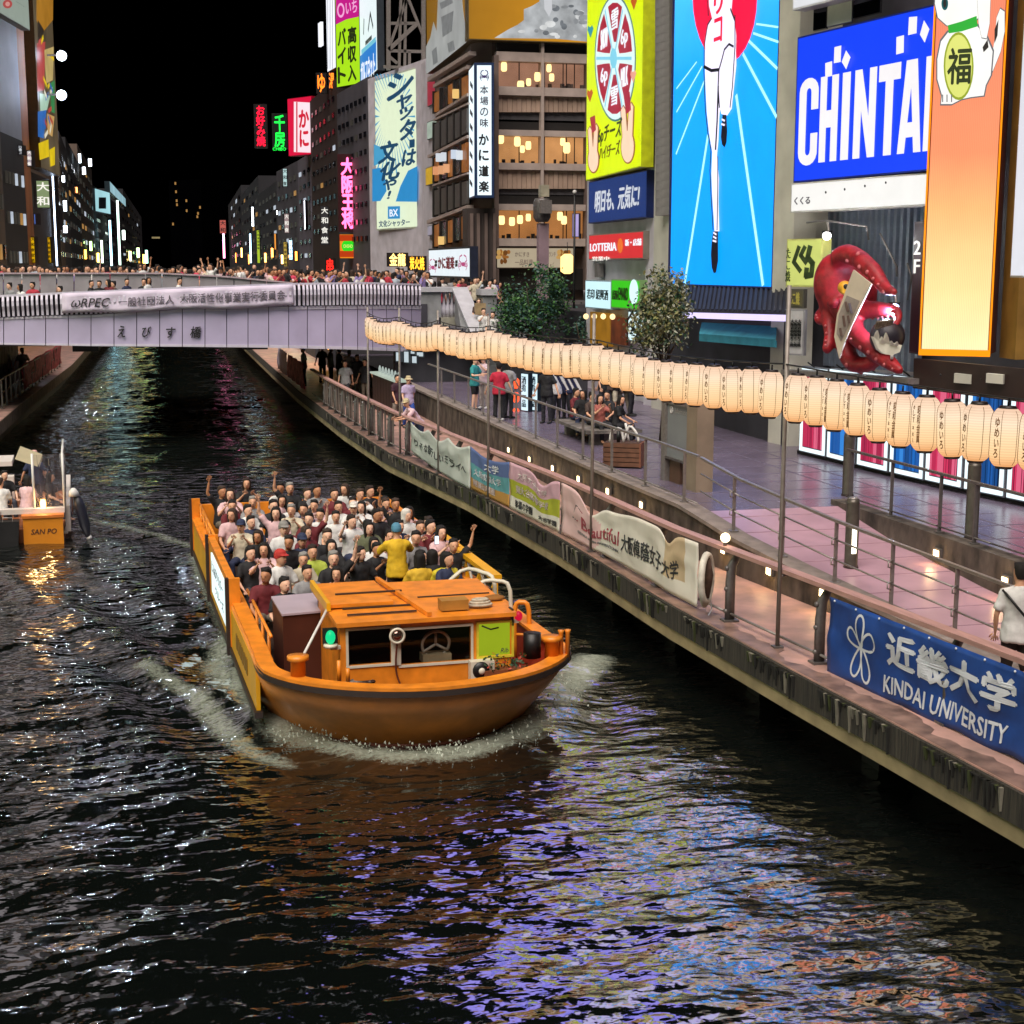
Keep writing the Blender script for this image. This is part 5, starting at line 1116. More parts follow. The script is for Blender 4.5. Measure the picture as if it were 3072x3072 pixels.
# towers behind these signs
ROOF = {}
def blockp(lab, ua, ya, ub, yb, vt, m, wins=None, depth=14, z0=None, name='tower_block', grp=None):
    zt = PY((ua+ub)/2, vt, (ya+yb)/2).z; t = shell(name, lab, P2(ua, ya), P2(ub, yb), ZD, zt, depth, m); ROOF[t] = zt; return t
m_b1 = mat('far_dark_brown', '#2a1e1c', .7, nz=.6, amt=.3); m_b2 = mat('far_grey', '#47454c', .7, nz=.5, amt=.3); m_b3 = mat('far_charcoal', '#222228', .7, nz=.6, amt=.3); m_b4 = mat('far_tan', '#6a5a50', .7, nz=.6, amt=.3)
WINL = [lit('win_white', '#dfeaf8', .8, .5, .3), lit('win_warm', '#e0a860', .6, .5, .3), lit('win_dim', '#8a8478', .12), mat('win_dark', '#14161c', .15, nz=1)]
def windows(t, a, b, z0, z1, nx, nz_, rs, plit=.25, wd=.4, hd=.3, cols=(0, 1)):
    """recessed panes on the face a-b of a far building, each its own object"""
    z1 = min(z1, ROOF.get(t, z1)-.8); a, b = Vector((a[0], a[1], 0)), Vector((b[0], b[1], 0)); d = (b-a); L = d.length; d.normalize(); n = Vector((d.y, -d.x, 0))
    if n.dot(-a) < 0: n = -n
    ang = math.atan2(d.y, d.x); cw, ch = L/nx, (z1-z0)/nz_; src = {}
    for i in range(nx):
        for j in range(nz_):
            r_ = rs.random(); m = WINL[cols[0]] if r_ < plit*.25 else WINL[cols[1]] if r_ < plit*.5 else WINL[2] if r_ < plit*1.6 else WINL[3]
            p = a+d*(cw*(i+.5))+n*.05; loc = Vector((p.x, p.y, z0+ch*(j+.5)))-Vector(t.location)
            if m not in src: o = MB().box(-cw*wd/2, cw*wd/2, -.05, .05, -ch*hd/2, ch*hd/2).build('window', m, t); src[m] = o
            else: o = inst(src[m], 'window', t)
            o.location = loc; o.rotation_euler = (0, 0, ang)
rs = random.Random(11)
t = blockp('dark brown tower behind the pink neon characters', 940, 136, 1022, 118, 270, m_b1); windows(t, P2(944, 135), P2(1018, 119), 9, 38, 6, 9, rs, .06)
t = blockp('grey slab tower under the green corner billboard', 1020, 117, 1112, 106, 258, m_b2); windows(t, P2(1022, 116.5), P2(1110, 106.3), 8, 38, 7, 9, rs, .08)
t = blockp('grey building with bright signs below the red framed sign', 836, 190, 900, 170, 500, m_b2); windows(t, P2(838, 189), P2(898, 170.6), 7, 26, 5, 6, rs, .3)
t = blockp('tall narrow pale tower edge left of the dark brown tower', 900, 150, 942, 138, 470, mat('far_mauve', '#605c68', .6, nz=.6)); windows(t, P2(902, 149.4), P2(940, 138.5), 7, 30, 3, 7, rs, .15)
t = blockp('charcoal building with blue-white lights in the far right row', 780, 240, 838, 200, 565, m_b3); windows(t, P2(782, 239), P2(836, 201), 7, 26, 5, 6, rs, .45)
t = blockp('low charcoal building with scattered lights in the far right row', 728, 320, 782, 250, 560, m_b3); windows(t, P2(730, 319), P2(780, 251), 8, 30, 6, 6, rs, .4)
t = blockp('dark block nearest the sky gap in the far right row', 690, 440, 730, 330, 590, m_b3); windows(t, P2(692, 438), P2(728, 331), 8, 32, 5, 6, rs, .25)
def vsign(lab, u0, v0, u1, v1, y, h, es=1.2, cat='sign', marks=True, name='upright_sign'):
    S = Sign(name, lab, cat, (u0, v0, v1, y), (u1, v0, v1, y-.1), .5, '#202024', lit('vs'+h, h, es*(5 if es > 1.15 else 1.2), .25, .4), inset=.06)
    if marks and (u1-u0) > 7:
        n = int((v1-v0)/(u1-u0)); 
        for i in range(min(n, 6)): S.text('大和食堂酒場'[i], u0+1.5, v0+(v1-v0)*(i+.15)/n, u1-1.5, v0+(v1-v0)*(i+.8)/n, BLK if es > .8 else CRM, .03)
    return S
for a in (('white vertical sign on the grey building, high', 848, 505, 862, 560, 168, '#b8d8d8', .9), ('blue and white vertical sign low on the grey building', 866, 720, 878, 780, 168, '#a8d0f0', 1.2), ('yellow vertical sign low on the grey building', 850, 725, 862, 800, 170, '#b89a40', .9), ('pale red and white sign on the grey building', 852, 640, 868, 700, 172, '#b8a0a0', .6),
          ('bright white lamp sign in the far right row', 754, 620, 762, 680, 205, '#e8f8ff', 2), ('pale blue slim sign in the far right row', 748, 700, 755, 790, 208, '#a8d8f0', 1.5), ('lime slim sign in the far right row', 770, 690, 780, 790, 206, '#a8c030', 1.0), ('orange slim sign in the far right row', 822, 700, 829, 750, 198, '#e0903a', 1.1),
          ('white slim sign on the mauve tower', 911, 600, 917, 690, 140, '#e0e4f0', 1.2), ('pale lamp sign beside the grey building', 828, 630, 846, 645, 190, '#e8f0f0', 1.5), ('red sign standing alone in the far sky gap', 659, 660, 678, 700, 420, '#b85a50', .9), ('magenta strip under the lone red sign in the sky gap', 668, 700, 675, 775, 420, '#ff90c0', 1.6),
          ('grey board on the dark brown tower', 962, 618, 986, 735, 117, '#4a4648', .4)): vsign(*a)
# upper plaza furniture: grey square lamp pillar, dark flagpole, balustrade
t = thing('lamp_pillar', 'pinkish square pillar topped with a grey drum lamp in front of the restaurant', 'pillar', PY(1630, 860, 66))
a = PY(1616, 870, 66); b = PY(1647, 670, 66); MB().box(a.x, b.x, 66, 66.4, 2.0, b.z).build('shaft', mat('pillar_pink', '#a08892', .5, nz=1.2), t, world=True)
a = PY(1604, 665, 65.8); b = PY(1658, 595, 65.8); cx = (a.x+b.x)/2; q = MB(); zz = a.z; hh = b.z-a.z
q.loft([(cx, 66.1, zz, .28, .28), (cx, 66.1, zz+hh*.2, .4, .4), (cx, 66.1, zz+hh*.85, .4, .4), (cx, 66.1, b.z, .33, .33)], 16); q.build('drum', m_steel_d, t, world=True)
a = PY(1620, 640, 65.55); b = PY(1655, 600, 65.55); MB().box(a.x, b.x, 65.5, 65.7, a.z, b.z).build('face_plate', m_steel, t, world=True)
a = PY(1622, 590, 65.9); b = PY(1646, 555, 65.9); MB().box(a.x, b.x, 65.8, 66.3, a.z, b.z).build('top_block', mat('pillar_top', '#b0aa94', .5, nz=3), t, world=True)
t = thing('flagpole', 'thin dark pole with a pale knob right of the drum lamp pillar', 'pole', PY(1722, 870, 64)); a, b = PY(1722, 880, 64), PY(1727, 582, 64)
MB().tube([Vector((a.x, 64, 2.0)), Vector((a.x, 64, b.z))], .05, 6).build('shaft', m_black, t, world=True); MB().ball((a.x, 64, b.z+.08), .1, 8, 6).build('knob', m_white, t, world=True)
t = thing('plaza_lantern', 'bright warm round lantern hanging at the restaurant entrance', 'lantern', PY(1702, 790, 70))
MB().loft([(0, 0, -.5, .15, .15), (0, 0, -.38, .34, .34), (0, 0, .3, .34, .34), (0, 0, .45, .15, .15)], 12).build('paper', lit('entrance_lantern', '#ffd080', 2.2, .1), t); MB().tube([(0, 0, .45), (0, 0, 1.0)], .02, 5).build('cord', m_black, t)
Sign('banner_sign', 'lilac lit vertical banner sign right of the dark flagpole', 'sign', (1716, 640, 712, 70), (1738, 640, 712, 69.8), .2, '#403a50', lit('lilac', '#b8a8e0', 1.0, .3, 1))
# ================================================================== LEFT BANK: far row beyond the bridge
t = shell('corner_block', 'grey office block at the left edge of the photo', P2(-160, 86), P2(86, 103), ZD, 45, 10, mat('office_grey', '#a4a4b0', .6, nz=.5, amt=.15))
S = Sign('pale_billboard', 'pale lit billboard with a small red emblem at the top left corner', 'billboard', (-60, -90, 46, 90), (84, -90, 52, 100), .5, '#60645e', lit('pale_green_white', '#9aa69a', .8))
S.ell(22, 12, 14, 13, lit('emblem_red', '#b84a48', .8), 'emblem'); S.ell(22, 12, 7, 7, lit('emblem_pink', '#d89a90', .8), 'emblem_core'); S.text('Aqua', 46, 4, 72, 20, m_gink, .01)
t2 = blockp('old brown block with narrow windows at the left edge below the grey office', -200, 70, 22, 92, 270, m_b4); windows(t2, P2(-190, 71), P2(20, 91.8), 6, 15, 14, 3, rs, .5)
t2 = blockp('dark block beside the brown pillar on the left', 22, 93, 88, 100, 410, m_b3); windows(t2, P2(26, 93.5), P2(84, 99.5), 6, 13, 6, 3, rs, .6)
pil = shell('brown_pillar', 'tall reddish brown pillar left of the colourful billboard', P2(86, 103), P2(107, 105), ZD, 48, 3, mat('brown_pillar', '#b06c40', .6, nz=.4, amt=.3, stretch=(4, 4, .3)))
S = Sign('picture_billboard', 'tall picture billboard of red, cream, blue and yellow shapes on the left bank', 'billboard', (108, -120, 520, 106), (164, -100, 500, 116), .8, '#4a3418', lit('picture_base', '#7a6a50', .6, .6, .35))
rs2 = random.Random(2)
for pts, h in (([(109, -100), (160, -100), (158, 60), (125, 100), (109, 60)], '#b07a28'), ([(110, 130), (135, 125), (132, 270), (112, 275)], '#b84a44'), ([(132, 150), (160, 140), (158, 240), (138, 250)], '#c8b070'), ([(118, 280), (150, 285), (140, 330), (120, 335)], '#a8c8b0'), ([(112, 335), (138, 330), (130, 415), (113, 410)], '#2a6ab8'), ([(140, 340), (162, 350), (156, 410), (142, 400)], '#c8a060'), ([(114, 430), (144, 418), (146, 470), (118, 480)], '#e8c818'), ([(146, 450), (163, 440), (163, 495), (150, 500)], '#e8c818'), ([(112, 60), (130, 90), (124, 130), (112, 125)], '#302820'), ([(150, 250), (162, 240), (162, 340), (152, 335)], '#3a8a50')): S.poly(pts, lit('pic'+h, h, .9, .3, .6), 'picture_shape')
for i in range(16): u, v = rs2.uniform(112, 150), rs2.uniform(120, 410); S.stroke([(u, v), (u+rs2.uniform(3, 11), v+rs2.uniform(-22, 22))], .28, lit('pic'+['#e8e0c8', '#b84a44', '#2a6ab8', '#e8c818'][i % 4], ['#e8e0c8', '#b84a44', '#2a6ab8', '#e8c818'][i % 4], .9, .3), 'picture_line')
for i, v in enumerate((165, 283)): spot(PY(186, v, 110), ['upper', 'lower'][i]+' dazzling bluish floodlight beside the picture billboard', '#d8e8ff', 420, (1.2, -2.2, 0), .34); MB().bar((-1, .3, 0), (0, .2, 0), .12).build('bracket', m_steel_d, [o for o in C.objects if o.name.startswith('spotlight')][-1])
t2 = blockp('block with yellow lit shop strips under the picture billboard', 86, 104, 166, 117, 525, m_b1)
for a in (('pale green lit sign under the picture billboard', 108, 540, 150, 625, 108, '#8a9a70', .8), ('yellow lit strip low beside the brown pillar', 92, 710, 106, 790, 104, '#d8a810', .9), ('yellow lit strip right of the first yellow strip', 142, 710, 154, 790, 112, '#c89810', .9), ('long bluish white light column on the left bank', 160, 520, 169, 800, 116, '#cfe4ff', 1.6), ('small blue sign beside the brown pillar', 101, 640, 108, 675, 104, '#5a7ac8', .8),
          ('white sign at the far left edge above the crowd', 54, 435, 68, 465, 98, '#c8ccd0', .9), ('pinkish white sign left of the brown pillar', 80, 450, 96, 500, 101, '#b8a8b0', .8)): vsign(*a)
L_ROW = [(166, 118, 198, 150, 386, m_b4, 'tan block with tall fins beyond the picture billboard', .2), (196, 150, 216, 175, 425, m_b2, 'narrow grey block second in the far left row', .35), (214, 176, 250, 220, 455, m_b3, 'charcoal block with white lights in the far left row', .45), (248, 222, 288, 280, 475, m_b4, 'brown block left of the cyan billboard', .35),
         (286, 285, 382, 420, 600, m_b3, 'dark block under the cyan billboard', .3), (378, 425, 404, 520, 590, m_b3, 'dark block right of the cyan billboard', .12), (400, 530, 430, 700, 630, m_b2, 'last grey block before the sky gap in the left row', .1)]
for ua, ya, ub, yb, vt, m, lb, pl in L_ROW:
    t2 = blockp(lb, ua, ya, ub, yb, vt, m); zt = PY((ua+ub)/2, vt, (ya+yb)/2).z; windows(t2, P2(ua+1, ya+1), P2(ub-1, yb-1), 7, zt-1.5, 5, 7, rs, pl)
S = Sign('cyan_billboard', 'pale cyan lit rooftop billboard in the far left row', 'billboard', (286, 572, 640, 284), (330, 572, 636, 300), 1, '#203038', lit('cyan_white', '#a8dce4', 1.0, .25, .1)); S.poly([(296, 592), (318, 592), (318, 626), (296, 626)], mat('cyan_dark', '#20384a', .5), 'dark_shape')
Sign('cyan_billboard', 'second pale cyan billboard set back right of the first', 'billboard', (331, 572, 602, 304), (376, 574, 598, 380), 1, '#203038', lit('cyan_white2', '#a8d4e0', .85, .4, .1))
for i, (u0, v0, u1, v1, y, h, es, nm) in enumerate(((184, 525, 196, 548, 140, '#f0f8ff', 2.2, 'white blazing lamp sign on the tan block'), (170, 615, 180, 690, 122, '#c8e0ff', 1.6, 'bluish lamp sign at the foot of the tan block'), (188, 600, 202, 635, 142, '#e8f4ff', 2, 'white round lamp sign on the grey block'), (188, 675, 204, 700, 142, '#e8f4ff', 2, 'lower white lamp sign on the grey block'),
          (226, 560, 234, 580, 200, '#ff9050', 1.4, 'small orange sign on the charcoal block'), (234, 460, 244, 490, 200, '#e0f0ff', 2.2, 'upper white lamp on the charcoal block'), (264, 475, 276, 500, 230, '#e8f4ff', 2.2, 'white lamp above the brown block'), (246, 500, 258, 525, 222, '#f0f8ff', 2.0, 'white lamp between charcoal and brown blocks'),
          (328, 660, 336, 800, 300, '#a8e0f0', 1.5, 'long pale blue light column under the cyan billboard'), (352, 600, 360, 800, 330, '#b8d8c8', 1.3, 'long pale green light column under the second cyan billboard'), (366, 690, 376, 720, 350, '#e8fff0', 1.8, 'small white sign right of the light columns'), (302, 720, 310, 790, 290, '#d0e8c0', 1.2, 'greenish sign low in the far left row'), (436, 750, 444, 790, 600, '#a8f0d8', 1.3, 'tiny mint sign beside the sky gap'), (455, 710, 480, 716, 700, '#9a8a60', .7, 'dim tan rooftop sign in the sky gap'))):
    vsign(nm, u0, v0, u1, v1, y, h, es, marks=(u1-u0) > 12)
# tall dark tower far off: only a few lit windows show
t2 = shell('far_tower', 'dark far tower with a few lit windows in the middle of the sky gap', P2(515, 1000), P2(610, 980), ZD, PY(560, 540, 990).z, 30, mat('night_tower', '#020203', 1, nz=.1, spec=0))
for u, v in ((526, 550), (528, 575), (530, 602), (531, 614), (559, 602), (560, 632), (600, 622), (594, 640), (592, 650), (519, 672)): 
    p = PY(u, v, 976); MB().box(-.5, .5, -.2, .2, -.8, .8).build('window', WINL[1], t2).location = p-Vector(t2.location)
# nearer left bank houses, unseen; their lit signs are added to glitter in water
t2 = shell('left_bank_building', 'unseen left bank building behind added lit signs beside the near water', (-12.5, 52), (-12.5, 8), ZQ, 8, 8, m_b2)
rs3 = random.Random(21)
for i in range(12):
    y = 50-i*3.5; z = rs3.uniform(5, 10); h = rs3.uniform(2.5, 6); m = lit('lsign%d' % (i % 5), ['#c8f0c0', '#a8e8b8', '#e8f0c8', '#d8f0e8', '#ffd8a0'][i % 5], 6, .3, .8)
    t3 = thing('added_sign', '%s of the added pale lit signs along the left bank, counted from the bridge' % ['first', 'second', 'third', 'fourth', 'fifth', 'sixth', 'seventh', 'eighth', 'ninth', 'tenth', 'eleventh', 'twelfth'][i], 'sign', (-12.4, y, z), 0, 'added lit signs of the left bank building')
    MB().box(-.05, .25, -1.3, 1.3, 0, h).build('cabinet', m_steel_d, t3); MB().box(.25, .27, -1.2, 1.2, .1, h-.1).build('face', m, t3)

# invented lit shopfronts beyond the bridge, added for warm light low over the water
for i in range(9):
    for sd, X in (('left', -11.3), ('right', 8.75)):
        y = 82+i*9+(2 if sd == 'left' else 0); h = ['#ffb050', '#ffd890', '#c8f0a8', '#ff9848', '#e8f0d8'][(i*2+(sd == 'left')) % 5]
        t3 = thing('added_shopfront', 'invented warm low shopfront on the %s bank beyond the bridge, %s from the bridge' % (sd, ordn(i+1)), 'shopfront', (X, y, 2.0), 0, 'invented lit shopfronts beyond the bridge'); q = 1 if sd == 'left' else -1
        MB().box(*sorted((-.1*q, .1*q)), -3.2, 3.2, -.7, 2.2).build('front', m_gd, t3); MB().box(*sorted((.1*q, .14*q)), -2.9, 2.9, .2, 1.9).build('lit_window', lit('riverside'+h, h, 4, .5, .8), t3)

for i, (u, v, y, h) in enumerate(((252, 770, 230, '#ffb840'), (268, 745, 240, '#c8ff90'), (290, 780, 290, '#ffc860'), (314, 760, 330, '#d0ff98'), (340, 785, 380, '#ffb040'), (386, 775, 440, '#ffd880'), (410, 765, 540, '#b8f090'), (428, 785, 640, '#ffc050'), (706, 780, 380, '#ff9040'), (722, 765, 330, '#ffb060'), (744, 785, 290, '#ff8838'), (792, 780, 225, '#ffa850'), (812, 765, 205, '#ff9040'), (842, 785, 182, '#ffb868'), (884, 775, 165, '#ff8a30'))):  # low signs added to throw gold and green reflections on the canal
    vsign('low added %s lit sign in the far %s row, %s from the left' % ('gold' if h[1:3] == 'ff' else 'green', 'left' if u < 500 else 'right', ordn(i+1 if u < 500 else i-7)), u, v-22, u+9, v+8, y, h, 2.2, marks=False, name='added_glow_sign')
# ================================================================== PLANTS
def leafy(name, lab, base, trunk_h, crown_c, crown_r, n, mats, seed, leaf=.09, droop=0, cat='tree'):
    t = thing(name, lab, cat, base); rs = random.Random(seed); base = Vector(base); c = Vector(crown_c)-base
    q = MB(); q.tube([(0, 0, 0), (.05, .02, trunk_h*.5), (c.x*.4, c.y*.4, trunk_h)], [.11, .085, .06], 8)
    tips = []
    for i in range(9):
        a = i*2.4; e = c+Vector((crown_r[0]*.55*math.cos(a), crown_r[1]*.55*math.sin(a), crown_r[2]*rs.uniform(-.4, .6))); tips.append(e)
        q.tube([(c.x*.4, c.y*.4, trunk_h*.9), (c.x*.4+e.x*.3, c.y*.4+e.y*.3, (trunk_h+e.z)/2), e], [.045, .03, .012], 5)
    q.build('trunk', mat('bark', '#4a3c30', .85, nz=8, amt=.4, bump=.4), t)
    q = MB()
    clumps = [(c+Vector((rs.gauss(0, .45)*crown_r[0], rs.gauss(0, .45)*crown_r[1], rs.gauss(0, .45)*crown_r[2])), rs.uniform(.18, .42)) for _ in range(30)]
    for i in range(n):
        cc, r_ = rs.choice(clumps); d = Vector((rs.gauss(0, 1), rs.gauss(0, 1), rs.gauss(0, 1)-.1)); p = cc+d*r_*crown_r[0]*.55
        k = (p-c); 
        if (k.x/crown_r[0])**2+(k.y/crown_r[1])**2+(k.z/crown_r[2])**2 > rs.uniform(.8, 1.45): continue
        ax = Vector((rs.gauss(0, 1), rs.gauss(0, 1), rs.gauss(0, .6)-droop)).normalized(); s = ax.cross(Vector((rs.gauss(0, 1), rs.gauss(0, 1), rs.gauss(0, 1)))).normalized()
        L = leaf*rs.uniform(.7, 1.5); q.face([p, p+ax*L*.5+s*L*.26, p+ax*L, p+ax*L*.5-s*L*.26], rs.choice(range(len(mats))))
    tag(q.build('crown', mats, t, fix=False), kind='stuff')
    return t
LG = [mat('leaf_green', '#4a7a3c', .55, nz=3, amt=.3), mat('leaf_deep', '#27482a', .55, nz=3, amt=.3), mat('leaf_blue_green', '#3a5f58', .55, nz=3, amt=.3)]
LO = [mat('leaf_olive', '#80804c', .55, nz=3, amt=.3), mat('leaf_grey_olive', '#9a9c88', .55, nz=3, amt=.3), mat('leaf_deep', '#27482a'), mat('leaf_rust', '#6c6840', .55, nz=3, amt=.3)]
b = PY(1590, 1120, 56); leafy('leafy_tree', 'dense dark green round tree in front of the restaurant entrance', (b.x, 56, ZT), 1.6, (b.x+.1, 56, PY(1600, 915, 56).z), (1.6, 1.4, 1.5), 9000, LG, 3, .12)
b = PY(1990, 1180, 37); leafy('leafy_tree', 'loose olive grey tree with drooping twigs beside the green lit sign', (b.x, 37, ZT), 1.7, (b.x, 37, PY(1995, 955, 37).z), (1.15, 1.0, 1.25), 9500, LO, 8, .1, .8)
b = PY(1690, 1080, 58); leafy('leafy_shrub', 'small blue green shrub at the right foot of the dense round tree', (b.x, 55, ZT), .5, (b.x, 55, PY(1690, 985, 55).z), (.6, .6, .55), 1100, [LG[2], LG[1]], 5, .1, cat='shrub')
# ================================================================== LANTERN STRING
PO = [(1113, 46.6, 5.35), (1208, 41.8, 5.45), (1325, 37.6, 5.5), (1480, 33.2, 5.5), (1797, 26.4, 5.75), (2358, 18.95, 6.35)]
names = ['farthest', 'second farthest', 'third farthest', 'third nearest', 'second nearest', 'nearest']
pys = []
for (u, y, zt), nm in zip(PO, names):
    x = railx(y)-.12; t = thing('lantern_pole', 'slim grey pole of the lantern string at the quay rail, %s of the six' % nm, 'pole', (x, y, ZQ), 0, 'lantern poles along the quay')
    MB().tube([(0, 0, 0), (.02, 0, zt-ZQ)], .032, 8).build('shaft', mat('pole_grey', '#8f8780', .5, .3, nz=6), t); MB().box(-.07, .07, -.07, .07, 0, .03).build('foot_plate', m_steel_d, t)
    MB().tube([(0, 0, 1.02), (.13, 0, 1.05)], .02, 6).build('clamp', m_steel_d, t); pys.append(y)
pys.append(10.5)
STR_Z = 5.24
def sagz(y):
    P = sorted(pys); 
    for a, b in zip(P, P[1:]):
        if a <= y <= b: s = (y-a)/(b-a); return STR_Z-(.08 if b < 40 else .12)*4*s*(1-s)-max(0, a-25)*.005
    return STR_Z
q = MB(); wy = fr(11, 46.6, .5)
ws = tag(q.tube([(railx(y)-.12, y, sagz(y)+.05) for y in wy], .012, 5).build('lantern_wire', m_black), 'long dark wire carrying the row of paper lanterns along the quay', 'wire')
LR, LH = .165, .62
m_pap = screen('lantern_paper', [(0, '#e8a468'), (.2, '#ffcf98'), (.5, '#ffdcae'), (.75, '#ffe2c2'), (1, '#eec6a8')], 1.0, 'Z', -LH, 0, 11, 'Z')
m_lt = mat('lantern_ink', '#7a5228', .6, nz=9); m_seam = mat('lantern_seam', '#c08a50', .6, es=.25, ehex='#b07a40')
m_lcap = mat('lantern_cap', '#1e1210', .5, nz=8)
prof = [(0, .62), (.04, .78), (.1, .93), (.2, 1), (.5, 1.01), (.8, 1), (.9, .93), (.96, .78), (1, .62)]
pr = lambda t: interp(prof, t)*LR
def lantern_proto(txt):
    t = thing('paper_lantern', 'x', 'lantern')
    MB().loft([(0, 0, -LH*(1-s), pr(s), pr(s)) for s in (0, .04, .1, .2, .35, .5, .65, .8, .9, .96, 1)], 20).build('paper', m_pap, t)
    MB().loft([(0, 0, -.005, LR*.6, LR*.6), (0, 0, .03, LR*.52, LR*.52)], 14).build('cap', m_lcap, t); MB().loft([(0, 0, -LH-.03, LR*.5, LR*.5), (0, 0, -LH+.005, LR*.6, LR*.6)], 14).build('cap', m_lcap, t)
    MB().tube([(0, 0, .03), (0, 0, .1)], .012, 5).build('hook', m_black, t)
    q = MB()
    for i in range(6):
        a = i*math.pi/3+.3
        q.tube([((pr(s)+.001)*math.cos(a), (pr(s)+.001)*math.sin(a), -LH*(1-s)) for s in (.03, .1, .2, .5, .8, .9, .97)], .0035, 4)
    q.build('seam', m_seam, t)
    cols_ = txt.split('/')
    for side in (0, math.pi):
        for k, c in enumerate(cols_):
            vs, fs, asp = glyphs(c, .035, 0, True); me = bpy.data.meshes.new('lettering'); wd = .36 if len(cols_) == 1 else .26; zs = .7
            V = []
            for x, y, kk in vs:
                a = -math.pi/2-1.55+side+(x-.5)*wd+(.2-.42*k if len(cols_) > 1 else 0); s = .5+(y-.5)*zs; r_ = pr(s)+.003+.0008*kk; V.append((r_*math.cos(a), r_*math.sin(a), -LH*(1-s)))
            me.from_pydata(V, [], fs); me.materials.append(m_lt); o = bpy.data.objects.new('lettering', me); C.objects.link(o); o.parent = t
    return t
protos = [lantern_proto(s) for s in ('昭和金属/eしTaxi', 'ゆめいろ', '大屋根工', 'くろくろ', '戎橋筋会')]
used = set(); ly_ = []
y = 18.62
while y > 11.2: ly_.append(y); y -= .485
y = 19.32; st = .57
while y < 46.4: ly_.append(y); y += .57
order = [1, 1, 0, 0, 1, 0, 0, 1, 1, 1, 1, 1]; rs = random.Random(6)
for i, y in enumerate(ly_):
    if y < 19: k = order[i % 12]
    else: j = int((y-19.3)/.57); k = 1 if j < 8 else 3 if j < 14 else 4 if j < 20 else 3 if j < 23 else 2 if j < 26 else rs.choice([4, 2, 1, 3])
    src = protos[k]; o = src if k not in used else copy_tree(src); used.add(k)
    o.location = (railx(y)-.12, y, sagz(y)-.06); o.rotation_euler = (rs.uniform(-.03, .03), rs.uniform(-.05, .05), rs.uniform(-.25, .25)+.2); o.location.z += rs.uniform(-.02, .015)
    n = i+1 if y < 19 else int(round((y-19.32)/.57))+1
    o['label'] = 'glowing cream paper lantern, %s to the %s of the nearest lantern pole' % (ordn(n), 'right' if y < 19 else 'left'); o['group'] = 'paper lanterns strung along the quay'
lrow = []
# lights inside a few lanterns would double the glow of the paper: the paper itself emits

# ================================================================== CLOTH BANNERS ON THE QUAY RAIL
def rn(y):
    d = Vector((railx(y+.5)-railx(y-.5), 1, 0)).normalized(); return Vector((-d.y, d.x, 0))
class Cloth:
    def __init__(s, name, lab, yl, yr, top, bot, m, wav=.05, seed=0, nx=36, nz_=12, bands=None):
        s.yl, s.yr, s.top, s.bot, s.w, s.seed = yl, yr, top, bot, wav, seed
        s.o = thing(name, lab, 'banner', (railx((yl+yr)/2), (yl+yr)/2, ZQ)); q = MB(); g = []
        for i in range(nx+1): g.append([s.pos(i/nx, k/nz_) for k in range(nz_+1)])
        for i in range(nx):
            for k in range(nz_):
                mi = 0
                if bands: mi = bands(i/nx, (k+.5)/nz_)
                q.face([g[i][k], g[i+1][k], g[i+1][k+1], g[i][k+1]], mi)
        bmesh.ops.remove_doubles(q.bm, verts=q.bm.verts, dist=.001)
        ob = q.build('cloth', m, s.o, smooth=True, world=True); md = ob.modifiers.new('thick', 'SOLIDIFY'); md.thickness = .008
    def pos(s, a, t, off=0):
        """a: 0 left end .. 1 right end, t: 0 top .. 1 bottom"""
        y = s.yl+(s.yr-s.yl)*a; zt, zb = s.top(a), s.bot(a); z = zt+(zb-zt)*t; n = rn(y)
        w = s.w*(mn.noise((a*9, t*2.2, s.seed))*1.1+.5*mn.noise((a*22, t*5, s.seed+4)))*(.25+.75*math.sin(math.pi*min(1, t*1.1)))
        p = Vector((railx(y), y, z))+n*(.1+w+off); return p
    def map(s, V, F, m, nm='lettering'):
        me = bpy.data.meshes.new(nm); inv = WM[s.o].inverted(); me.from_pydata([inv @ s.pos(a, t, .012+.002*(k[0] if k else 0)) for a, t, *k in V], [], F); me.materials.append(m)
        o = bpy.data.objects.new(nm, me); C.objects.link(o); o.parent = s.o; return o
    def text(s, st, a0, a1, t0, t1, m, bold=.02, shear=0):
        vs, fs, asp = glyphs(st, bold, shear); return s.map([(a0+(a1-a0)*x, t1+(t0-t1)*y, k) for x, y, k in vs], fs, m)
    def loop(s, pts, w, m, nm='emblem_line'):
        """closed outline of given width in (a,t) space, scaled by size"""
        L = abs(s.yl-s.yr); Hh = s.top(.5)-s.bot(.5); P = [Vector((a*L, t*Hh)) for a, t in pts]; n = len(P); V, F = [], []
        for i in range(n):
            d = (P[(i+1) % n]-P[i-1]).normalized(); x = Vector((-d.y, d.x))*w/2
            for p in (P[i]+x, P[i]-x): V.append((p.x/L, p.y/Hh))
        for i in range(n): j = (i+1) % n; F.append((2*i, 2*i+1, 2*j+1, 2*j))
        return s.map(V, F, m, nm)
RZT = ZQ+1.07
yl_ = lambda u: on_rail(u, 1750).y
y5l, y5r = on_rail(2510, 1800).y, 11.2
m_navyc = mat('blue_banner_cloth', '#1d4690', .5, nz=2.5, amt=.35, bump=.15, spec=.4)
B5 = Cloth('blue_banner', 'large dark blue banner with white characters and looped flower emblem on the near rail', y5l, y5r, lambda a: RZT-.06, lambda a: ZQ-.02+.06*a-.02*math.sin(a*40), m_navyc, .05, 2, 60, 14)
aa = lambda u, v=2000: (y5l-on_rail(u, v).y)/(y5l-y5r)
m_wht = mat('white_print', '#d8dce4', .5, nz=6, amt=.08)
B5.text('近畿大学', aa(2682), aa(3082), .12, .56, m_wht, .05); B5.text('KINDAI UNIVERSITY', aa(2676), aa(3056), .68, .9, m_wht, .035)
ca, ct = aa(2602), .5
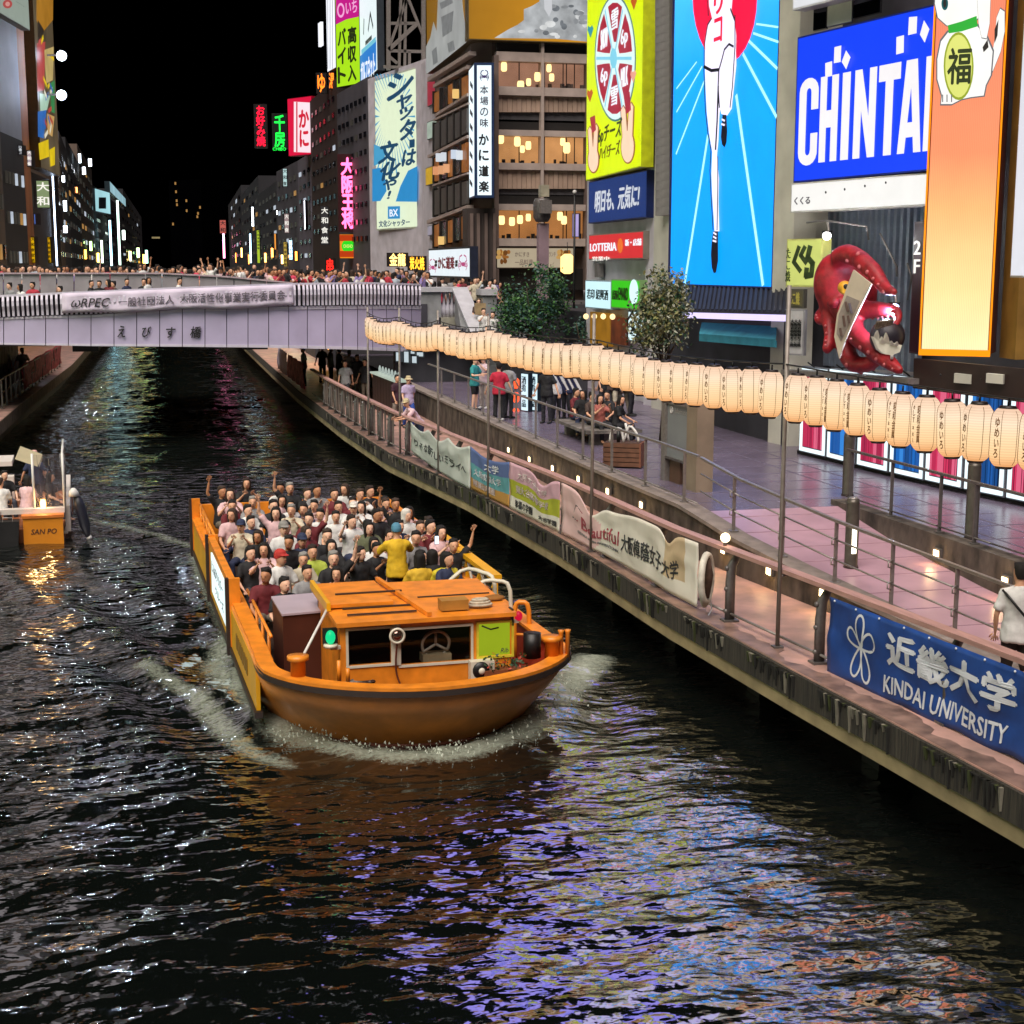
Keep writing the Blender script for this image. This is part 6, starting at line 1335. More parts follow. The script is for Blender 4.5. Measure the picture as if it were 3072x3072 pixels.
for k, (ang, ln, wd) in enumerate(((90, .42, .14), (25, .40, .15), (155, .40, .13), (-62, .46, .14), (-118, .44, .15))):
    L = y5l-y5r; Hh = B5.top(.5)-B5.bot(.5); pts = []
    for i in range(22):
        t = 6.2832*i/22; r_ = ln*Hh*(.5-.5*math.cos(t)); w_ = wd*Hh*math.sin(t)*(.35+.65*(.5-.5*math.cos(t)))
        x = r_*math.cos(R(ang))-w_*math.sin(R(ang)); z = r_*math.sin(R(ang))+w_*math.cos(R(ang)); pts.append((ca+x*.82/L, ct-z/Hh))
    B5.loop(pts, .035, m_wht)
for i in range(13): p = B5.pos(.02+i*.08, .03, .015); MB().ball(p, .016, 6, 4).build('eyelet', m_wht, B5.o, world=True)
# white and pink banner with a torn right end
y4l, y4r = on_rail(1700, 1440).y, on_rail(2112, 1640).y
m4 = [mat('cream_cloth', '#dcd8cc', .8, nz=1.2, amt=.12), mat('pink_cloth', '#dcb9b8', .8, nz=1.2, amt=.12), mat('buff_cloth', '#c8b290', .8, nz=1.5, amt=.2)]
def top4(a): return RZT-.02-(.34*math.exp(-((a-.27)/.09)**2))-(.10*math.exp(-((a-.45)/.12)**2))-(.2*math.exp(-((a-.84)/.04)**2))
def bot4(a): return ZQ+.02+.06*math.sin(a*3)
B4 = Cloth('white_banner', 'cream and pink cloth banner with a crumpled loose right end on the quay rail', y4l, y4r, top4, bot4, m4, .05, 7, 60, 14, lambda a, t: 2 if a > .8 and t < .75 and a < .93 else (1 if a < .27+.08*math.sin(t*3) else 0))
m_grp = mat('grey_print', '#3a3d40', .6, nz=8); m_rdp = mat('red_print', '#b04a58', .6, nz=8)
B4.text('Beautiful', .19, .50, .36, .66, m_rdp, .012, .05); B4.text('OSAKA SHOIN WOMEN\'S UNIV.', .16, .5, .74, .80, mat('soft_grey_print', '#8a8a8a', .6), .004)
B4.text('大阪樟蔭女子大学', .52, .90, .38, .72, m_grp, .02)
for k, (a0, m) in enumerate(((.10, m_grp), (.125, m_grp), (.145, m_rdp))): B4.map([(a0, .58), (a0+.012, .58), (a0+.055, .26), (a0+.035, .27)], [(0, 1, 2, 3)], m, 'emblem_stroke')
MBt = MB(); tip = [(railx(y4r)-.14, y4r, RZT-.05)]
# three colour banner
y3l, y3r = on_rail(1543, 1370).y, on_rail(1694, 1440).y
m3 = [mat('rose_cloth', '#c8a0ae', .8, nz=1.2, amt=.12), mat('olive_cloth', '#a8ae2e', .8, nz=1.2, amt=.12), m4[0]]
B3 = Cloth('striped_banner', 'rose, olive green and white banded banner between the teal and the cream banners', y3l, y3r, lambda a: RZT-.02-.22*math.exp(-((a-.68)/.16)**2), lambda a: ZQ+.02, m3, .035, 11, 30, 14, lambda a, t: 0 if t < .34 else 1 if t < .68 else 2)
B3.text('大阪大谷大学', .2, .75, .12, .28, mat('pale_print', '#e0d0d0', .6), .01); B3.text('東大谷高等学校', .15, .8, .42, .6, mat('pale_print', '#e0d0d0'), .01); B3.text('幸福の学園', .12, .48, .74, .92, m_grp, .03); B3.text('大谷学園', .6, .95, .8, .92, m_grp, .03)
# teal banner
y2l, y2r = on_rail(1424, 1320).y, on_rail(1541, 1375).y
m2 = [mat('slate_blue_cloth', '#54689a', .8, nz=1.2, amt=.12), mat('teal_cloth', '#5a9aa2', .8, nz=1.2, amt=.12), mat('amber_cloth', '#b88a44', .8, nz=1.2, amt=.12)]
B2_ = Cloth('striped_banner', 'slate blue, teal and amber banded banner with white characters under the lantern poles', y2l, y2r, lambda a: RZT-.02-.14*math.sin(a*3.1), lambda a: ZQ+.02, m2, .035, 13, 26, 14, lambda a, t: 0 if t < .36 else 1 if t < .68 else 2)
B2_.text('大学', .4, .75, .1, .32, m_wht, .03); B2_.text('大阪成蹊大学', .12, .8, .42, .6, m_wht, .012); B2_.text('附属幼稚園', .1, .66, .7, .88, mat('pale_print', '#e0d0d0'), .012)
# far white banner
y1l, y1r = on_rail(1243, 1265).y, on_rail(1422, 1325).y
B1 = Cloth('white_banner', 'rumpled white banner with one line of grey characters, farthest of the banner row', y1l, y1r, lambda a: RZT-.02-.2*abs(math.sin(a*9.4))*(.4+.6*math.sin(a*3.1)), lambda a: ZQ+.02+.25*(1-a)**2-.02, [mat('grey_white_cloth', '#bcc2bc', .8, nz=1.2, amt=.12)], .06, 17, 34, 14)
B1.text('りそな新しいミライへ', .08, .95, .42, .68, m_grp, .02)
# lifebuoy on a rail post
p = on_rail(2165, 1740); t = thing('life_ring', 'grubby white life ring with round float hung on the rail beside the cream banner', 'life ring', (railx(p.y)-.25, p.y, ZQ+.62), -.75)
q = MB(); N = 20
pts = [Vector((.0, .2*math.cos(6.2832*i/N), .36*math.sin(6.2832*i/N))) for i in range(N+1)]; q.tube(pts, .055, 8, cap=False); q.build('ring', mat('buoy_white', '#d2cec2', .6, nz=7, amt=.3), t)
q = MB(); q.tube([(.02, -.02, .3), (.03, .03, .05), (.02, -.04, -.3)], [.05, .07, .05], 7); q.build('rope_bundle', mat('brown_rope', '#4a352a', .9, nz=14, amt=.4, bump=.4), t)
MB().ball((-.06, .12, -.34), (.06, .15, .15), 12, 8).build('float', mat('buoy_white', '#d2cec2'), t); MB().tube([(-.02, .22, -.3), (-.02, .3, -.55), (-.02, .16, -.62)], .01, 4).build('rope', m_wht, t)
p = on_rail(2175, 1650); t = thing('rail_lamp', 'small round white lamp standing on the quay rail above the life ring', 'lamp', (railx(p.y), p.y, ZQ+1.13)); MB().tube([(0, 0, 0), (0, 0, .06)], .03, 8).build('stem', m_steel_d, t); MB().ball((0, 0, .12), .075, 12, 8).build('globe', lit('rail_lamp_glow', '#ffe0a8', 5, 0), t)
# ================================================================== TERRACE FURNITURE
t = thing('information_board', 'grey information board in a stone frame on the terrace behind the lanterns', 'information board', (0, 0, ZT))
a = PY(1990, 1450, 33.5); b = PY(2085, 1460, 32.6); a.z = b.z = 0
y0 = Vector((9.75, 33.4, 0)); 
A, B = G(1985, 1440, ZT), G(2090, 1478, ZT); t.location = (A.x, A.y, ZT); WM[t] = Matrix.Translation((A.x, A.y, ZT)); zt = PL(1990, 1190, A.xy, B.xy).z
d = (B-A).normalized(); n = Vector((d.y, -d.x, 0))*-1
def slab(s0, s1, z0, z1, o0, o1):
    a, b = A+(B-A)*s0, A+(B-A)*s1; P = [a+n*o0, b+n*o0, b+n*o1, a+n*o1]; return MB().hexa([p+Vector((0, 0, z0-ZT)) for p in P], [p+Vector((0, 0, z1-ZT)) for p in P])
slab(.72, 1, ZT, zt, -.02, .35).build('side_panel', mat('board_tan', '#8a7a68', .6, nz=2), t, world=True); slab(-.04, .08, ZT, zt, 0, .3).build('side_panel', m_steel, t, world=True)
slab(.08, .72, zt-.12, zt, 0, .3).build('head_panel', m_steel, t, world=True); slab(.08, .72, ZT+.55, zt-.12, .05, .12).build('face', mat('board_face', '#83878a', .4, nz=1.5, amt=.12), t, world=True); slab(.08, .72, ZT+.5, ZT+.55, .0, .2).build('sill', m_steel_d, t, world=True); slab(.1, .4, ZT, ZT+.5, .1, .25).build('leg', mat('board_brown', '#5a4030', .7, nz=4), t, world=True)
vs, fs, asp = glyphs('information', .01); me = bpy.data.meshes.new('lettering'); me.from_pydata([WM[t].inverted() @ (A+(B-A)*(.3+.38*x)+n*.045+Vector((0, 0, zt-.3-ZT+.11*y))) for x, y, k in vs], [], fs); me.materials.append(m_white); o = bpy.data.objects.new('lettering', me); C.objects.link(o); o.parent = t
q = MB(); c = A+(B-A)*.2+n*.045+Vector((0, 0, zt-.25-ZT)); q.tube([c+d*.07*math.cos(6.2832*i/16)+Vector((0, 0, .07*math.sin(6.2832*i/16))) for i in range(17)], .012, 5); q.bar(c+Vector((0, 0, -.04)), c+Vector((0, 0, .03)), .02); q.build('info_mark', m_white, t, world=True)
# wooden planter box with white tubes on it
p = G(1870, 1400, ZT); t = thing('wooden_box', 'low brown wooden box on the terrace left of the information board', 'box', (p.x, p.y, ZT), -.5)
for k in range(5): MB().box(-.42, .42, -.3, -.28, .04+.11*k, .13+.11*k).build('plank', mat('planter_wood', '#6a4632', .7, nz=6, amt=.35), t)
MB().box(-.41, .41, -.28, .3, .03, .58).build('body', mat('planter_dark', '#4a3226', .7, nz=6), t); MB().box(.42, .46, -.3, .3, .03, .58).build('end_panel', mat('planter_orange', '#7a4a34', .7, nz=6), t)
t2 = thing('white_tubes', 'tangle of curved white tubes lying on the wooden box', 'tubes', (p.x, p.y, ZT+.58), -.5)
for pts in ([(-.3, -.1, 0), (-.25, -.1, .25), (-.05, -.1, .3), (.02, -.1, 0)], [(0, .05, 0), (.12, .05, .35), (.3, 0, .2), (.35, 0, 0)], [(.1, .1, .0), (.02, .1, .42)]):
    P, rr = smooth_path([Vector(x) for x in pts], [.03]*len(pts)); MB().tube(P, rr, 7).build('tube', m_white, t2)
MB().tube([(-.1, -.12, 0), (-.1, -.12, .25)], .04, 8).build('bottle', m_black, t2)
# double blue-white lit menu signs in the middle distance
for i, (u0, u1) in enumerate(((1562, 1586), (1590, 1614))):
    Sign('menu_light', '%s of the two tall blue-white lit menu signs behind the terrace rail' % ['left', 'right'][i], 'sign', (u0, 1117, 1234-2*i, 46), (u1, 1119, 1236, 45.6), .15, '#12202c', lit('menu_white', '#cfe8f4', 1.25, .15, 3)).text('酒肴一品', u0+5, 1128, u1-6, 1222, mat('menu_ink', '#3a5a6a', .5), .02, 0, True)
t = thing('red_lantern_stand', 'small red lit lantern stand beside the menu signs', 'lantern', PY(1548, 1150, 46)); 
for z in (0, -.45, -.95): MB().loft([(0, 0, z-.16, .06, .06), (0, 0, z-.1, .11, .11), (0, 0, z+.1, .11, .11), (0, 0, z+.16, .06, .06)], 10).build('lamp', lit('red_lamp', '#ff5a30', 1.6, .1), t)
MB().tube([(0, .05, -1.9), (0, .05, .3)], .025, 6).build('pole', m_steel_d, t)
# dark shop counter with lit boxes below the bridge's right end
t = thing('bar_counter', 'dark wooden bar counter with a lit pale top under the bridge end', 'counter', PY(1180, 1200, 54))
a, b = PY(1118, 1180, 56), PY(1195, 1180, 51); a.z = b.z = ZQ; n = Vector((.5, .1, 0))
for k in range(9):
    p, r_ = a.lerp(b, k/9), a.lerp(b, (k+.92)/9); MB().hexa([p, r_, r_+n, p+n], [x+Vector((0, 0, 1.32)) for x in (p, r_, r_+n, p+n)]).build('plank', mat('counter_wood', '#2e1a16', .6, nz=4), t, world=True)
MB().hexa([x+Vector((-.1, 0, 1.33)) for x in (a, b, b+n, a+n)], [x+Vector((-.1, 0, 1.39)) for x in (a, b, b+n, a+n)]).build('counter_top', lit('counter_glow', '#c8d8c8', .7, .2), t, world=True)
for i in range(7): p = a.lerp(b, .1+i*.12)+n*.4+Vector((0, 0, 1.39)); MB().loft([(p.x, p.y, p.z, .05, .05), (p.x, p.y, p.z+.15, .05, .05), (p.x, p.y, p.z+.25, .02, .02)], 8).build('bottle', lit('bottle_glow', '#d8e8e0', .5), t, world=True)
for i, (u0, u1, v0, v1) in enumerate(((1186, 1204, 1054, 1086), (1210, 1228, 1052, 1090), (1224, 1246, 1050, 1064), (1248, 1272, 1054, 1072), (1234, 1252, 1066, 1092))):
    Sign('light_box', '%s small white lit box hung in the dark bar under the bridge' % ['leftmost', 'second', 'third', 'rightmost', 'lowest'][i], 'sign', (u0, v0, v1, 57), (u1, v0, v1, 56.8), .1, '#303840', lit('box_white', '#e4f4fc', 1.2 if i in (2, 3) else .7, .2, 4))
MB().box(8.9, 13, 58.6, 58.9, ZQ, 3.7).build('bar_wall', m_gd, t, world=True)
for o_ in [pe]: MB().box(13.0, 14.4, 50, 62, ZT, 3.4).build('shop_wall', m_gd, o_, world=True)
# ================================================================== TOUR BOAT
RB = R(-BA)
boat = thing('tour_boat', 'large orange open tour boat packed with passengers heading towards the camera', 'boat', BOAT, RB)
m_or = mat('boat_orange', '#e48824', .42, nz=4, amt=.26, spec=.5); m_ye = mat('boat_yellow', '#e2a614', .4, nz=1.4, amt=.14); m_hull = mat('hull_orange', '#d07e2e', .45, nz=2.4, amt=.28, bump=.1); m_rub = mat('rubber_black', '#22140e', .6, nz=5)
m_red = mat('bulwark_red', '#a8321c', .5, nz=2, amt=.2); m_deck = mat('deck_brown', '#3a2a20', .7, nz=3); m_cream = mat('window_frame_cream', '#cfcab8', .45, nz=6, amt=.12)
GP = [(-2.2, 14.7), (-2.2, 8), (-2.2, 3), (-2.22, 1.7), (-2.12, 1.15), (-1.75, .62), (-1.2, .25), (-.6, .05), (0, 0), (.6, .03), (1.2, .2), (1.7, .52), (2.08, .98), (2.24, 1.5), (2.2, 3), (2.15, 8), (2.1, 14.7)]
WP = [(-2.1, 14.7), (-2.1, 8), (-2.08, 4.4), (-2.0, 3.1), (-1.78, 2.25), (-1.35, 1.6), (-.9, 1.15), (-.4, .9), (0, .82), (.4, .85), (.85, 1.0), (1.3, 1.32), (1.7, 1.85), (1.95, 2.6), (2.08, 4.1), (2.05, 8), (2, 14.7)]
def sm2(P, n=3):
    o, _ = smooth_path([Vector((x, y, 0)) for x, y in P], [0]*len(P), n); return o
GPs, WPs = sm2(GP), sm2(WP); NG = len(GPs)
gz_ = lambda p: 1.0+.05*min(1, abs(p.x)/2.2)
q = MB(); L = [[], [], [], []]
for a, b in zip(GPs, WPs):
    ring = [Vector((a.x, a.y, gz_(a))), a.lerp(b, .45)+Vector((0, 0, .58)), b+Vector((0, 0, .06)), b*1+Vector((0, .4, -.35))]
    for k in range(4): L[k].append(q.v(ring[k]))
for k in range(3):
    for i in range(NG-1): f = q.bm.faces.new((L[k][i], L[k][i+1], L[k+1][i+1], L[k+1][i])); f.smooth = True
q.bm.faces.new([L[0][0], L[1][0], L[2][0], L[3][0], L[3][-1], L[2][-1], L[1][-1], L[0][-1]])
hu = q.build('hull', m_hull, boat); hu.modifiers.new('thick', 'SOLIDIFY').thickness = -.06
q = MB()                                                   # black waterline band
for i in range(NG-1):
    a, b = WPs[i], WPs[i+1]; n = Vector(((b-a).y, -(b-a).x, 0)).normalized()*-.015
    q.face([a-n+Vector((0, 0, -.1)), b-n+Vector((0, 0, -.1)), b-n+Vector((0, 0, .1)), a-n+Vector((0, 0, .1))])
q.build('boot_stripe', mat('boot_stripe', '#5a2a14', .5, nz=3), hu)
bowi = range(6, NG-7)
def ribbon(w0, w1, z0, z1, rng):
    q = MB(); 
    for i in rng:
        if i+1 >= NG: continue
        P = []
        for j in (i, i+1):
            a = GPs[max(j-1, 0)]; b = GPs[min(j+1, NG-1)]; d = (b-a).normalized(); n = Vector((-d.y, d.x, 0)); c = GPs[j]
            if n.y < 0 and abs(d.x) > .5: n = -n
            inw = (Vector((0, 6, 0))-c); n = n if n.dot(inw) > 0 else -n
            P.append((c-n*w0, c+n*w1, gz_(c)))
        (a0, a1, za), (b0, b1, zb) = P; V = lambda p, z: Vector((p.x, p.y, z))
        q.hexa([V(a0, za+z0), V(b0, zb+z0), V(b1, zb+z0), V(a1, za+z0)], [V(a0, za+z1), V(b0, zb+z1), V(b1, zb+z1), V(a1, za+z1)])
    bmesh.ops.remove_doubles(q.bm, verts=q.bm.verts, dist=.002); return q
ribbon(.03, .2, -.01, .035, range(0, NG-1)).build('gunwale', m_or, boat)
ribbon(.05, .02, -.09, -.012, range(5, NG-4)).build('rubbing_strake', m_rub, boat)
# deck, bow floor, bulwark lining
MB().box(-2.05, 2.0, 3.3, 14.6, .28, .35).build('deck', m_deck, boat)
q = MB(); ins = [a.lerp(b, .8)*.96+Vector((0, .1, 0)) for a, b in zip(GPs, WPs) if a.y < 3.4]; q.hexa([p+Vector((0, 0, .28)) for p in ins], [p+Vector((0, 0, .36)) for p in ins]).build('bow_floor', m_deck, boat)
q = MB()
for a, b, c, d in zip(GPs, GPs[1:], WPs, WPs[1:]):
    if max(a.y, b.y) < 6: e, f = a.lerp(c, .8), b.lerp(d, .8); q.face([Vector((e.x*.955, e.y+.12, .3)), Vector((f.x*.955, f.y+.12, .3)), Vector((b.x*.955, b.y+.1, gz_(b)-.02)), Vector((a.x*.955, a.y+.1, gz_(a)-.02))])
q.build('bulwark_lining', m_red, boat)
# side boards, fins, lit sign on the image-left side
MB().box(-2.26, -2.2, 1.9, 14.7, .32, .98).build('side_board', m_ye, boat); MB().box(2.13, 2.19, 3.0, 14.7, .32, 1.0).build('side_board', m_ye, boat)
MB().box(-2.3, -2.18, 1.8, 14.72, .24, .33).build('side_fender', m_rub, boat)
for y in (5.6, 9.8, 14.5):
    f = MB().box(-2.28, -2.1, y, y+.1, .34, 1.5).build('fin', m_or, boat); MB().box(-2.34, -2.281, y-.004, y+.13, .2, 1.5).build('edge_strip', m_rub, f)
MB().box(-2.29, -2.16, 5.7, 9.8, 1.36, 1.47).build('top_rail', m_or, boat); MB().box(-2.27, -2.2, 5.7, 9.8, .34, 1.36).build('sign_frame', m_ye, boat)
sg = MB().box(-2.3, -2.271, 6.2, 9.1, .55, 1.3).build('sign_light', lit('boat_sign_white', '#e8fbfb', 1.1), boat)
vs, fs, asp = glyphs('とんぼり', .03)
for st, y0, y1, z0, z1 in (('とんぼりリバー', 8.9, 6.6, 1.0, 1.2), ('クルーズ', 8.2, 6.5, .7, .88)):
    vs, fs, asp = glyphs(st, .02); me = bpy.data.meshes.new('lettering'); me.from_pydata([(-2.305-.001*k, y0+(y1-y0)*x, z0+(z1-z0)*y) for x, y, k in vs], [], fs); me.materials.append(mat('boat_ink', '#7a8a98', .6)); o = bpy.data.objects.new('lettering', me); C.objects.link(o); o.parent = sg
MB().box(-2.28, -2.12, 9.9, 14.5, .98, 1.06).build('top_rail', m_or, boat)
for z in (1.2, 1.38): MB().tube([(-2.12, 9.9, z), (-2.1, 14.5, z)], .028, 7).build('rail', m_or, boat)
for y in (10.6, 11.4, 12.2, 13, 13.8): MB().tube([(-2.12, y, 1.0), (-2.12, y+.25, 1.4)], .025, 6).build('stanchion', m_or, boat)
for y in (2.6, 3.4, 4.2, 5.0): MB().tube([(-1.98, y, .6), (-1.98, y, 1.32)], .026, 6).build('stanchion', m_or, boat)
for z in (.95, 1.3): MB().tube([(-1.98, 2.3, z), (-1.98, 5.6, z)], .026, 6).build('rail', m_or, boat)
for i in range(6): MB().box(-2.275, -2.262, 3.0+i*.3, 3.18+i*.3, .55, .8).build('vent_slot', mat('vent_brown', '#7a5a10', .6), boat)
# image-right rail and lattice
MB().box(1.98, 2.16, 4.7, 9.5, 1.42, 1.5).build('top_rail', m_ye, boat); MB().box(2.0, 2.12, 9.5, 14.6, 1.3, 1.38).build('top_rail', m_or, boat)
for i, y in enumerate((4.75, 5.7, 6.65, 7.6, 8.55, 9.5)):
    MB().box(2.02, 2.1, y-.03, y+.03, .35, 1.42).build('stanchion', m_ye, boat)
    if i < 4: MB().tube([(2.05, y, .5), (2.05, y+.9, 1.4)], .025, 6).build('brace', m_cream, boat); MB().tube([(2.05, y, 1.4), (2.05, y+.9, .5)], .02, 6).build('brace', m_ye, boat)
MB().box(-2.1, 2.05, 14.5, 14.62, .35, 1.36).build('stern_board', m_or, boat)
def bent(pts, r_, m, nm): P, rr = smooth_path([Vector(p) for p in pts], [r_]*len(pts)); return MB().tube(P, rr, 8).build(nm, m, boat)
bent([(1.9, 4.2, .4), (1.9, 4.2, 1.45), (1.75, 4.4, 1.62), (1.45, 4.7, 1.6), (.85, 4.2, 1.2), (.8, 4.1, .9)], .035, m_cream, 'grab_rail'); bent([(2.08, 3.9, .4), (2.08, 3.9, 1.4), (1.9, 4.0, 1.55), (1.6, 4.1, 1.5), (1.15, 3.8, 1.2), (1.05, 3.7, .9)], .035, m_cream, 'grab_rail')
bent([(1.9, 3.0, .5), (1.9, 3.0, 1.3), (2.0, 2.95, 1.42), (2.1, 2.9, 1.3), (2.1, 2.9, .5)], .04, m_or, 'step_hoop'); MB().tube([(1.9, 3, .9), (2.1, 2.9, .9)], .025, 6).build('hoop_rung', m_or, boat)
MB().box(.7, 1.7, 3.62, 3.7, 1.35, 1.52).build('seat_back', m_deck, boat)
q = MB()
for k in range(9): MB().box(-1.6, 1.6, 4.9+k*1.05, 5.35+k*1.05, .68, .76).build('bench', m_deck, boat)
# cabin
fy = 1.22
def pc(u, v, y=fy): p = PL(u, v, bl(-3, y).xy, bl(3, y).xy); return bx.inverted() @ p
cab = MB()
x0, x1 = -1.15, 1.32; zb, zt = .36, 1.66
def wall_with_holes(x0, x1, z0, z1, holes, y, th, m, nm):
    q = MB(); xs = [x0]+[e for h in holes for e in (h[0], h[1])]+[x1]
    for i in range(0, len(xs), 2): q.box(xs[i], xs[i+1], y, y+th, z0, z1)
    for a, b, c_, d in holes: q.box(a, b, y, y+th, z0, c_); q.box(a, b, y, y+th, d, z1)
    return q.build(nm, m, boat)
H = []
for u0, v0, u1, v1 in ((1046, 1884, 1172, 1998), (1203, 1877, 1412, 1995), (1436, 1866, 1534, 1970)):
    a, b = pc(u0, v1), pc(u1, v0); H.append((a.x, b.x, a.z, b.z))
cw = wall_with_holes(x0, x1, zb, zt, H, fy, .06, m_or, 'cabin_front')
for i, (a, b, c_, d) in enumerate(H):
    mf = m_cream if i < 2 else mat('window_frame_yellow', '#d8c83a', .4, nz=5); q = MB(); e = .035
    q.box(a-e, b+e, fy-.02, fy-.001, c_-e, c_); q.box(a-e, b+e, fy-.02, fy-.001, d, d+e); q.box(a-e, a, fy-.02, fy-.001, c_, d); q.box(b, b+e, fy-.02, fy-.001, c_, d); fo = q.build('window_frame', mf, boat)
    MB().box(a, b, fy+.02, fy+.028, c_, d).build('pane', bpy.data.materials['window_glass'] if i < 2 else lit('lime_window', '#b4cc28', .62, .12, 1.5), fo)
vs, fs, asp = glyphs('Rib', .01, .3); a, b, c_, d = H[2]; me = bpy.data.meshes.new('lettering'); me.from_pydata([(b-.16+.12*x, fy+.012-.001*k, c_+.03+.07*y) for x, y, k in vs], [], fs); me.materials.append(m_grp); o = bpy.data.objects.new('lettering', me); C.objects.link(o); o.parent = boat
MB().tube([(a+.05, fy+.005, d-.03), (a+.18, fy+.005, d-.09), (a+.3, fy+.005, d-.07)], .012, 5).build('wiper', m_black, boat)
for xa in (x0, x1-.06): MB().box(xa, xa+.06, fy+.062, 3.3, zb, zt).build('cabin_side', m_or, boat)
MB().box(x0, x1, 3.2, 3.3, zb, zt).build('cabin_back', m_deck, boat); MB().box(x0+.07, x1-.07, 2.2, 2.25, zb, zt-.02).build('cabin_dark', m_black, boat)
rf = MB().hexa([(x0-.06, fy-.12, zt), (x1+.06, fy-.12, zt), (x1+.06, 3.35, zt+.02), (x0-.06, 3.5, zt+.02)], [(x0-.06, fy-.12, zt+.06), (x1+.06, fy-.12, zt+.06), (x1+.06, 3.35, zt+.1), (x0-.06, 3.5, zt+.1)]).build('roof', m_or, boat)
MB().box(-1.2, -.25, 1.9, 3.4, zt+.1, zt+.15).build('hatch', m_or, rf); MB().box(-1.24, -1.18, 1.8, 3.45, zt+.08, zt+.2).build('hatch_rail', m_ye, rf); MB().bar((-.2, 3.4, zt+.17), (.12, 1.15, zt+.1), .06).build('hatch_rail', m_or, rf)
for y in (1.45, 1.85, 2.5): MB().box(-1.0+.0*y, -.0, y, y+.035, zt+.08 if y < 1.9 else zt+.151, zt+.1 if y < 1.9 else zt+.175).build('batten', m_deck, rf)
MB().box(.2, 1.3, 2.3, 2.33, zt+.08, zt+.1).build('batten', m_deck, rf)
MB().box(.34, .74, 1.35, 1.6, zt+.085, zt+.23).build('roof_box', mat('roof_box_tan', '#a87830', .6, nz=4), rf)
t = thing('rope_coil', 'pale rope coil lying on the orange cabin roof', 'rope', bl(.95, 1.52, zt+.09), RB)
for k in range(3): MB().tube([((.17-.03*k)*math.cos(6.2832*i/18), (.1-.02*k)*math.sin(6.2832*i/18), .02+.035*k) for i in range(19)], .022, 6, cap=False).build('coil', mat('rope_pale', '#b8ae9a', .8, nz=20, amt=.3), t)
p = bl(1.25, 1.9, zt+.09); t = thing('brown_cloth', 'small brown rag lying on the cabin roof beside the rope coil', 'cloth', p, RB); MB().loft([(0, 0, 0, .2, .12), (.02, 0, .04, .14, .08), (.03, .01, .06, .05, .03)], 10).build('rag', mat('rag_brown', '#8a5a20', .8, nz=6), t)
# lights, lamp, cord, wheel, speaker, mooring posts
MB().ball((x0-.14, fy-.05, 1.52), (.07, .07, .1), 12, 8).build('green_light', lit('nav_green', '#10c880', 1.2, 0), boat); MB().loft([(x0-.14, fy-.05, 1.38, .1, .1), (x0-.14, fy-.05, 1.42, .1, .1)], 10).build('light_base', m_cream, boat); MB().bar((x0-.14, fy-.03, 1.36), (x0, fy, 1.36), .05).build('light_bracket', m_cream, boat); MB().box(x0-.24, x0-.03, fy, fy+.03, 1.4, 1.64).build('light_screen', m_black, boat)
MB().ball((x1+.14, fy+.05, 1.62), (.06, .06, .075), 12, 8).build('red_light', lit('nav_red', '#d01038', .9, .1), boat); MB().box(x1+.02, x1+.05, fy-.02, fy+.16, 1.5, 1.74).build('light_screen', m_black, boat); MB().bar((x1, fy+.05, 1.55), (x1+.14, fy+.05, 1.55), .05).build('light_bracket', m_cream, boat)
c = pc(1192, 1908, fy-.14); q = MB(); q.tube([c+Vector((.1*math.cos(6.2832*i/20), 0, .1*math.sin(6.2832*i/20))) for i in range(21)], .02, 6, cap=False); sl_ = q.build('searchlight', m_cream, boat); MB().ball(c+Vector((0, .04, 0)), (.09, .07, .09), 12, 8).build('reflector', mat('chrome_brown', '#8a7268', .12, .9, nz=20, amt=.6), sl_)
MB().tube([c+Vector((0, .06, .1)), c+Vector((0, .1, .2)), (c.x, fy-.02, zt)], .015, 6).build('lamp_arm', m_steel, sl_)
P, rr = smooth_path([c+Vector((.0, .03, -.1)), c+Vector((-.01, .08, -.5)), c+Vector((.06, .06, -.75)), c+Vector((.18, -.02, -.93))], [.014]*4); MB().tube(P, rr, 6).build('lamp_cord', mat('cord_brown', '#5a2414', .6), sl_)
MB().box(pc(1176, 1950).x, pc(1200, 1950).x, fy-.035, fy-.001, H[0][2]-.03, zt-.02).build('window_post', m_cream, boat)
c = pc(1307, 1932, fy+.22); q = MB(); q.tube([c+Vector((.2*math.cos(6.2832*i/24), -.05*math.sin(6.2832*i/24), .2*math.sin(6.2832*i/24))) for i in range(25)], .022, 7, cap=False)
for a in (60, 180, 300): q.tube([c, c+Vector((.2*math.cos(R(a+30)), 0, .2*math.sin(R(a+30))))], .02, 6)
q.build('steering_wheel', mat('helm_cream', '#b4b0a2', .5, nz=5), boat); MB().box(c.x-.2, c.x+.22, fy+.16, fy+.4, H[1][2]-.05, H[1][2]+.07).build('wheel_console', mat('console_buff', '#a89a7a', .6, nz=4), boat)
c = pc(1440, 2008, fy-.1); MB().box(c.x-.15, c.x+.2, fy-.16, fy-.01, c.z-.17, c.z+.13).build('speaker', m_cream, boat); MB().ball(c+Vector((0, -.05, 0)), (.13, .06, .13), 14, 8).build('speaker_cone', m_black, boat); MB().ball(c+Vector((0, -.11, 0)), (.05, .03, .05), 10, 6).build('speaker_cap', m_cream, boat)
c = pc(1520, 2025, fy-.15)
pl_ = tag(thing('flower_pots', 'low row of small flowering plants on the bow deck beside the cabin', 'plants', bl(c.x, fy-.15, .95), RB)); rs = random.Random(5); q = MB()
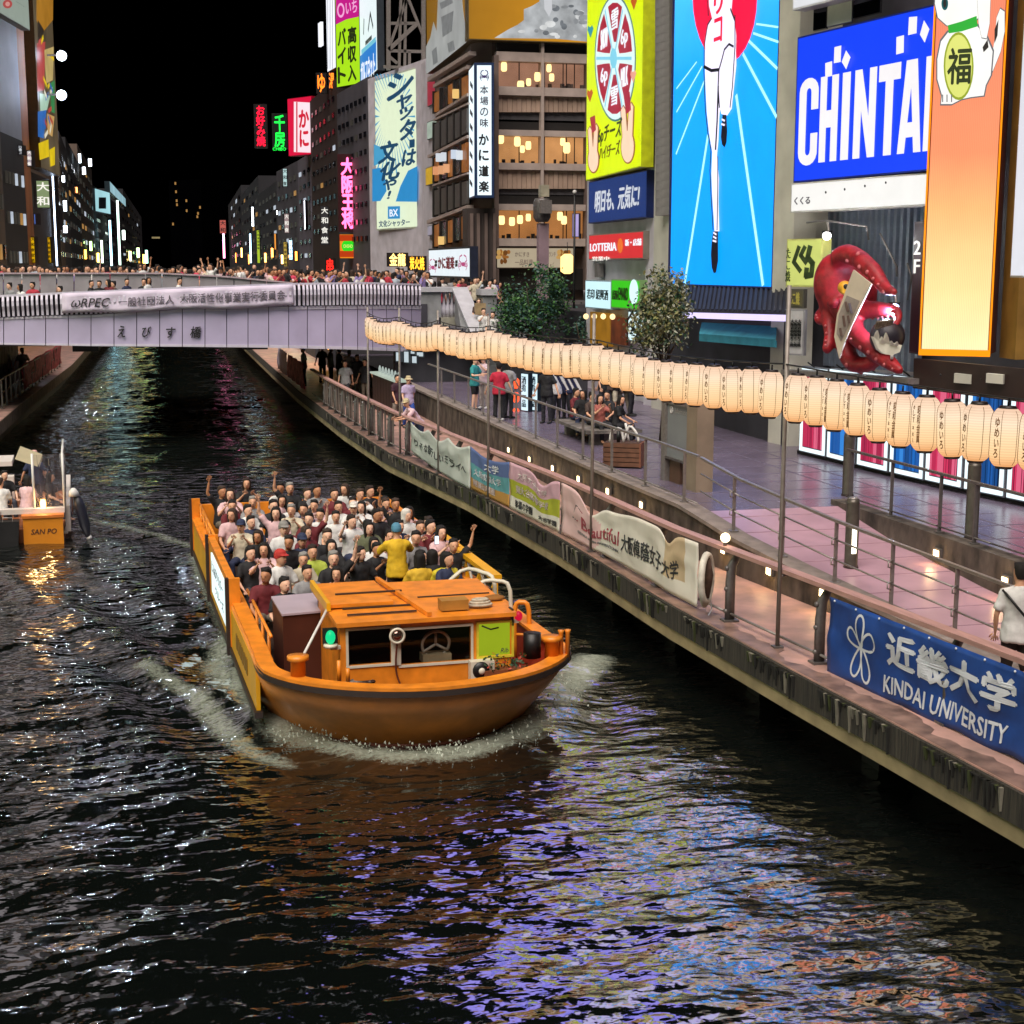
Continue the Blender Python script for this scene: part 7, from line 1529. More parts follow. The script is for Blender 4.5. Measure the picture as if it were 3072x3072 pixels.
for i in range(140): p = Vector((rs.uniform(-.33, .3), rs.gauss(0, .06), rs.uniform(-.05, .16))); a = Vector((rs.gauss(0, 1), rs.gauss(0, 1), rs.gauss(0, 1))).normalized()*.035; b = Vector((rs.gauss(0, 1), rs.gauss(0, 1), rs.gauss(0, 1))).normalized()*.02; q.face([p-b, p+a, p+b, p-a], rs.choice([0, 0, 0, 1, 2]))
tag(q.build('foliage', [LG[1], mat('flower_red', '#b0402c', .6), mat('leaf_olive', '#6a6a40')], pl_), kind='stuff'); MB().box(-.35, .33, -.08, .1, -.25, -.04).build('trough', mat('trough_brown', '#7a4424', .7, nz=5), pl_)
for x, y in ((-1.78, .92), (1.88, 1.0)):
    q = MB(); q.loft([(x, y, .95, .11, .11), (x, y, 1.28, .1, .1), (x, y, 1.3, .15, .15), (x, y, 1.36, .15, .15)], 12); q.build('mooring_post', m_or, boat)
MB().loft([(1.66, 1.25, 1.0, .13, .13), (1.66, 1.25, 1.36, .13, .13)], 14).build('black_drum', m_black, boat)
for x in (2.02, 2.12): MB().loft([(x, 1.0, 1.0, .035, .035), (x, 1.0, 1.4, .035, .035), (x, 1.0, 1.44, .05, .05)], 8).build('bow_pin', m_or, boat)
for k in range(2): MB().tube([(-1.25+.12*k, .72, 1.0), (-1.25+.12*k, .72, 1.3-.12*k)], .03, 7).build('bow_pin', m_or, boat)
p = bl(-1.2, 1.05, .5); t = thing('rope_heap', 'heap of grey mooring rope in the bow left of the cabin', 'rope', bl(-1.05, .75, .95), RB); rs = random.Random(8)
for k in range(6): MB().tube([(rs.uniform(-.3, .3), rs.uniform(-.06, .06), rs.uniform(-.05, .05)) for _ in range(6)], .018, 5).build('strand', mat('rope_grey', '#8a8078', .8, nz=20), t)
# engine box with pale top and prop pole on the image-left of the cabin
Tz = 1.48; P = [bx.inverted() @ G(u, v, Tz) for u, v in ((817, 1790), (848, 1841), (982, 1829), (948, 1779))]
P = [Vector((p.x, p.y, 0)) for p in P]
MB().hexa([p+Vector((0, 0, .36)) for p in P], [p+Vector((0, 0, Tz-.03)) for p in P]).build('engine_box', mat('box_brown', '#4a241a', .5, nz=1.5, amt=.25), boat); c = sum(P, Vector())/4
MB().hexa([c+(p-c)*1.05+Vector((0, 0, Tz-.03)) for p in P], [c+(p-c)*1.05+Vector((0, 0, Tz)) for p in P]).build('box_lid', mat('lid_lilac', '#b0a2ae', .45, nz=1.5, amt=.12), boat)
MB().tube([(-1.68, 1.0, 1.36), (-1.2, 1.9, zt+.12)], .02, 7).build('prop_pole', m_white, boat)

# ================================================================== SMALL PARTY BOAT ON THE LEFT
SB = G(128, 1626, 0); SR = R(3)
sb = thing('party_boat', 'small white boat with an orange stern box and see-through curtain at the left edge', 'boat', (SB.x, SB.y, -.42), SR)
sx = Matrix.Translation((SB.x, SB.y, -.42)) @ Matrix.Rotation(SR, 4, 'Z')
m_sw = mat('boat_white', '#d6ccc6', .4, nz=2, amt=.1)
MB().hexa([(-1.5, .05, -.3), (.5, .05, -.3), (.7, 5, -.3), (-1.6, 5, -.3)], [(-1.6, 0, .75), (.48, 0, .75), (.7, 5.2, .9), (-1.8, 5.2, .9)]).build('hull', mat('boat_brown', '#9a5a34', .5, nz=1.5, amt=.2), sb)
sbx = MB().box(-.42, .5, -.28, 0.0, .02, 1.05).build('stern_box', mat('stern_orange', '#d8861c', .45, nz=1.5, amt=.12), sb); MB().box(-.45, .53, -.31, .02, 1.055, 1.12).build('box_lid', mat('stern_lid', '#c8702a', .5, nz=3), sb)
vs, fs, asp = glyphs('SAN PO', .03, .2); me = bpy.data.meshes.new('lettering'); me.from_pydata([(-.25+.6*x, -.284-.001*k, .66+.13*y) for x, y, k in vs], [], fs); me.materials.append(mat('maroon_ink', '#3a1408', .6)); o = bpy.data.objects.new('lettering', me); C.objects.link(o); o.parent = sbx
MB().box(-1.75, .55, .02, .3, 1.12, 1.24).build('stern_deck', m_sw, sb); MB().box(-1.75, -.95, -.05, .02, .7, 1.24).build('transom', m_sw, sb)
MB().box(-1.7, .6, .3, 5.2, .55, .6).build('floor', m_sw, sb)
for xx in (-1.75, .55): MB().hexa([(xx, .3, .6), (xx+.12, .3, .6), (xx+.12, 5.2, .6), (xx, 5.2, .6)], [(xx, .3, 1.24), (xx+.12, .3, 1.24), (xx+.12, 5.2, 1.35), (xx, 5.2, 1.35)]).build('side_coaming', m_sw, sb)
pf = []
for x, y in ((.55, .15), (.55, 1.6), (.55, 3.0), (-.15, .15)): MB().tube([(x, y, 1.24), (x, y, 2.57)], .03, 7).build('canopy_post', m_white, sb)
MB().tube([(.55, .15, 2.57), (.55, 3.0, 2.57)], .025, 6).build('canopy_rail', m_white, sb); MB().tube([(.55, .15, 1.95), (.55, 3.0, 1.95)], .02, 6).build('canopy_rail', m_white, sb)
vin = mat('clear_vinyl', '#c8c0cc', .15, nz=2, spec=.7); b = vin.node_tree.nodes['Principled BSDF']; b.inputs['Transmission Weight'].default_value = .85; b.inputs['IOR'].default_value = 1.04; b.inputs['Alpha'].default_value = .55
q = MB(); N = 16
for (xa, ya), (xb, yb) in (((-.15, .16), (.55, .16)), ((.56, .16), (.56, 3.0))):
    g = [[Vector((xa+(xb-xa)*i/N, ya+(yb-ya)*i/N, 1.26+1.28*k/4))+Vector((.03*math.sin(i*2.1+k), .03*math.cos(i*1.7+k), 0)) for k in range(5)] for i in range(N+1)]
    for i in range(N):
        for k in range(4): q.face([g[i][k], g[i+1][k], g[i+1][k+1], g[i][k+1]])
q.build('vinyl_curtain', vin, sb, smooth=True)
ob = thing('outboard_motor', 'black outboard motor with white lettering at the left border of the photo', 'motor', sx @ Vector((-1.75, -.45, 0)), SR)
MB().loft([(0, 0, .55, .2, .28), (0, 0, .75, .32, .36), (0, -.02, 1.2, .36, .4), (0, 0, 1.55, .3, .36), (0, .02, 1.7, .15, .2)], 16).build('cowl', m_black, ob); MB().box(-.1, .1, -.1, .15, -.4, .6).build('shaft', m_black, ob); MB().bar((0, .2, 1.0), (0, .5, .95), .12).build('clamp', m_steel_d, ob)
vs, fs, asp = glyphs('115', .02, .2); me = bpy.data.meshes.new('lettering'); me.from_pydata([(.02+.24*x, -.425-.001*k, 1.22+.12*y) for x, y, k in vs], [], fs); me.materials.append(m_white); o = bpy.data.objects.new('lettering', me); C.objects.link(o); o.parent = ob
bk = thing('black_bin', 'black plastic bin standing against the orange stern box', 'bin', sx @ Vector((-.75, -.22, .3)), SR); MB().hexa([(-.2, -.16, -.15), (.18, -.16, -.15), (.18, .14, -.15), (-.2, .14, -.15)], [(-.27, -.2, .72), (.25, -.2, .72), (.25, .18, .72), (-.27, .18, .72)]).build('body', m_black, bk); bent_ = MB().tube([(-.12, -.2, .72), (-.12, -.2, .82), (.1, -.2, .82), (.1, -.2, .72)], .015, 6).build('handle', m_steel, bk)
cl = thing('candle_lamp', 'small bright candle lamp on the stern of the party boat', 'lamp', sx @ Vector((.05, .16, 1.24)), SR); MB().loft([(0, 0, 0, .06, .06), (0, 0, .12, .07, .07), (0, 0, .2, .05, .05)], 10).build('glow', lit('candle', '#ffc860', 9, 0), cl); MB().loft([(0, 0, -.005, .08, .08), (0, 0, .0, .08, .08)], 10).build('base', m_steel_d, cl)
ld = bpy.data.lights.new('candle_glow', 'POINT'); ld.energy = 9; ld.color = (1, .6, .25); ld.shadow_soft_size = .08; lo = bpy.data.objects.new('glow_light', ld); C.objects.link(lo); lo.parent = cl; lo.location = (0, -.12, .12)
fd = thing('boat_fender', 'dark blue fender with a white cap hanging off the right side of the party boat', 'fender', sx @ Vector((.85, .1, 1.08)), SR); MB().tube([(-.02, 0, .45), (.05, 0, .2), (.15, 0, -.3), (.22, 0, -.6)], [.07, .13, .13, .06], 12).build('body', mat('fender_navy', '#141626', .5, nz=4), fd); MB().loft([(-.06, 0, .42, .14, .12), (-.08, 0, .55, .1, .1), (-.08, 0, .62, .04, .04)], 10).build('cap', m_white, fd); MB().ball((.24, 0, -.62), .07, 8, 6).build('tip', m_white, fd)
MB().box(-1.75, -.7, 2.6, 3.0, .6, 1.7).build('console', m_sw, sb)
lb_ = thing('lamp_basket', 'orange glowing lamp box on the party boat console', 'lamp', sx @ Vector((-1.35, 2.1, 1.25)), SR); MB().box(-.3, .25, -.12, .12, 0, .5).build('glow_box', lit('basket_glow', '#d88a38', .9, .6, 6), lb_)
for x in (-.32, -.03, .27): MB().box(x-.015, x+.015, -.14, -.121, -.03, .55).build('bar', m_black, lb_)
tb_ = thing('paper_sheet', 'pale paper menu held out on the party boat', 'menu', sx @ Vector((-.35, 2.6, 2.15)), SR); MB().hexa([(-.3, 0, 0), (.25, 0, -.22), (.38, 0, .1), (-.15, 0, .33)], [(-.3, .02, 0), (.25, .02, -.22), (.38, .02, .1), (-.15, .02, .33)]).build('sheet', mat('paper_cream', '#d8cfae', .7, nz=4, amt=.1), tb_)
MB().box(-1.9, -.75, 3.2, 4.6, 1.9, 2.02).build('bench_top', m_sw, sb)
# ================================================================== PEOPLE
m_skin = [mat('skin_light', '#e8b89c', .55, nz=8, amt=.08), mat('skin_mid', '#d8a484', .55, nz=8, amt=.08), mat('skin_tan', '#bc8460', .55, nz=8, amt=.08)]
m_eye = mat('eye_dark', '#15100e', .3, nz=20); m_lip = mat('lip', '#93463e', .5, nz=20)
CL = {}
def cloth(h):
    if h not in CL: CL[h] = mat('cloth'+h, h, .8, nz=9, amt=.22, bump=.12)
    return CL[h]
def ik(a, b, l1, l2, hint):
    """joint between a and b for two segment lengths, bent towards hint"""
    d = b-a; L = min(d.length, (l1+l2)*.995); d.normalize(); b = a+d*L; x = (l1*l1-l2*l2+L*L)/(2*L); h = math.sqrt(max(1e-6, l1*l1-x*x)); n = hint-d*hint.dot(d); n.normalize(); return a+d*x+n*h, b
def remesh(q, vox, name, smooth=2):
    bmesh.ops.recalc_face_normals(q.bm, faces=q.bm.faces); me = bpy.data.meshes.new(name); q.bm.to_mesh(me); q.bm.free(); o = bpy.data.objects.new(name, me); C.objects.link(o)
    r_ = o.modifiers.new('r', 'REMESH'); r_.mode = 'VOXEL'; r_.voxel_size = vox; r_.use_smooth_shade = True
    s = o.modifiers.new('s', 'SMOOTH'); s.factor = .5; s.iterations = smooth
    dg = bpy.context.evaluated_depsgraph_get(); dg.update(); m2 = bpy.data.meshes.new_from_object(o.evaluated_get(dg)); bpy.data.objects.remove(o); bpy.data.meshes.remove(me); m2.name = name; return m2
def merge(me, q):
    """append extra pieces held in q to a mesh"""
    b = bmesh.new(); b.from_mesh(me); tmp = bpy.data.meshes.new('t'); bmesh.ops.recalc_face_normals(q.bm, faces=q.bm.faces); q.bm.to_mesh(tmp); q.bm.free(); b.from_mesh(tmp); b.to_mesh(me); b.free(); bpy.data.meshes.remove(tmp)
def figure(pose):
    """one figure prototype facing -Y: returns body, shirt, trousers and shoe meshes and the head place"""
    sit = pose.get('sit', False); lean = R(pose.get('lean', 0)); V = Vector
    hip_z = .47 if sit else .92-pose.get('crouch', 0); hips = V((0, .0, hip_z))
    def sp(h, y=0): return hips+V((0, -math.sin(lean)*h+y*math.cos(lean), math.cos(lean)*h))
    chest, neck, head = sp(.40), sp(.53), sp(.53)+V((0, -.035-math.sin(lean)*.10, .155))
    tw = pose.get('turn', 0)
    B, S, T, Sh = MB(), MB(), MB(), MB()
    tors = [(.0, .165, .115), (.12, .145, .10), (.25, .155, .105), (.38, .17, .11), (.46, .165, .10), (.515, .10, .07), (.55, .058, .056), (.60, .052, .054)]
    def tl(q, secs, f): q.loft([(sp(h).x, sp(h).y, sp(h).z, rx*f, ry*f) for h, rx, ry in secs], 14)
    tl(B, tors, .94); tl(S, [(-.13 if not sit else -.02, .205, .155), (.02, .198, .147), (.12, .178, .13), (.25, .168, .12), (.38, .182, .122), (.46, .172, .112), (.52, .105, .08), (.545, .075, .07)], 1.0)
    # head: skull, jaw, nose, brow, ears
    hb = MB(Matrix.Translation(head) @ Matrix.Rotation(R(tw), 4, 'Z') @ Matrix.Rotation(lean*.3, 4, 'X')); hb.bm.free(); hb.bm = B.bm
    hb.loft([(0, .015, -.125, .03, .03), (0, -.012, -.11, .05, .06), (0, -.005, -.07, .068, .085), (0, .004, -.02, .076, .096), (0, .006, .04, .079, .10), (0, .01, .09, .062, .08), (0, .012, .118, .025, .035)], 14)
    hb.tube([(0, -.085, .015), (0, -.108, -.022), (0, -.09, -.036)], [.010, .017, .012], 7)
    for s in (-1, 1): hb.ball((s*.078, .01, -.012), (.012, .022, .032), 7, 5)
    hb.tube([(-.05, -.083, .03), (0, -.093, .032), (.05, -.083, .03)], .010, 6)
    hands = []
    for s, side in ((-1, 'L'), (1, 'R')):
        sho = sp(.455)+V((s*.172, 0, 0)); tgt = pose.get(side, (s*.25, -.02, -.55)); hint = V(pose.get('h'+side, (s*.6, .6, -.5))); elb, wr = ik(sho, sho+V((tgt[0]*(1 if pose.get('abs') else 1), tgt[1], tgt[2])), .28, .25, hint)
        B.tube([sho+V((-s*.04, 0, .01)), sho, sho.lerp(elb, .5), elb, elb.lerp(wr, .3), wr], [.05, .05, .043, .036, .036, .025], 9)
        S.tube([sho+V((-s*.06, 0, .015)), sho, sho.lerp(elb, .45), sho.lerp(elb, pose.get('sleeve', .8))], [.062, .066, .064, .064], 10)
        d = (wr-elb).normalized(); pn = V((0, -1, .1)); pn = (pn-d*pn.dot(d)).normalized(); x = d.cross(pn).normalized(); palm = wr+d*.055
        B.tube([wr-d*.01, wr+d*.03, wr+d*.075, wr+d*.09], [(.022, .016), (.036, .017), (.04, .016), (.036, .013)], 8); hands.append((wr, d, x, pn, s))
    for s in (-1, 1):
        hp = hips+V((s*.085, 0, -.01))
        if sit: kn, an = hp+V((s*.05, -.42, .02)), hp+V((s*.05, -.44, -.40))
        elif pose.get('walk'): kn = hp+V((s*.02, -.10-.10*s, -.42)); an = kn+V((0, .12-.04*s, -.41))
        else: kn, an = hp+V((s*.02, -.02, -.43)), hp+V((s*.03, .02, -.83))
        B.tube([hp+V((0, 0, .04)), hp, hp.lerp(kn, .5), kn, kn.lerp(an, .35), an], [.085, .085, .07, .052, .052, .036], 9); B.tube([an+V((0, .03, -.02)), an+V((0, -.05, -.04)), an+V((0, -.16, -.055))], [.035, .042, .03], 8)
        le = pose.get('leg', 1.0); e = kn.lerp(an, max(0, le*2-1)) if le > .5 else hp.lerp(kn, le*2)
        pts = [hp+V((0, 0, .06)), hp, hp.lerp(kn, .5)]+([kn, kn.lerp(an, .5), e] if le > .75 else [kn, e] if le > .5 else [e]); rr = [.098, .1, .085, .068, .062, .058][:len(pts)]; T.tube(pts, rr, 10)
        Sh.tube([an+V((0, .05, -.03)), an+V((0, -.02, -.04)), an+V((0, -.12, -.055)), an+V((0, -.19, -.06))], [.042, .05, .048, .03], 9)
    T.loft([(hips.x, hips.y, hip_z-.1 if not sit else hip_z-.09, .15, .12), (hips.x, hips.y, hip_z, .18, .128), (sp(.06).x, sp(.06).y, sp(.06).z, .17, .122), (sp(.1).x, sp(.1).y, sp(.1).z, .155, .112)], 14)
    body = remesh(B, .021, 'person', 3); ex = MB()
    for wr, d, x, pn, s in hands:                            # four fingers and a thumb, unequal and bent
        for k, (off, ln) in enumerate(((-.028, .062), (-.009, .074), (.010, .07), (.028, .054))):
            a = wr+d*.082+x*off; b_ = a+d*ln*.55+x*off*.35; c = a+d*ln*.95+x*off*.5+pn*.018*(pose.get('curl', 1)); ex.tube([a-d*.015, a, b_, c], [.0095, .0095, .0085, .006], 6)
        a = wr+d*.03-x*s*.0+x*(-.03); ex.tube([a, a+d*.03-x*.025, a+d*.062-x*.03+pn*.01], [.0115, .0105, .007], 6)
    hx = MB(Matrix.Translation(head) @ Matrix.Rotation(R(tw), 4, 'Z') @ Matrix.Rotation(lean*.3, 4, 'X')); hx.bm.free(); hx.bm = ex.bm
    for s in (-1, 1): hx.ball((s*.031, -.088, .004), (.010, .006, .0055), 8, 5, 1)
    hx.tube([(-.026, -.089, -.068), (0, -.096, -.066), (.026, -.089, -.068)], [.005, .008, .005], 6, 2)
    merge(body, ex)
    for m in (m_skin[0], m_eye, m_lip): body.materials.append(m)
    out = {'body': body, 'head': head, 'tw': tw, 'lean': lean, 'hands': hands}
    for nm, q, vx in (('shirt', S, .026), ('trousers', T, .028), ('shoes', Sh, .02)):
        if nm == 'shoes' and sit: q.bm.free(); continue
        me = remesh(q, vx, nm, 2); me.materials.append(cloth('#303030')); out[nm] = me
        if nm != 'shoes':                                    # folds in the cloth
            for vt in me.vertices: c_ = vt.co; vt.co = c_+vt.normal*(.012*mn.noise(c_*11)+.008*mn.noise(Vector((c_.x*26, c_.y*26, c_.z*14)))+.003)
    return out
def hairs():
    H = {}
    def mk(nm, q, vox=.014): me = remesh(q, vox, nm, 1); me.materials.append(cloth('#15100e')); H[nm] = me
    q = MB(); q.loft([(0, .045, -.06, .06, .045), (0, .04, 0, .085, .066), (0, .034, .045, .088, .078), (0, .02, .08, .085, .095), (0, .012, .108, .072, .09), (0, .012, .134, .035, .045)], 14)
    for i in range(9): a = i*.7; q.ball((.06*math.cos(a), .015+.07*math.sin(a), .09+.012*(i % 3)), .026, 6, 5)
    mk('short', q)
    q = MB(); q.loft([(0, .05, -.24, .07, .03), (0, .05, -.1, .092, .05), (0, .045, 0, .094, .066), (0, .036, .05, .092, .082), (0, .018, .085, .086, .098), (0, .012, .108, .072, .09), (0, .012, .132, .03, .04)], 14)
    for s in (-1, 1): q.tube([(s*.07, -.03, .07), (s*.085, -.01, -.04), (s*.075, .0, -.2)], [.025, .026, .018], 7)
    mk('long', q)
    q = MB(); q.loft([(0, .045, -.03, .084, .06), (0, .036, .045, .088, .078), (0, .02, .08, .084, .095), (0, .012, .108, .072, .09), (0, .012, .134, .03, .04)], 14); q.ball((0, .085, .1), .045, 9, 7); mk('bun', q)
    q = MB(); q.loft([(0, .03, -.02, .088, .085), (0, .012, .045, .092, .108), (0, .01, .1, .08, .095), (0, .01, .138, .04, .05)], 16); q.loft([(0, -.06, .035, .075, .095), (0, -.06, .05, .075, .095)], 14); mk('cap', q)
    q = MB(); q.loft([(0, .015, .02, .16, .17), (0, .012, .035, .15, .16), (0, .012, .05, .092, .108), (0, .01, .12, .082, .095), (0, .01, .145, .06, .07)], 18); mk('hat', q)
    q = MB(); q.loft([(0, .04, -.16, .1, .07), (0, .03, -.08, .096, .09), (0, .022, .05, .096, .108), (0, .014, .11, .076, .092), (0, .012, .14, .03, .04)], 14); mk('scarf', q)
    return H
HAIR = hairs()
POSES = {
 'sit_rest': dict(sit=1, L=(-.05, -.32, -.36), R=(.05, -.32, -.36), turn=15),
 'sit_turn': dict(sit=1, L=(.0, -.30, -.38), R=(.02, -.34, -.34), turn=-30, lean=8),
 'sit_wave': dict(sit=1, L=(-.14, -.1, .47), R=(.05, -.3, -.38), turn=10, hL=(-1, .2, -.2), curl=.3),
 'sit_wave_right': dict(sit=1, L=(-.02, -.3, -.36), R=(.18, -.12, .46), turn=-12, hR=(1, .2, -.2), curl=.3),
 'sit_cheer': dict(sit=1, L=(-.2, -.1, .44), R=(.2, -.1, .45), turn=0, hL=(-1, 0, -.2), hR=(1, 0, -.2), curl=.2, lean=-4),
 'sit_phone': dict(sit=1, L=(.06, -.36, .02), R=(-.04, -.37, .03), turn=-5, hL=(-.6, 0, -1), hR=(.6, 0, -1)),
 'sit_point': dict(sit=1, L=(-.1, -.38, .22), R=(.06, -.3, -.3), turn=25, hL=(-.6, 0, -1)),
 'stand': dict(turn=10), 'stand_turn': dict(turn=-35, L=(-.1, -.2, -.46)),
 'walk': dict(walk=1, L=(-.06, -.2, -.48), R=(.06, .2, -.48), leg=.95),
 'shorts': dict(L=(-.05, -.24, -.42), R=(.07, -.1, -.5), leg=.55, turn=20), 'skirt': dict(R=(.0, -.34, -.2), L=(-.02, -.3, -.22), leg=.45, turn=-25),
 'stand_phone': dict(L=(.08, -.36, .05), R=(-.06, -.37, .06), hL=(-.6, 0, -1), hR=(.6, 0, -1)),
 'stand_cheer': dict(L=(-.28, -.05, .42), R=(.27, -.06, .43), hL=(-1, 0, -.2), hR=(1, 0, -.2), curl=.2), 'stand_wave': dict(R=(.16, -.08, .48), hR=(1, 0, -.2), curl=.2, turn=-15),
 'lean': dict(lean=38, L=(.05, -.42, -.22), R=(-.1, -.42, -.24), turn=30, hL=(-.4, .3, -1), hR=(.4, .3, -1)),
 'guide': dict(L=(.02, -.34, -.02), R=(-.02, -.34, -.04), hL=(-.9, .1, -1), hR=(.9, .1, -1), sleeve=.95)}
FIG = {k: figure(v) for k, v in POSES.items()}
def shade(o, slots):
    for i, m in enumerate(slots): o.material_slots[i].link = 'OBJECT'; o.material_slots[i].material = m
HC = {'short': 'short hair', 'long': 'long hair', 'bun': 'hair bun', 'cap': 'cap', 'hat': 'brimmed hat', 'scarf': 'headscarf'}
SEEN = {}
def person(loc, face, pose, shirt, trs='#26262c', hair='short', hairc='#120d0b', skin=0, label='', group=None, scale=1.0, sitz=0):
    f = FIG[pose]; o = bpy.data.objects.new('person', f['body']); C.objects.link(o); o.location = loc; o.rotation_euler = (0, 0, face); o.scale = (scale,)*3
    shade(o, [m_skin[skin], m_eye, m_lip]); tag(o, label, 'person', group); WM[o] = Matrix.Translation(Vector(loc)) @ Matrix.Rotation(face, 4, 'Z')
    for nm, h in (('shirt', shirt), ('trousers', trs), ('shoes', '#c8c8c8' if random.random() < .5 else '#202020')):
        if nm in f: c = bpy.data.objects.new(nm, f[nm]); C.objects.link(c); c.parent = o; shade(c, [cloth(h)])
    if hair: c = bpy.data.objects.new({'cap': 'cap', 'hat': 'hat', 'scarf': 'headscarf'}.get(hair, 'hair'), HAIR[hair]); C.objects.link(c); c.parent = o; c.location = f['head']; c.rotation_euler = (f['lean']*.3, 0, R(f['tw'])); shade(c, [cloth(hairc)])
    return o
NM = {'#d8d8d6': 'white', '#1c1c20': 'black', '#d8b4b8': 'pale pink', '#8a8a8c': 'grey', '#c8bfa8': 'cream', '#6a2028': 'maroon', '#27304e': 'navy', '#5d6248': 'olive', '#b0c04a': 'lime green', '#d0a82a': 'yellow', '#b03040': 'red', '#2f8f90': 'teal', '#8a7ab0': 'lilac', '#4a3a34': 'brown', '#a8b4c0': 'pale blue', '#c83c5a': 'pink red'}
HN = {'#120d0b': 'black', '#3a2a20': 'brown', '#b8322c': 'red', '#d8d4cc': 'white', '#2a1c14': 'dark brown', '#4f86a0': 'pale blue', '#8a8884': 'grey', '#27304e': 'navy', '#c8b890': 'straw'}
PN = {'sit_rest': 'hands down', 'sit_turn': 'turned sideways', 'sit_wave': 'waving', 'sit_wave_right': 'one arm raised', 'sit_cheer': 'arms raised', 'sit_phone': 'filming', 'sit_point': 'pointing sideways', 'stand': 'standing', 'stand_turn': 'looking sideways', 'walk': 'walking', 'shorts': 'in shorts', 'skirt': 'skirt', 'stand_phone': 'filming', 'stand_cheer': 'arms raised', 'stand_wave': 'one arm raised', 'lean': 'leaning', 'guide': 'guiding'}
LABS = []
# ---- passengers of the tour boat (u, v of the head, shirt, pose, hair, hair colour)
W_, K_, PK, GR, CRm, MR, NV, OL_, LM, YL, RD = '#d8d8d6', '#1c1c20', '#d8b4b8', '#8a8a8c', '#c8bfa8', '#6a2028', '#27304e', '#5d6248', '#b0c04a', '#d0a82a', '#b03040'
c1 = lambda x, y: (550+.3106*x, 1380+.3106*y); c9 = lambda x, y: (1100+.3623*x, 1400+.3623*y)
PAX = [(c1(370, 330), K_, 'sit_wave', 'short', 0), (c1(455, 370), PK, 'sit_phone', 'long', 0), (c1(610, 235), K_, 'sit_phone', 'long', 0), (c1(920, 285), W_, 'sit_turn', 'short', 0), (c1(1030, 300), K_, 'sit_wave', 'short', '#8a8884'), (c1(1190, 320), K_, 'sit_phone', 'short', 0), (c1(1290, 330), GR, 'sit_rest', 'short', 0),
       (c1(1460, 350), MR, 'sit_rest', 'bun', 0), (c1(1560, 290), W_, 'sit_turn', 'long', '#3a2a20'), (c1(1700, 345), W_, 'sit_phone', 'short', 0), (c1(1795, 320), K_, 'sit_rest', 'short', 0), (c1(670, 410), GR, 'sit_phone', 'short', '#8a8884'), (c1(470, 540), PK, 'sit_turn', 'long', 0), (c1(900, 545), PK, 'sit_wave', 'long', 0), (c1(870, 465), K_, 'sit_rest', 'short', 0),
       (c1(1045, 490), CRm, 'sit_phone', 'short', '#8a8884'), (c1(1500, 450), W_, 'sit_rest', 'short', 0), (c1(1645, 460), W_, 'sit_phone', 'cap', '#d8d4cc'), (c1(1860, 520), K_, 'sit_turn', 'bun', 0), (c1(560, 630), CRm, 'sit_phone', 'cap', '#27304e'), (c1(710, 725), K_, 'sit_turn', 'long', 0), (c1(970, 700), W_, 'sit_rest', 'cap', '#8a8884'),
       (c1(1215, 590), MR, 'sit_wave_right', 'short', 0), (c1(1180, 700), MR, 'sit_rest', 'long', '#3a2a20'), (c1(1620, 605), W_, 'sit_point', 'short', 0), (c1(1780, 665), OL_, 'sit_rest', 'short', 0), (c1(645, 890), K_, 'sit_rest', 'short', 0), (c1(780, 880), PK, 'sit_phone', 'long', 0), (c1(1150, 790), NV, 'sit_rest', 'cap', '#27304e'), (c1(1000, 800), K_, 'sit_turn', 'short', 0),
       (c1(930, 985), W_, 'sit_rest', 'cap', '#b8322c'), (c1(1125, 945), CRm, 'sit_turn', 'short', '#8a8884'), (c1(1250, 905), LM, 'sit_rest', 'short', 0), (c1(1445, 1000), K_, 'sit_wave_right', 'short', '#8a8884'), (c1(1350, 770), K_, 'sit_turn', 'short', 0), (c1(1430, 830), K_, 'sit_rest', 'long', 0), (c1(1700, 910), K_, 'sit_point', 'long', 0), (c1(1860, 850), K_, 'sit_phone', 'short', 0), (c1(790, 1120), MR, 'sit_turn', 'short', 0),
       (c9(75, 400), K_, 'sit_rest', 'short', 0), (c9(155, 310), PK, 'sit_phone', 'short', 0), (c9(240, 330), K_, 'sit_wave', 'short', 0), (c9(325, 420), W_, 'sit_rest', 'scarf', '#d8d4cc'), (c9(430, 375), PK, 'sit_phone', 'long', 0), (c9(440, 505), W_, 'sit_phone', 'short', 0), (c9(520, 520), MR, 'sit_rest', 'short', 0), (c9(600, 480), K_, 'sit_turn', 'short', 0), (c9(645, 570), PK, 'sit_phone', 'long', 0), (c9(725, 650), K_, 'sit_wave_right', 'short', 0),
       (c9(20, 520), OL_, 'sit_rest', 'long', 0), (c9(380, 620), GR, 'sit_turn', 'short', 0)]
inv = bx.inverted(); rs = random.Random(12)
data = []
for (u, v), sh_, po_, ha, hc in PAX:
    p = G(u, v, 1.66); l = inv @ p; l.x = max(-1.85, min(1.8, l.x)); data.append([l, sh_, po_, ha, hc or rs.choice(['#120d0b', '#120d0b', '#2a1c14', '#3a2a20'])])
data.sort(key=lambda d: d[0].y)
rows = {}
for d in data:
    l, sh_, po_, ha, hc = d; f = FIG[po_]
    hz = f['head'].z; row = int((l.y-3.6)/1.1)+1; rows.setdefault(row, []).append(d)
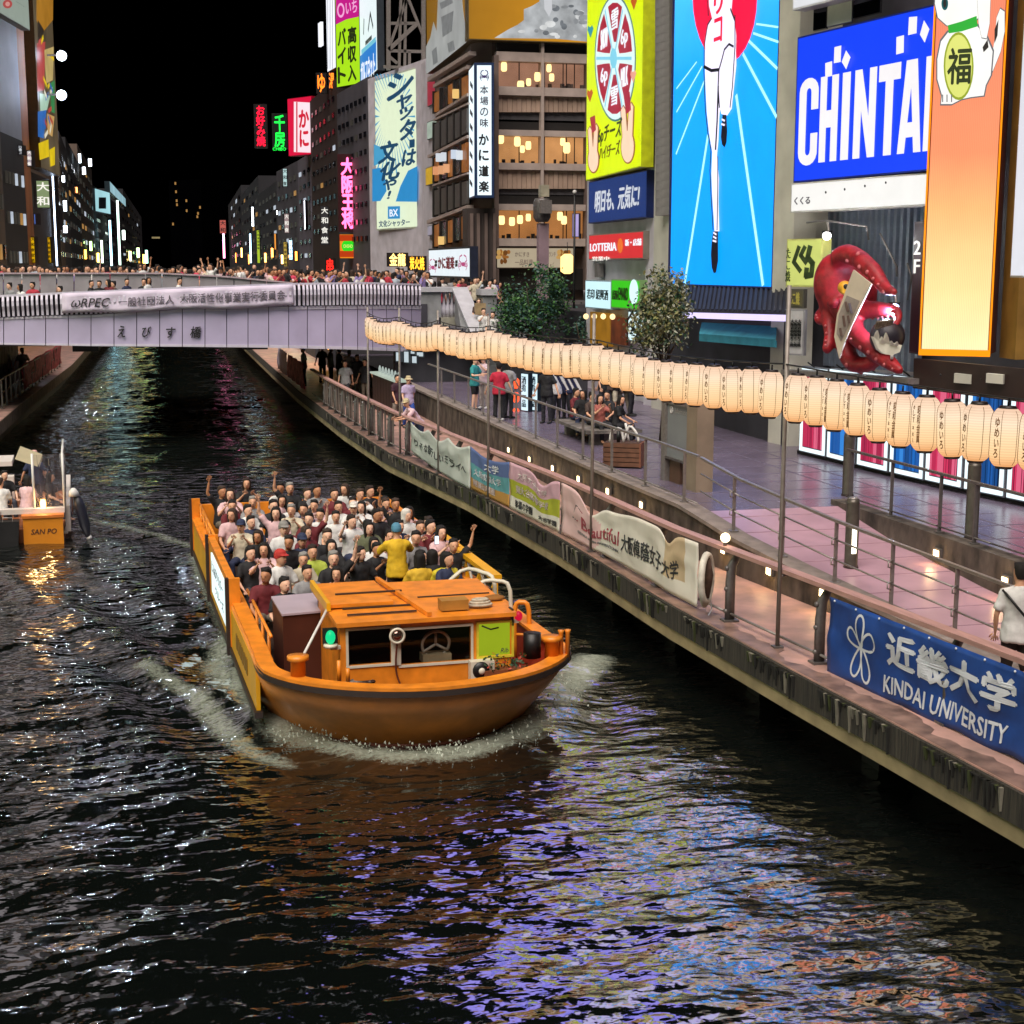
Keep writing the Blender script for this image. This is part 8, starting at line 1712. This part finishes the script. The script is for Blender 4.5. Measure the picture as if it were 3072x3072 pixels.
for row, ds in rows.items():
    ds.sort(key=lambda d: d[0].x)
    for i, d in enumerate(ds):
        l, sh_, po_, ha, hc = d; f = FIG[po_]; w_ = bl(l.x, l.y, 1.66-f['head'].z)
        lab = 'passenger in %s, %s %s, %s, %s boat row, %s from left' % (NM[sh_], HN[hc], {'short': 'hair', 'long': 'long hair', 'bun': 'tied hair', 'cap': 'cap', 'scarf': 'headscarf'}[ha], PN[po_], words[max(0, min(9, row-1))], ordn(i+1))
        person(w_, RB+R(rs.uniform(-22, 30)), po_, sh_, rs.choice(['#26262c', '#3a3a40', '#27304e', '#6a6256']), ha, hc, rs.choice([0, 0, 1, 1, 2]), lab, 'passengers seated on the tour boat', rs.uniform(.98, 1.08))
# fill-in passengers in the gaps between those that can be picked out
fill = 0
for k in range(150):
    x, y = rs.uniform(-1.7, 1.7), rs.uniform(4.4, 13.8)
    if any((Vector((x, y))-d[0].xy).length < .5 for d in data) or (y < 5.6 and x > -.3): continue
    po_ = rs.choice(['sit_rest', 'sit_turn', 'sit_phone']); ha = rs.choice(['short', 'short', 'long', 'bun']); sh_ = rs.choice([K_, W_, PK, GR, NV, MR]); f = FIG[po_]; data.append([Vector((x, y, 0))]); fill += 1
    person(bl(x, y, 1.6-f['head'].z), RB+R(rs.uniform(-25, 30)), po_, sh_, '#26262c', ha, '#120d0b', rs.choice([0, 1]), 'half hidden passenger in %s, dark %s, %s, %s such from the bow' % (NM[sh_], 'hair' if ha != 'long' else 'long hair', PN[po_], ordn(fill)), 'passengers seated on the tour boat')
# guide standing with his back to the camera, two crew in yellow seated by the cabin
p = G(1190, 1592, 2.08); l = inv @ p
person(bl(l.x, l.y, 2.08-FIG['guide']['head'].z), RB+math.pi, 'guide', '#d8b020', '#2a2420', 'cap', '#4f86a0', 1, 'guide in yellow shirt and pale blue cap standing back turned behind the boat cabin')
for (u, v), sc, lb in ((c9(440, 770), '#d0a82a', 'crew member in yellow with long black hair sitting behind the cabin roof beside the guide'), (c9(545, 745), K_, 'passenger in black seen from behind right of the crew in yellow'), (c9(655, 765), '#c8b828', 'crew member in a yellow jacket sitting under the white grab rails')):
    l = inv @ G(u, v, 1.6); person(bl(l.x, max(3.75, l.y), 1.6-FIG['sit_rest']['head'].z), RB+math.pi, 'sit_rest', sc, '#26262c', 'long', '#120d0b', 1, lb)
ph = thing('phone', 'lit phone screen held up on the boat right of the guide', 'phone', bl(*(inv @ G(1310, 1615, 1.75)).xy, 1.72), RB); MB().box(-.04, .04, -.006, .006, -.08, .08).build('body', m_black, ph); MB().box(-.035, .035, -.009, -.0065, -.072, .072).build('screen', lit('phone_screen', '#cfe4ff', 2), ph)
# ---- party boat people
for (x, y, z, face, po_, sh_, ha, hc, lb) in ((-.95, .55, .85, 3.0, 'sit_turn', W_, 'short', '#3a2a20', 'person in white seen from behind at the stern of the party boat'), (-.35, .75, .85, 2.6, 'sit_turn', PK, 'long', '#120d0b', 'person in pink bending beside the white shirt on the party boat'), (-.2, 3.3, 1.0, 2.9, 'stand', NV, 'hat', '#e0b0a8', 'standing person in a pale pink hat and dark vest on the party boat'),
        (-.9, 2.0, .85, .3, 'sit_rest', K_, 'short', '#120d0b', 'person in black sitting in the middle of the party boat'), (-1.5, 1.2, .85, .8, 'sit_phone', '#8a7ab0', 'long', '#3a2a20', 'person in lilac sitting by the lamp box on the party boat'), (.2, 1.3, .85, 1.2, 'sit_rest', K_, 'long', '#120d0b', 'person in black behind the clear curtain of the party boat')):
    person(sx @ Vector((x, y, z-.12 if po_ != 'stand' else .62)), SR+face, po_, sh_, '#3a3c48', ha, hc, rs.choice([0, 1]), lb, None, .95)
# ---- crowd on the bridge
cols = [W_, K_, PK, GR, NV, MR, RD, '#c83c5a', '#a8b4c0', CRm, '#8a7ab0', K_, W_, K_]
marks = [(0, 90, 'at the bridge left end'), (90, 200, 'above the banner left end'), (200, 330, 'above first banner letters'), (330, 480, 'above bridge name left'), (480, 620, 'above bridge name right'), (620, 760, 'above the middle of the banner'), (760, 880, 'above the right end of the banner'), (880, 1000, 'below the dark brown tower'), (1000, 1130, 'below the pink neon characters'), (1130, 1270, 'left of the crab sign'), (1270, 1420, 'below the crab sign'), (1420, 1560, 'at the stair head by the tree')]
def where(u): return next((s for a, b, s in marks if a <= u < b), 'on the bridge')
crowd = []; u = 4
while u < 1300:
    crowd.append((u+rs.uniform(-5, 5), rs.choice([0, 0, 1]))); u += rs.uniform(6.5, 11.5)
spec = {432: ('stand_wave', W_, 'long'), 500: ('stand_phone', K_, 'long'), 540: ('stand_phone', K_, 'short'), 632: ('stand_cheer', W_, 'short'), 724: ('stand', W_, 'short'), 325: ('stand', '#c83c5a', 'long'), 360: ('stand', '#a8b4c0', 'short'), 86: ('stand', '#a8b4c0', 'short')}
cnt = {}
def place(u, v, y, po_, sh_, ha, hc, grp, scale=1, face=None, zf=None):
    f = FIG[po_]; p = PY(u, v, y); z = p.z-f['head'].z*scale; fc = face if face is not None else R(rs.uniform(-70, 70))+(math.pi if rs.random() < .3 else 0)
    d = 'person in %s, %s, %s, %s' % (NM.get(sh_, 'dark'), HC[ha], PN[po_].replace('looking ', 'turned '), where(u) if grp != 'people on the lower bridge walk' else 'low walk '+where(u).replace('above ', 'by '))
    o = person((p.x, p.y, z if zf is None else zf), fc, po_, sh_, rs.choice(['#26262c', '#27304e', '#6a6256']), ha, hc, rs.choice([0, 1, 1, 2]), d, grp, scale)
    cnt.setdefault(d, []).append((u, o)); return o
for u, back in crowd:
    k = next((s for s in spec if abs(s-u) < 7), None)
    if k: po_, sh_, ha = spec.pop(k); v = 806 if k not in (632, 432) else 800; y = 62.0
    else: po_ = rs.choice(['stand', 'stand', 'stand_turn', 'stand', 'stand_phone', 'stand', 'stand_wave' if rs.random() < .4 else 'stand']); sh_ = rs.choice(cols); ha = rs.choice(['short', 'short', 'long', 'bun', 'cap' if rs.random() < .4 else 'short']); v = rs.uniform(806, 818); y = 62.1+back*rs.uniform(.8, 2.2); v -= back*rs.uniform(2, 7)
    if u > 880: v += (u-880)*.018+6; 
    place(u, v, y, po_, sh_, ha, '#120d0b' if rs.random() < .75 else '#3a2a20', 'crowd on the bridge', rs.uniform(.94, 1.04))
for u, v, sh_, ha in ((30, 858, GR, 'short'), (62, 862, W_, 'long'), (98, 856, RD, 'short'), (182, 868, K_, 'short'), (272, 851, K_, 'short'), (297, 852, K_, 'short'), (326, 848, MR, 'long'), (342, 853, K_, 'short'), (379, 846, NV, 'short'), (430, 846, K_, 'short'), (444, 842, W_, 'long'), (536, 844, W_, 'short')):
    place(u, v, 58.6, 'stand_turn', sh_, ha, '#120d0b', 'people on the lower bridge walk', 1, R(rs.uniform(-90, 90)))
for u in range(1275, 1500, 13):
    place(u+rs.uniform(-4, 4), rs.uniform(838, 856), 62.5+rs.uniform(-.5, 3), rs.choice(['stand', 'stand_turn', 'stand']), rs.choice(cols), rs.choice(['short', 'long', 'cap']), '#120d0b', 'people at the stair head', .97)
place(1425, 842, 60.6, 'stand_wave', '#c8bfa8', 'short', '#120d0b', None, 1, .3)
# people on the stair
for u, v, y, sh_, po_, lb in ((1450, 935, 56.5, W_, 'stand_phone', 'person in a white shirt reading a phone low on the stair beside the tree'), (1478, 945, 56.2, W_, 'stand_turn', 'person in white half hidden by the tree on the stair'), (1436, 905, 58.5, '#4a3a34', 'walk', 'person in brown carrying a bag up the stair'), (1470, 850, 61, PK, 'stand', 'person in pink at the stair head by the grey end block')):
    p = PY(u, v, y); person((p.x, y, p.z-FIG[po_]['head'].z), R(rs.uniform(-30, 30)), po_, sh_, '#26262c', 'short', '#120d0b', 0, lb)
t = thing('paper_bag', 'tan paper bag carried on the stair below the waving person', 'bag', PY(1440, 925, 58)); MB().hexa([(-.2, -.08, -.25), (.2, -.08, -.25), (.2, .08, -.25), (-.2, .08, -.25)], [(-.22, -.1, .2), (.22, -.1, .2), (.22, .1, .2), (-.22, .1, .2)]).build('body', mat('bag_tan', '#a8906c', .7, nz=5), t); MB().tube([(-.1, 0, .2), (-.08, 0, .38), (.08, 0, .38), (.1, 0, .2)], .012, 5).build('handle', mat('bag_tan', '#a8906c'), t)
# ---- quay walk and terrace: feet on the ground at (u, v)
def onfloor(u, v, z, face, po_, sh_, tr, ha, lb, hc='#120d0b', skin=1, scale=1, grp=None):
    p = G(u, v, z); return person((p.x, p.y, z), face, po_, sh_, tr, ha, hc, skin, lb, grp, scale)
onfloor(1192, 1278, ZQ, .5, 'walk', '#3a1a2a', '#8a8078', 'short', 'man in dark plum shirt and pale trousers walking by the far lantern poles')
onfloor(1226, 1285, ZQ, .2, 'walk', '#b8a8c8', '#2a4a9a', 'hat', 'person in a lilac top, blue jeans and straw hat walking on the quay', '#c8b890', 0)
pq = on_rail(1262, 1290, [(y, x+.45) for y, x in RAIL]); person((railx(pq.y)+.42, pq.y, ZQ), -1.25, 'lean', '#e0c0c8', '#27304e', 'cap', '#c8b890', 1, 'person in pale pink shirt and tan cap leaning on the rail above the white banner')
onfloor(1424, 1232, ZT, .9, 'skirt', '#2f8f90', '#141418', 'bun', 'woman in a teal top and short black skirt standing on the terrace', skin=0)
onfloor(1452, 1226, ZT, -.8, 'stand_phone', '#c8b0b8', '#a89a98', 'short', 'person in pale clothes facing the woman in teal on the terrace', skin=0)
onfloor(1497, 1262, ZT, 2.8, 'stand', '#b8203c', '#1c1c20', 'short', 'person in a red top on the terrace behind the lantern pole')
onfloor(1525, 1255, ZT, 2.2, 'stand_turn', '#8a8a8c', '#26262c', 'long', 'person in grey on the terrace right of the red top')
for i, (u, v, sh_, po_) in enumerate(((1628, 1318, MR, 'sit_rest'), (1652, 1322, K_, 'sit_turn'), (1674, 1334, '#4a3a34', 'sit_rest'), (1697, 1345, '#a05a50', 'sit_phone'), (1725, 1330, K_, 'sit_rest'), (1750, 1348, K_, 'sit_turn'))):
    onfloor(u, v, ZT, R([40, -20, 30, 10, -50, 60][i]), po_, sh_, '#27304e' if i < 2 else '#26262c', ['short', 'long'][i % 2], 'person in %s sitting low on the terrace, %s of the seated group behind the rail' % (NM.get(sh_, 'rust'), ['leftmost', 'second', 'third', 'fourth', 'fifth', 'rightmost'][i]), scale=.95).location += Vector((1.15, .9, .08-.02))
sl_ = [o.location.copy() for o in C.objects if o.get('label', '').find('of the seated group behind the rail') > 0]
cx = sum(p.x for p in sl_)/len(sl_); y0_, y1_ = min(p.y for p in sl_), max(p.y for p in sl_)
bn_ = thing('low_bench', 'low grey bench on the terrace under the seated group', 'bench', (cx, (y0_+y1_)/2, ZT))
MB().box(-.7, .8, (y0_-y1_)/2-.4, (y1_-y0_)/2+.4, .32, .4).build('seat', m_conc, bn_)
for y_ in (-1.2, 1.2): MB().box(-.5, .6, y_-.1, y_+.1, 0, .32).build('leg', m_conc, bn_)
for u, v, sh_, lb in ((1640, 1270, K_, 'person in black standing by the striped cloth on the terrace'), (1668, 1262, W_, 'person in white standing under the lanterns on the terrace'), (1700, 1258, NV, 'person in a navy top standing by the striped cloth')): onfloor(u, v, ZT, R(rs.uniform(-60, 60)), 'stand', sh_, '#26262c', 'short', lb)
t = thing('striped_cloth', 'dark blue and white slanting striped cloth hung under the lanterns on the terrace', 'cloth', PY(1700, 1160, 42)); 
for k in range(6): a, b = PY(1668+k*9, 1128, 42), PY(1690+k*9, 1170, 42); w_ = Vector((.11, 0, 0)); MB().hexa([b, b+w_, a+w_, a], [p+Vector((0, .02, 0)) for p in (b, b+w_, a+w_, a)]).build('stripe', m_white if k % 2 else mat('stripe_navy', '#1a1e44', .7), t, world=True)
for i, (u, sh_) in enumerate(((1812, K_), (1830, '#4a3a34'), (1850, K_), (1872, GR), (1892, K_))): onfloor(u, 1248, ZT, R([10, 170, 30, 200, 60][i]), ['walk', 'stand', 'shorts', 'walk', 'stand'][i], sh_, ['#26262c', '#6a6256', '#c8bfa8', '#6a6256', '#26262c'][i], 'short', 'person in %s in the dim row walking under the lanterns, %s' % (NM[sh_], ['leftmost', 'second', 'middle', 'fourth', 'rightmost'][i]))
for i, (u, v, sh_) in enumerate(((905, 1128, W_), (960, 1118, K_), (985, 1124, CRm), (1010, 1130, K_), (1040, 1140, W_), (1065, 1160, K_), (1090, 1180, K_), (1030, 1185, '#8a8a8c'))): onfloor(u+8, v+30, ZQ, R(rs.uniform(0, 360)), rs.choice(['walk', 'stand', 'shorts']), sh_, rs.choice(['#26262c', '#6a6256']), 'short', 'person in %s on the right quay under the dark bridge, %s from left' % (NM[sh_], ordn(i+1)))
onfloor(3040, 2118, 1.33, 2.7, 'shorts', W_, '#1a1210', 'short', 'person in a loose white shirt and dark shorts seen from behind at the right border', scale=1.02)
t = thing('sling_bag', 'dark sling bag strap across the back of the near white shirt', 'bag', G(3040, 2118, 1.33), 2.7)
MB().tube([(.2, .03, 1.44), (.12, .14, 1.36), (0, .17, 1.22), (-.12, .165, 1.08), (-.2, .08, .98)], .016, 6).build('strap', m_black, t)
for i, (u, v, sh_, po_) in enumerate(((20, 1140, W_, 'walk'), (72, 1140, W_, 'stand'), (-20, 1150, K_, 'stand'))): onfloor(u, v+20, ZQ, R([170, 20, 90][i]), po_, sh_, '#26262c', 'short', 'person in %s on the left bank below the bridge, %s' % (NM[sh_], ['back turned', 'slim figure by the railing', 'dark figure'][i]))
for d, L_ in cnt.items():
    if len(L_) > 1:
        for i, (u, o) in enumerate(sorted(L_, key=lambda a: a[0])): o['label'] = d+', %s from left' % ordn(i+1)
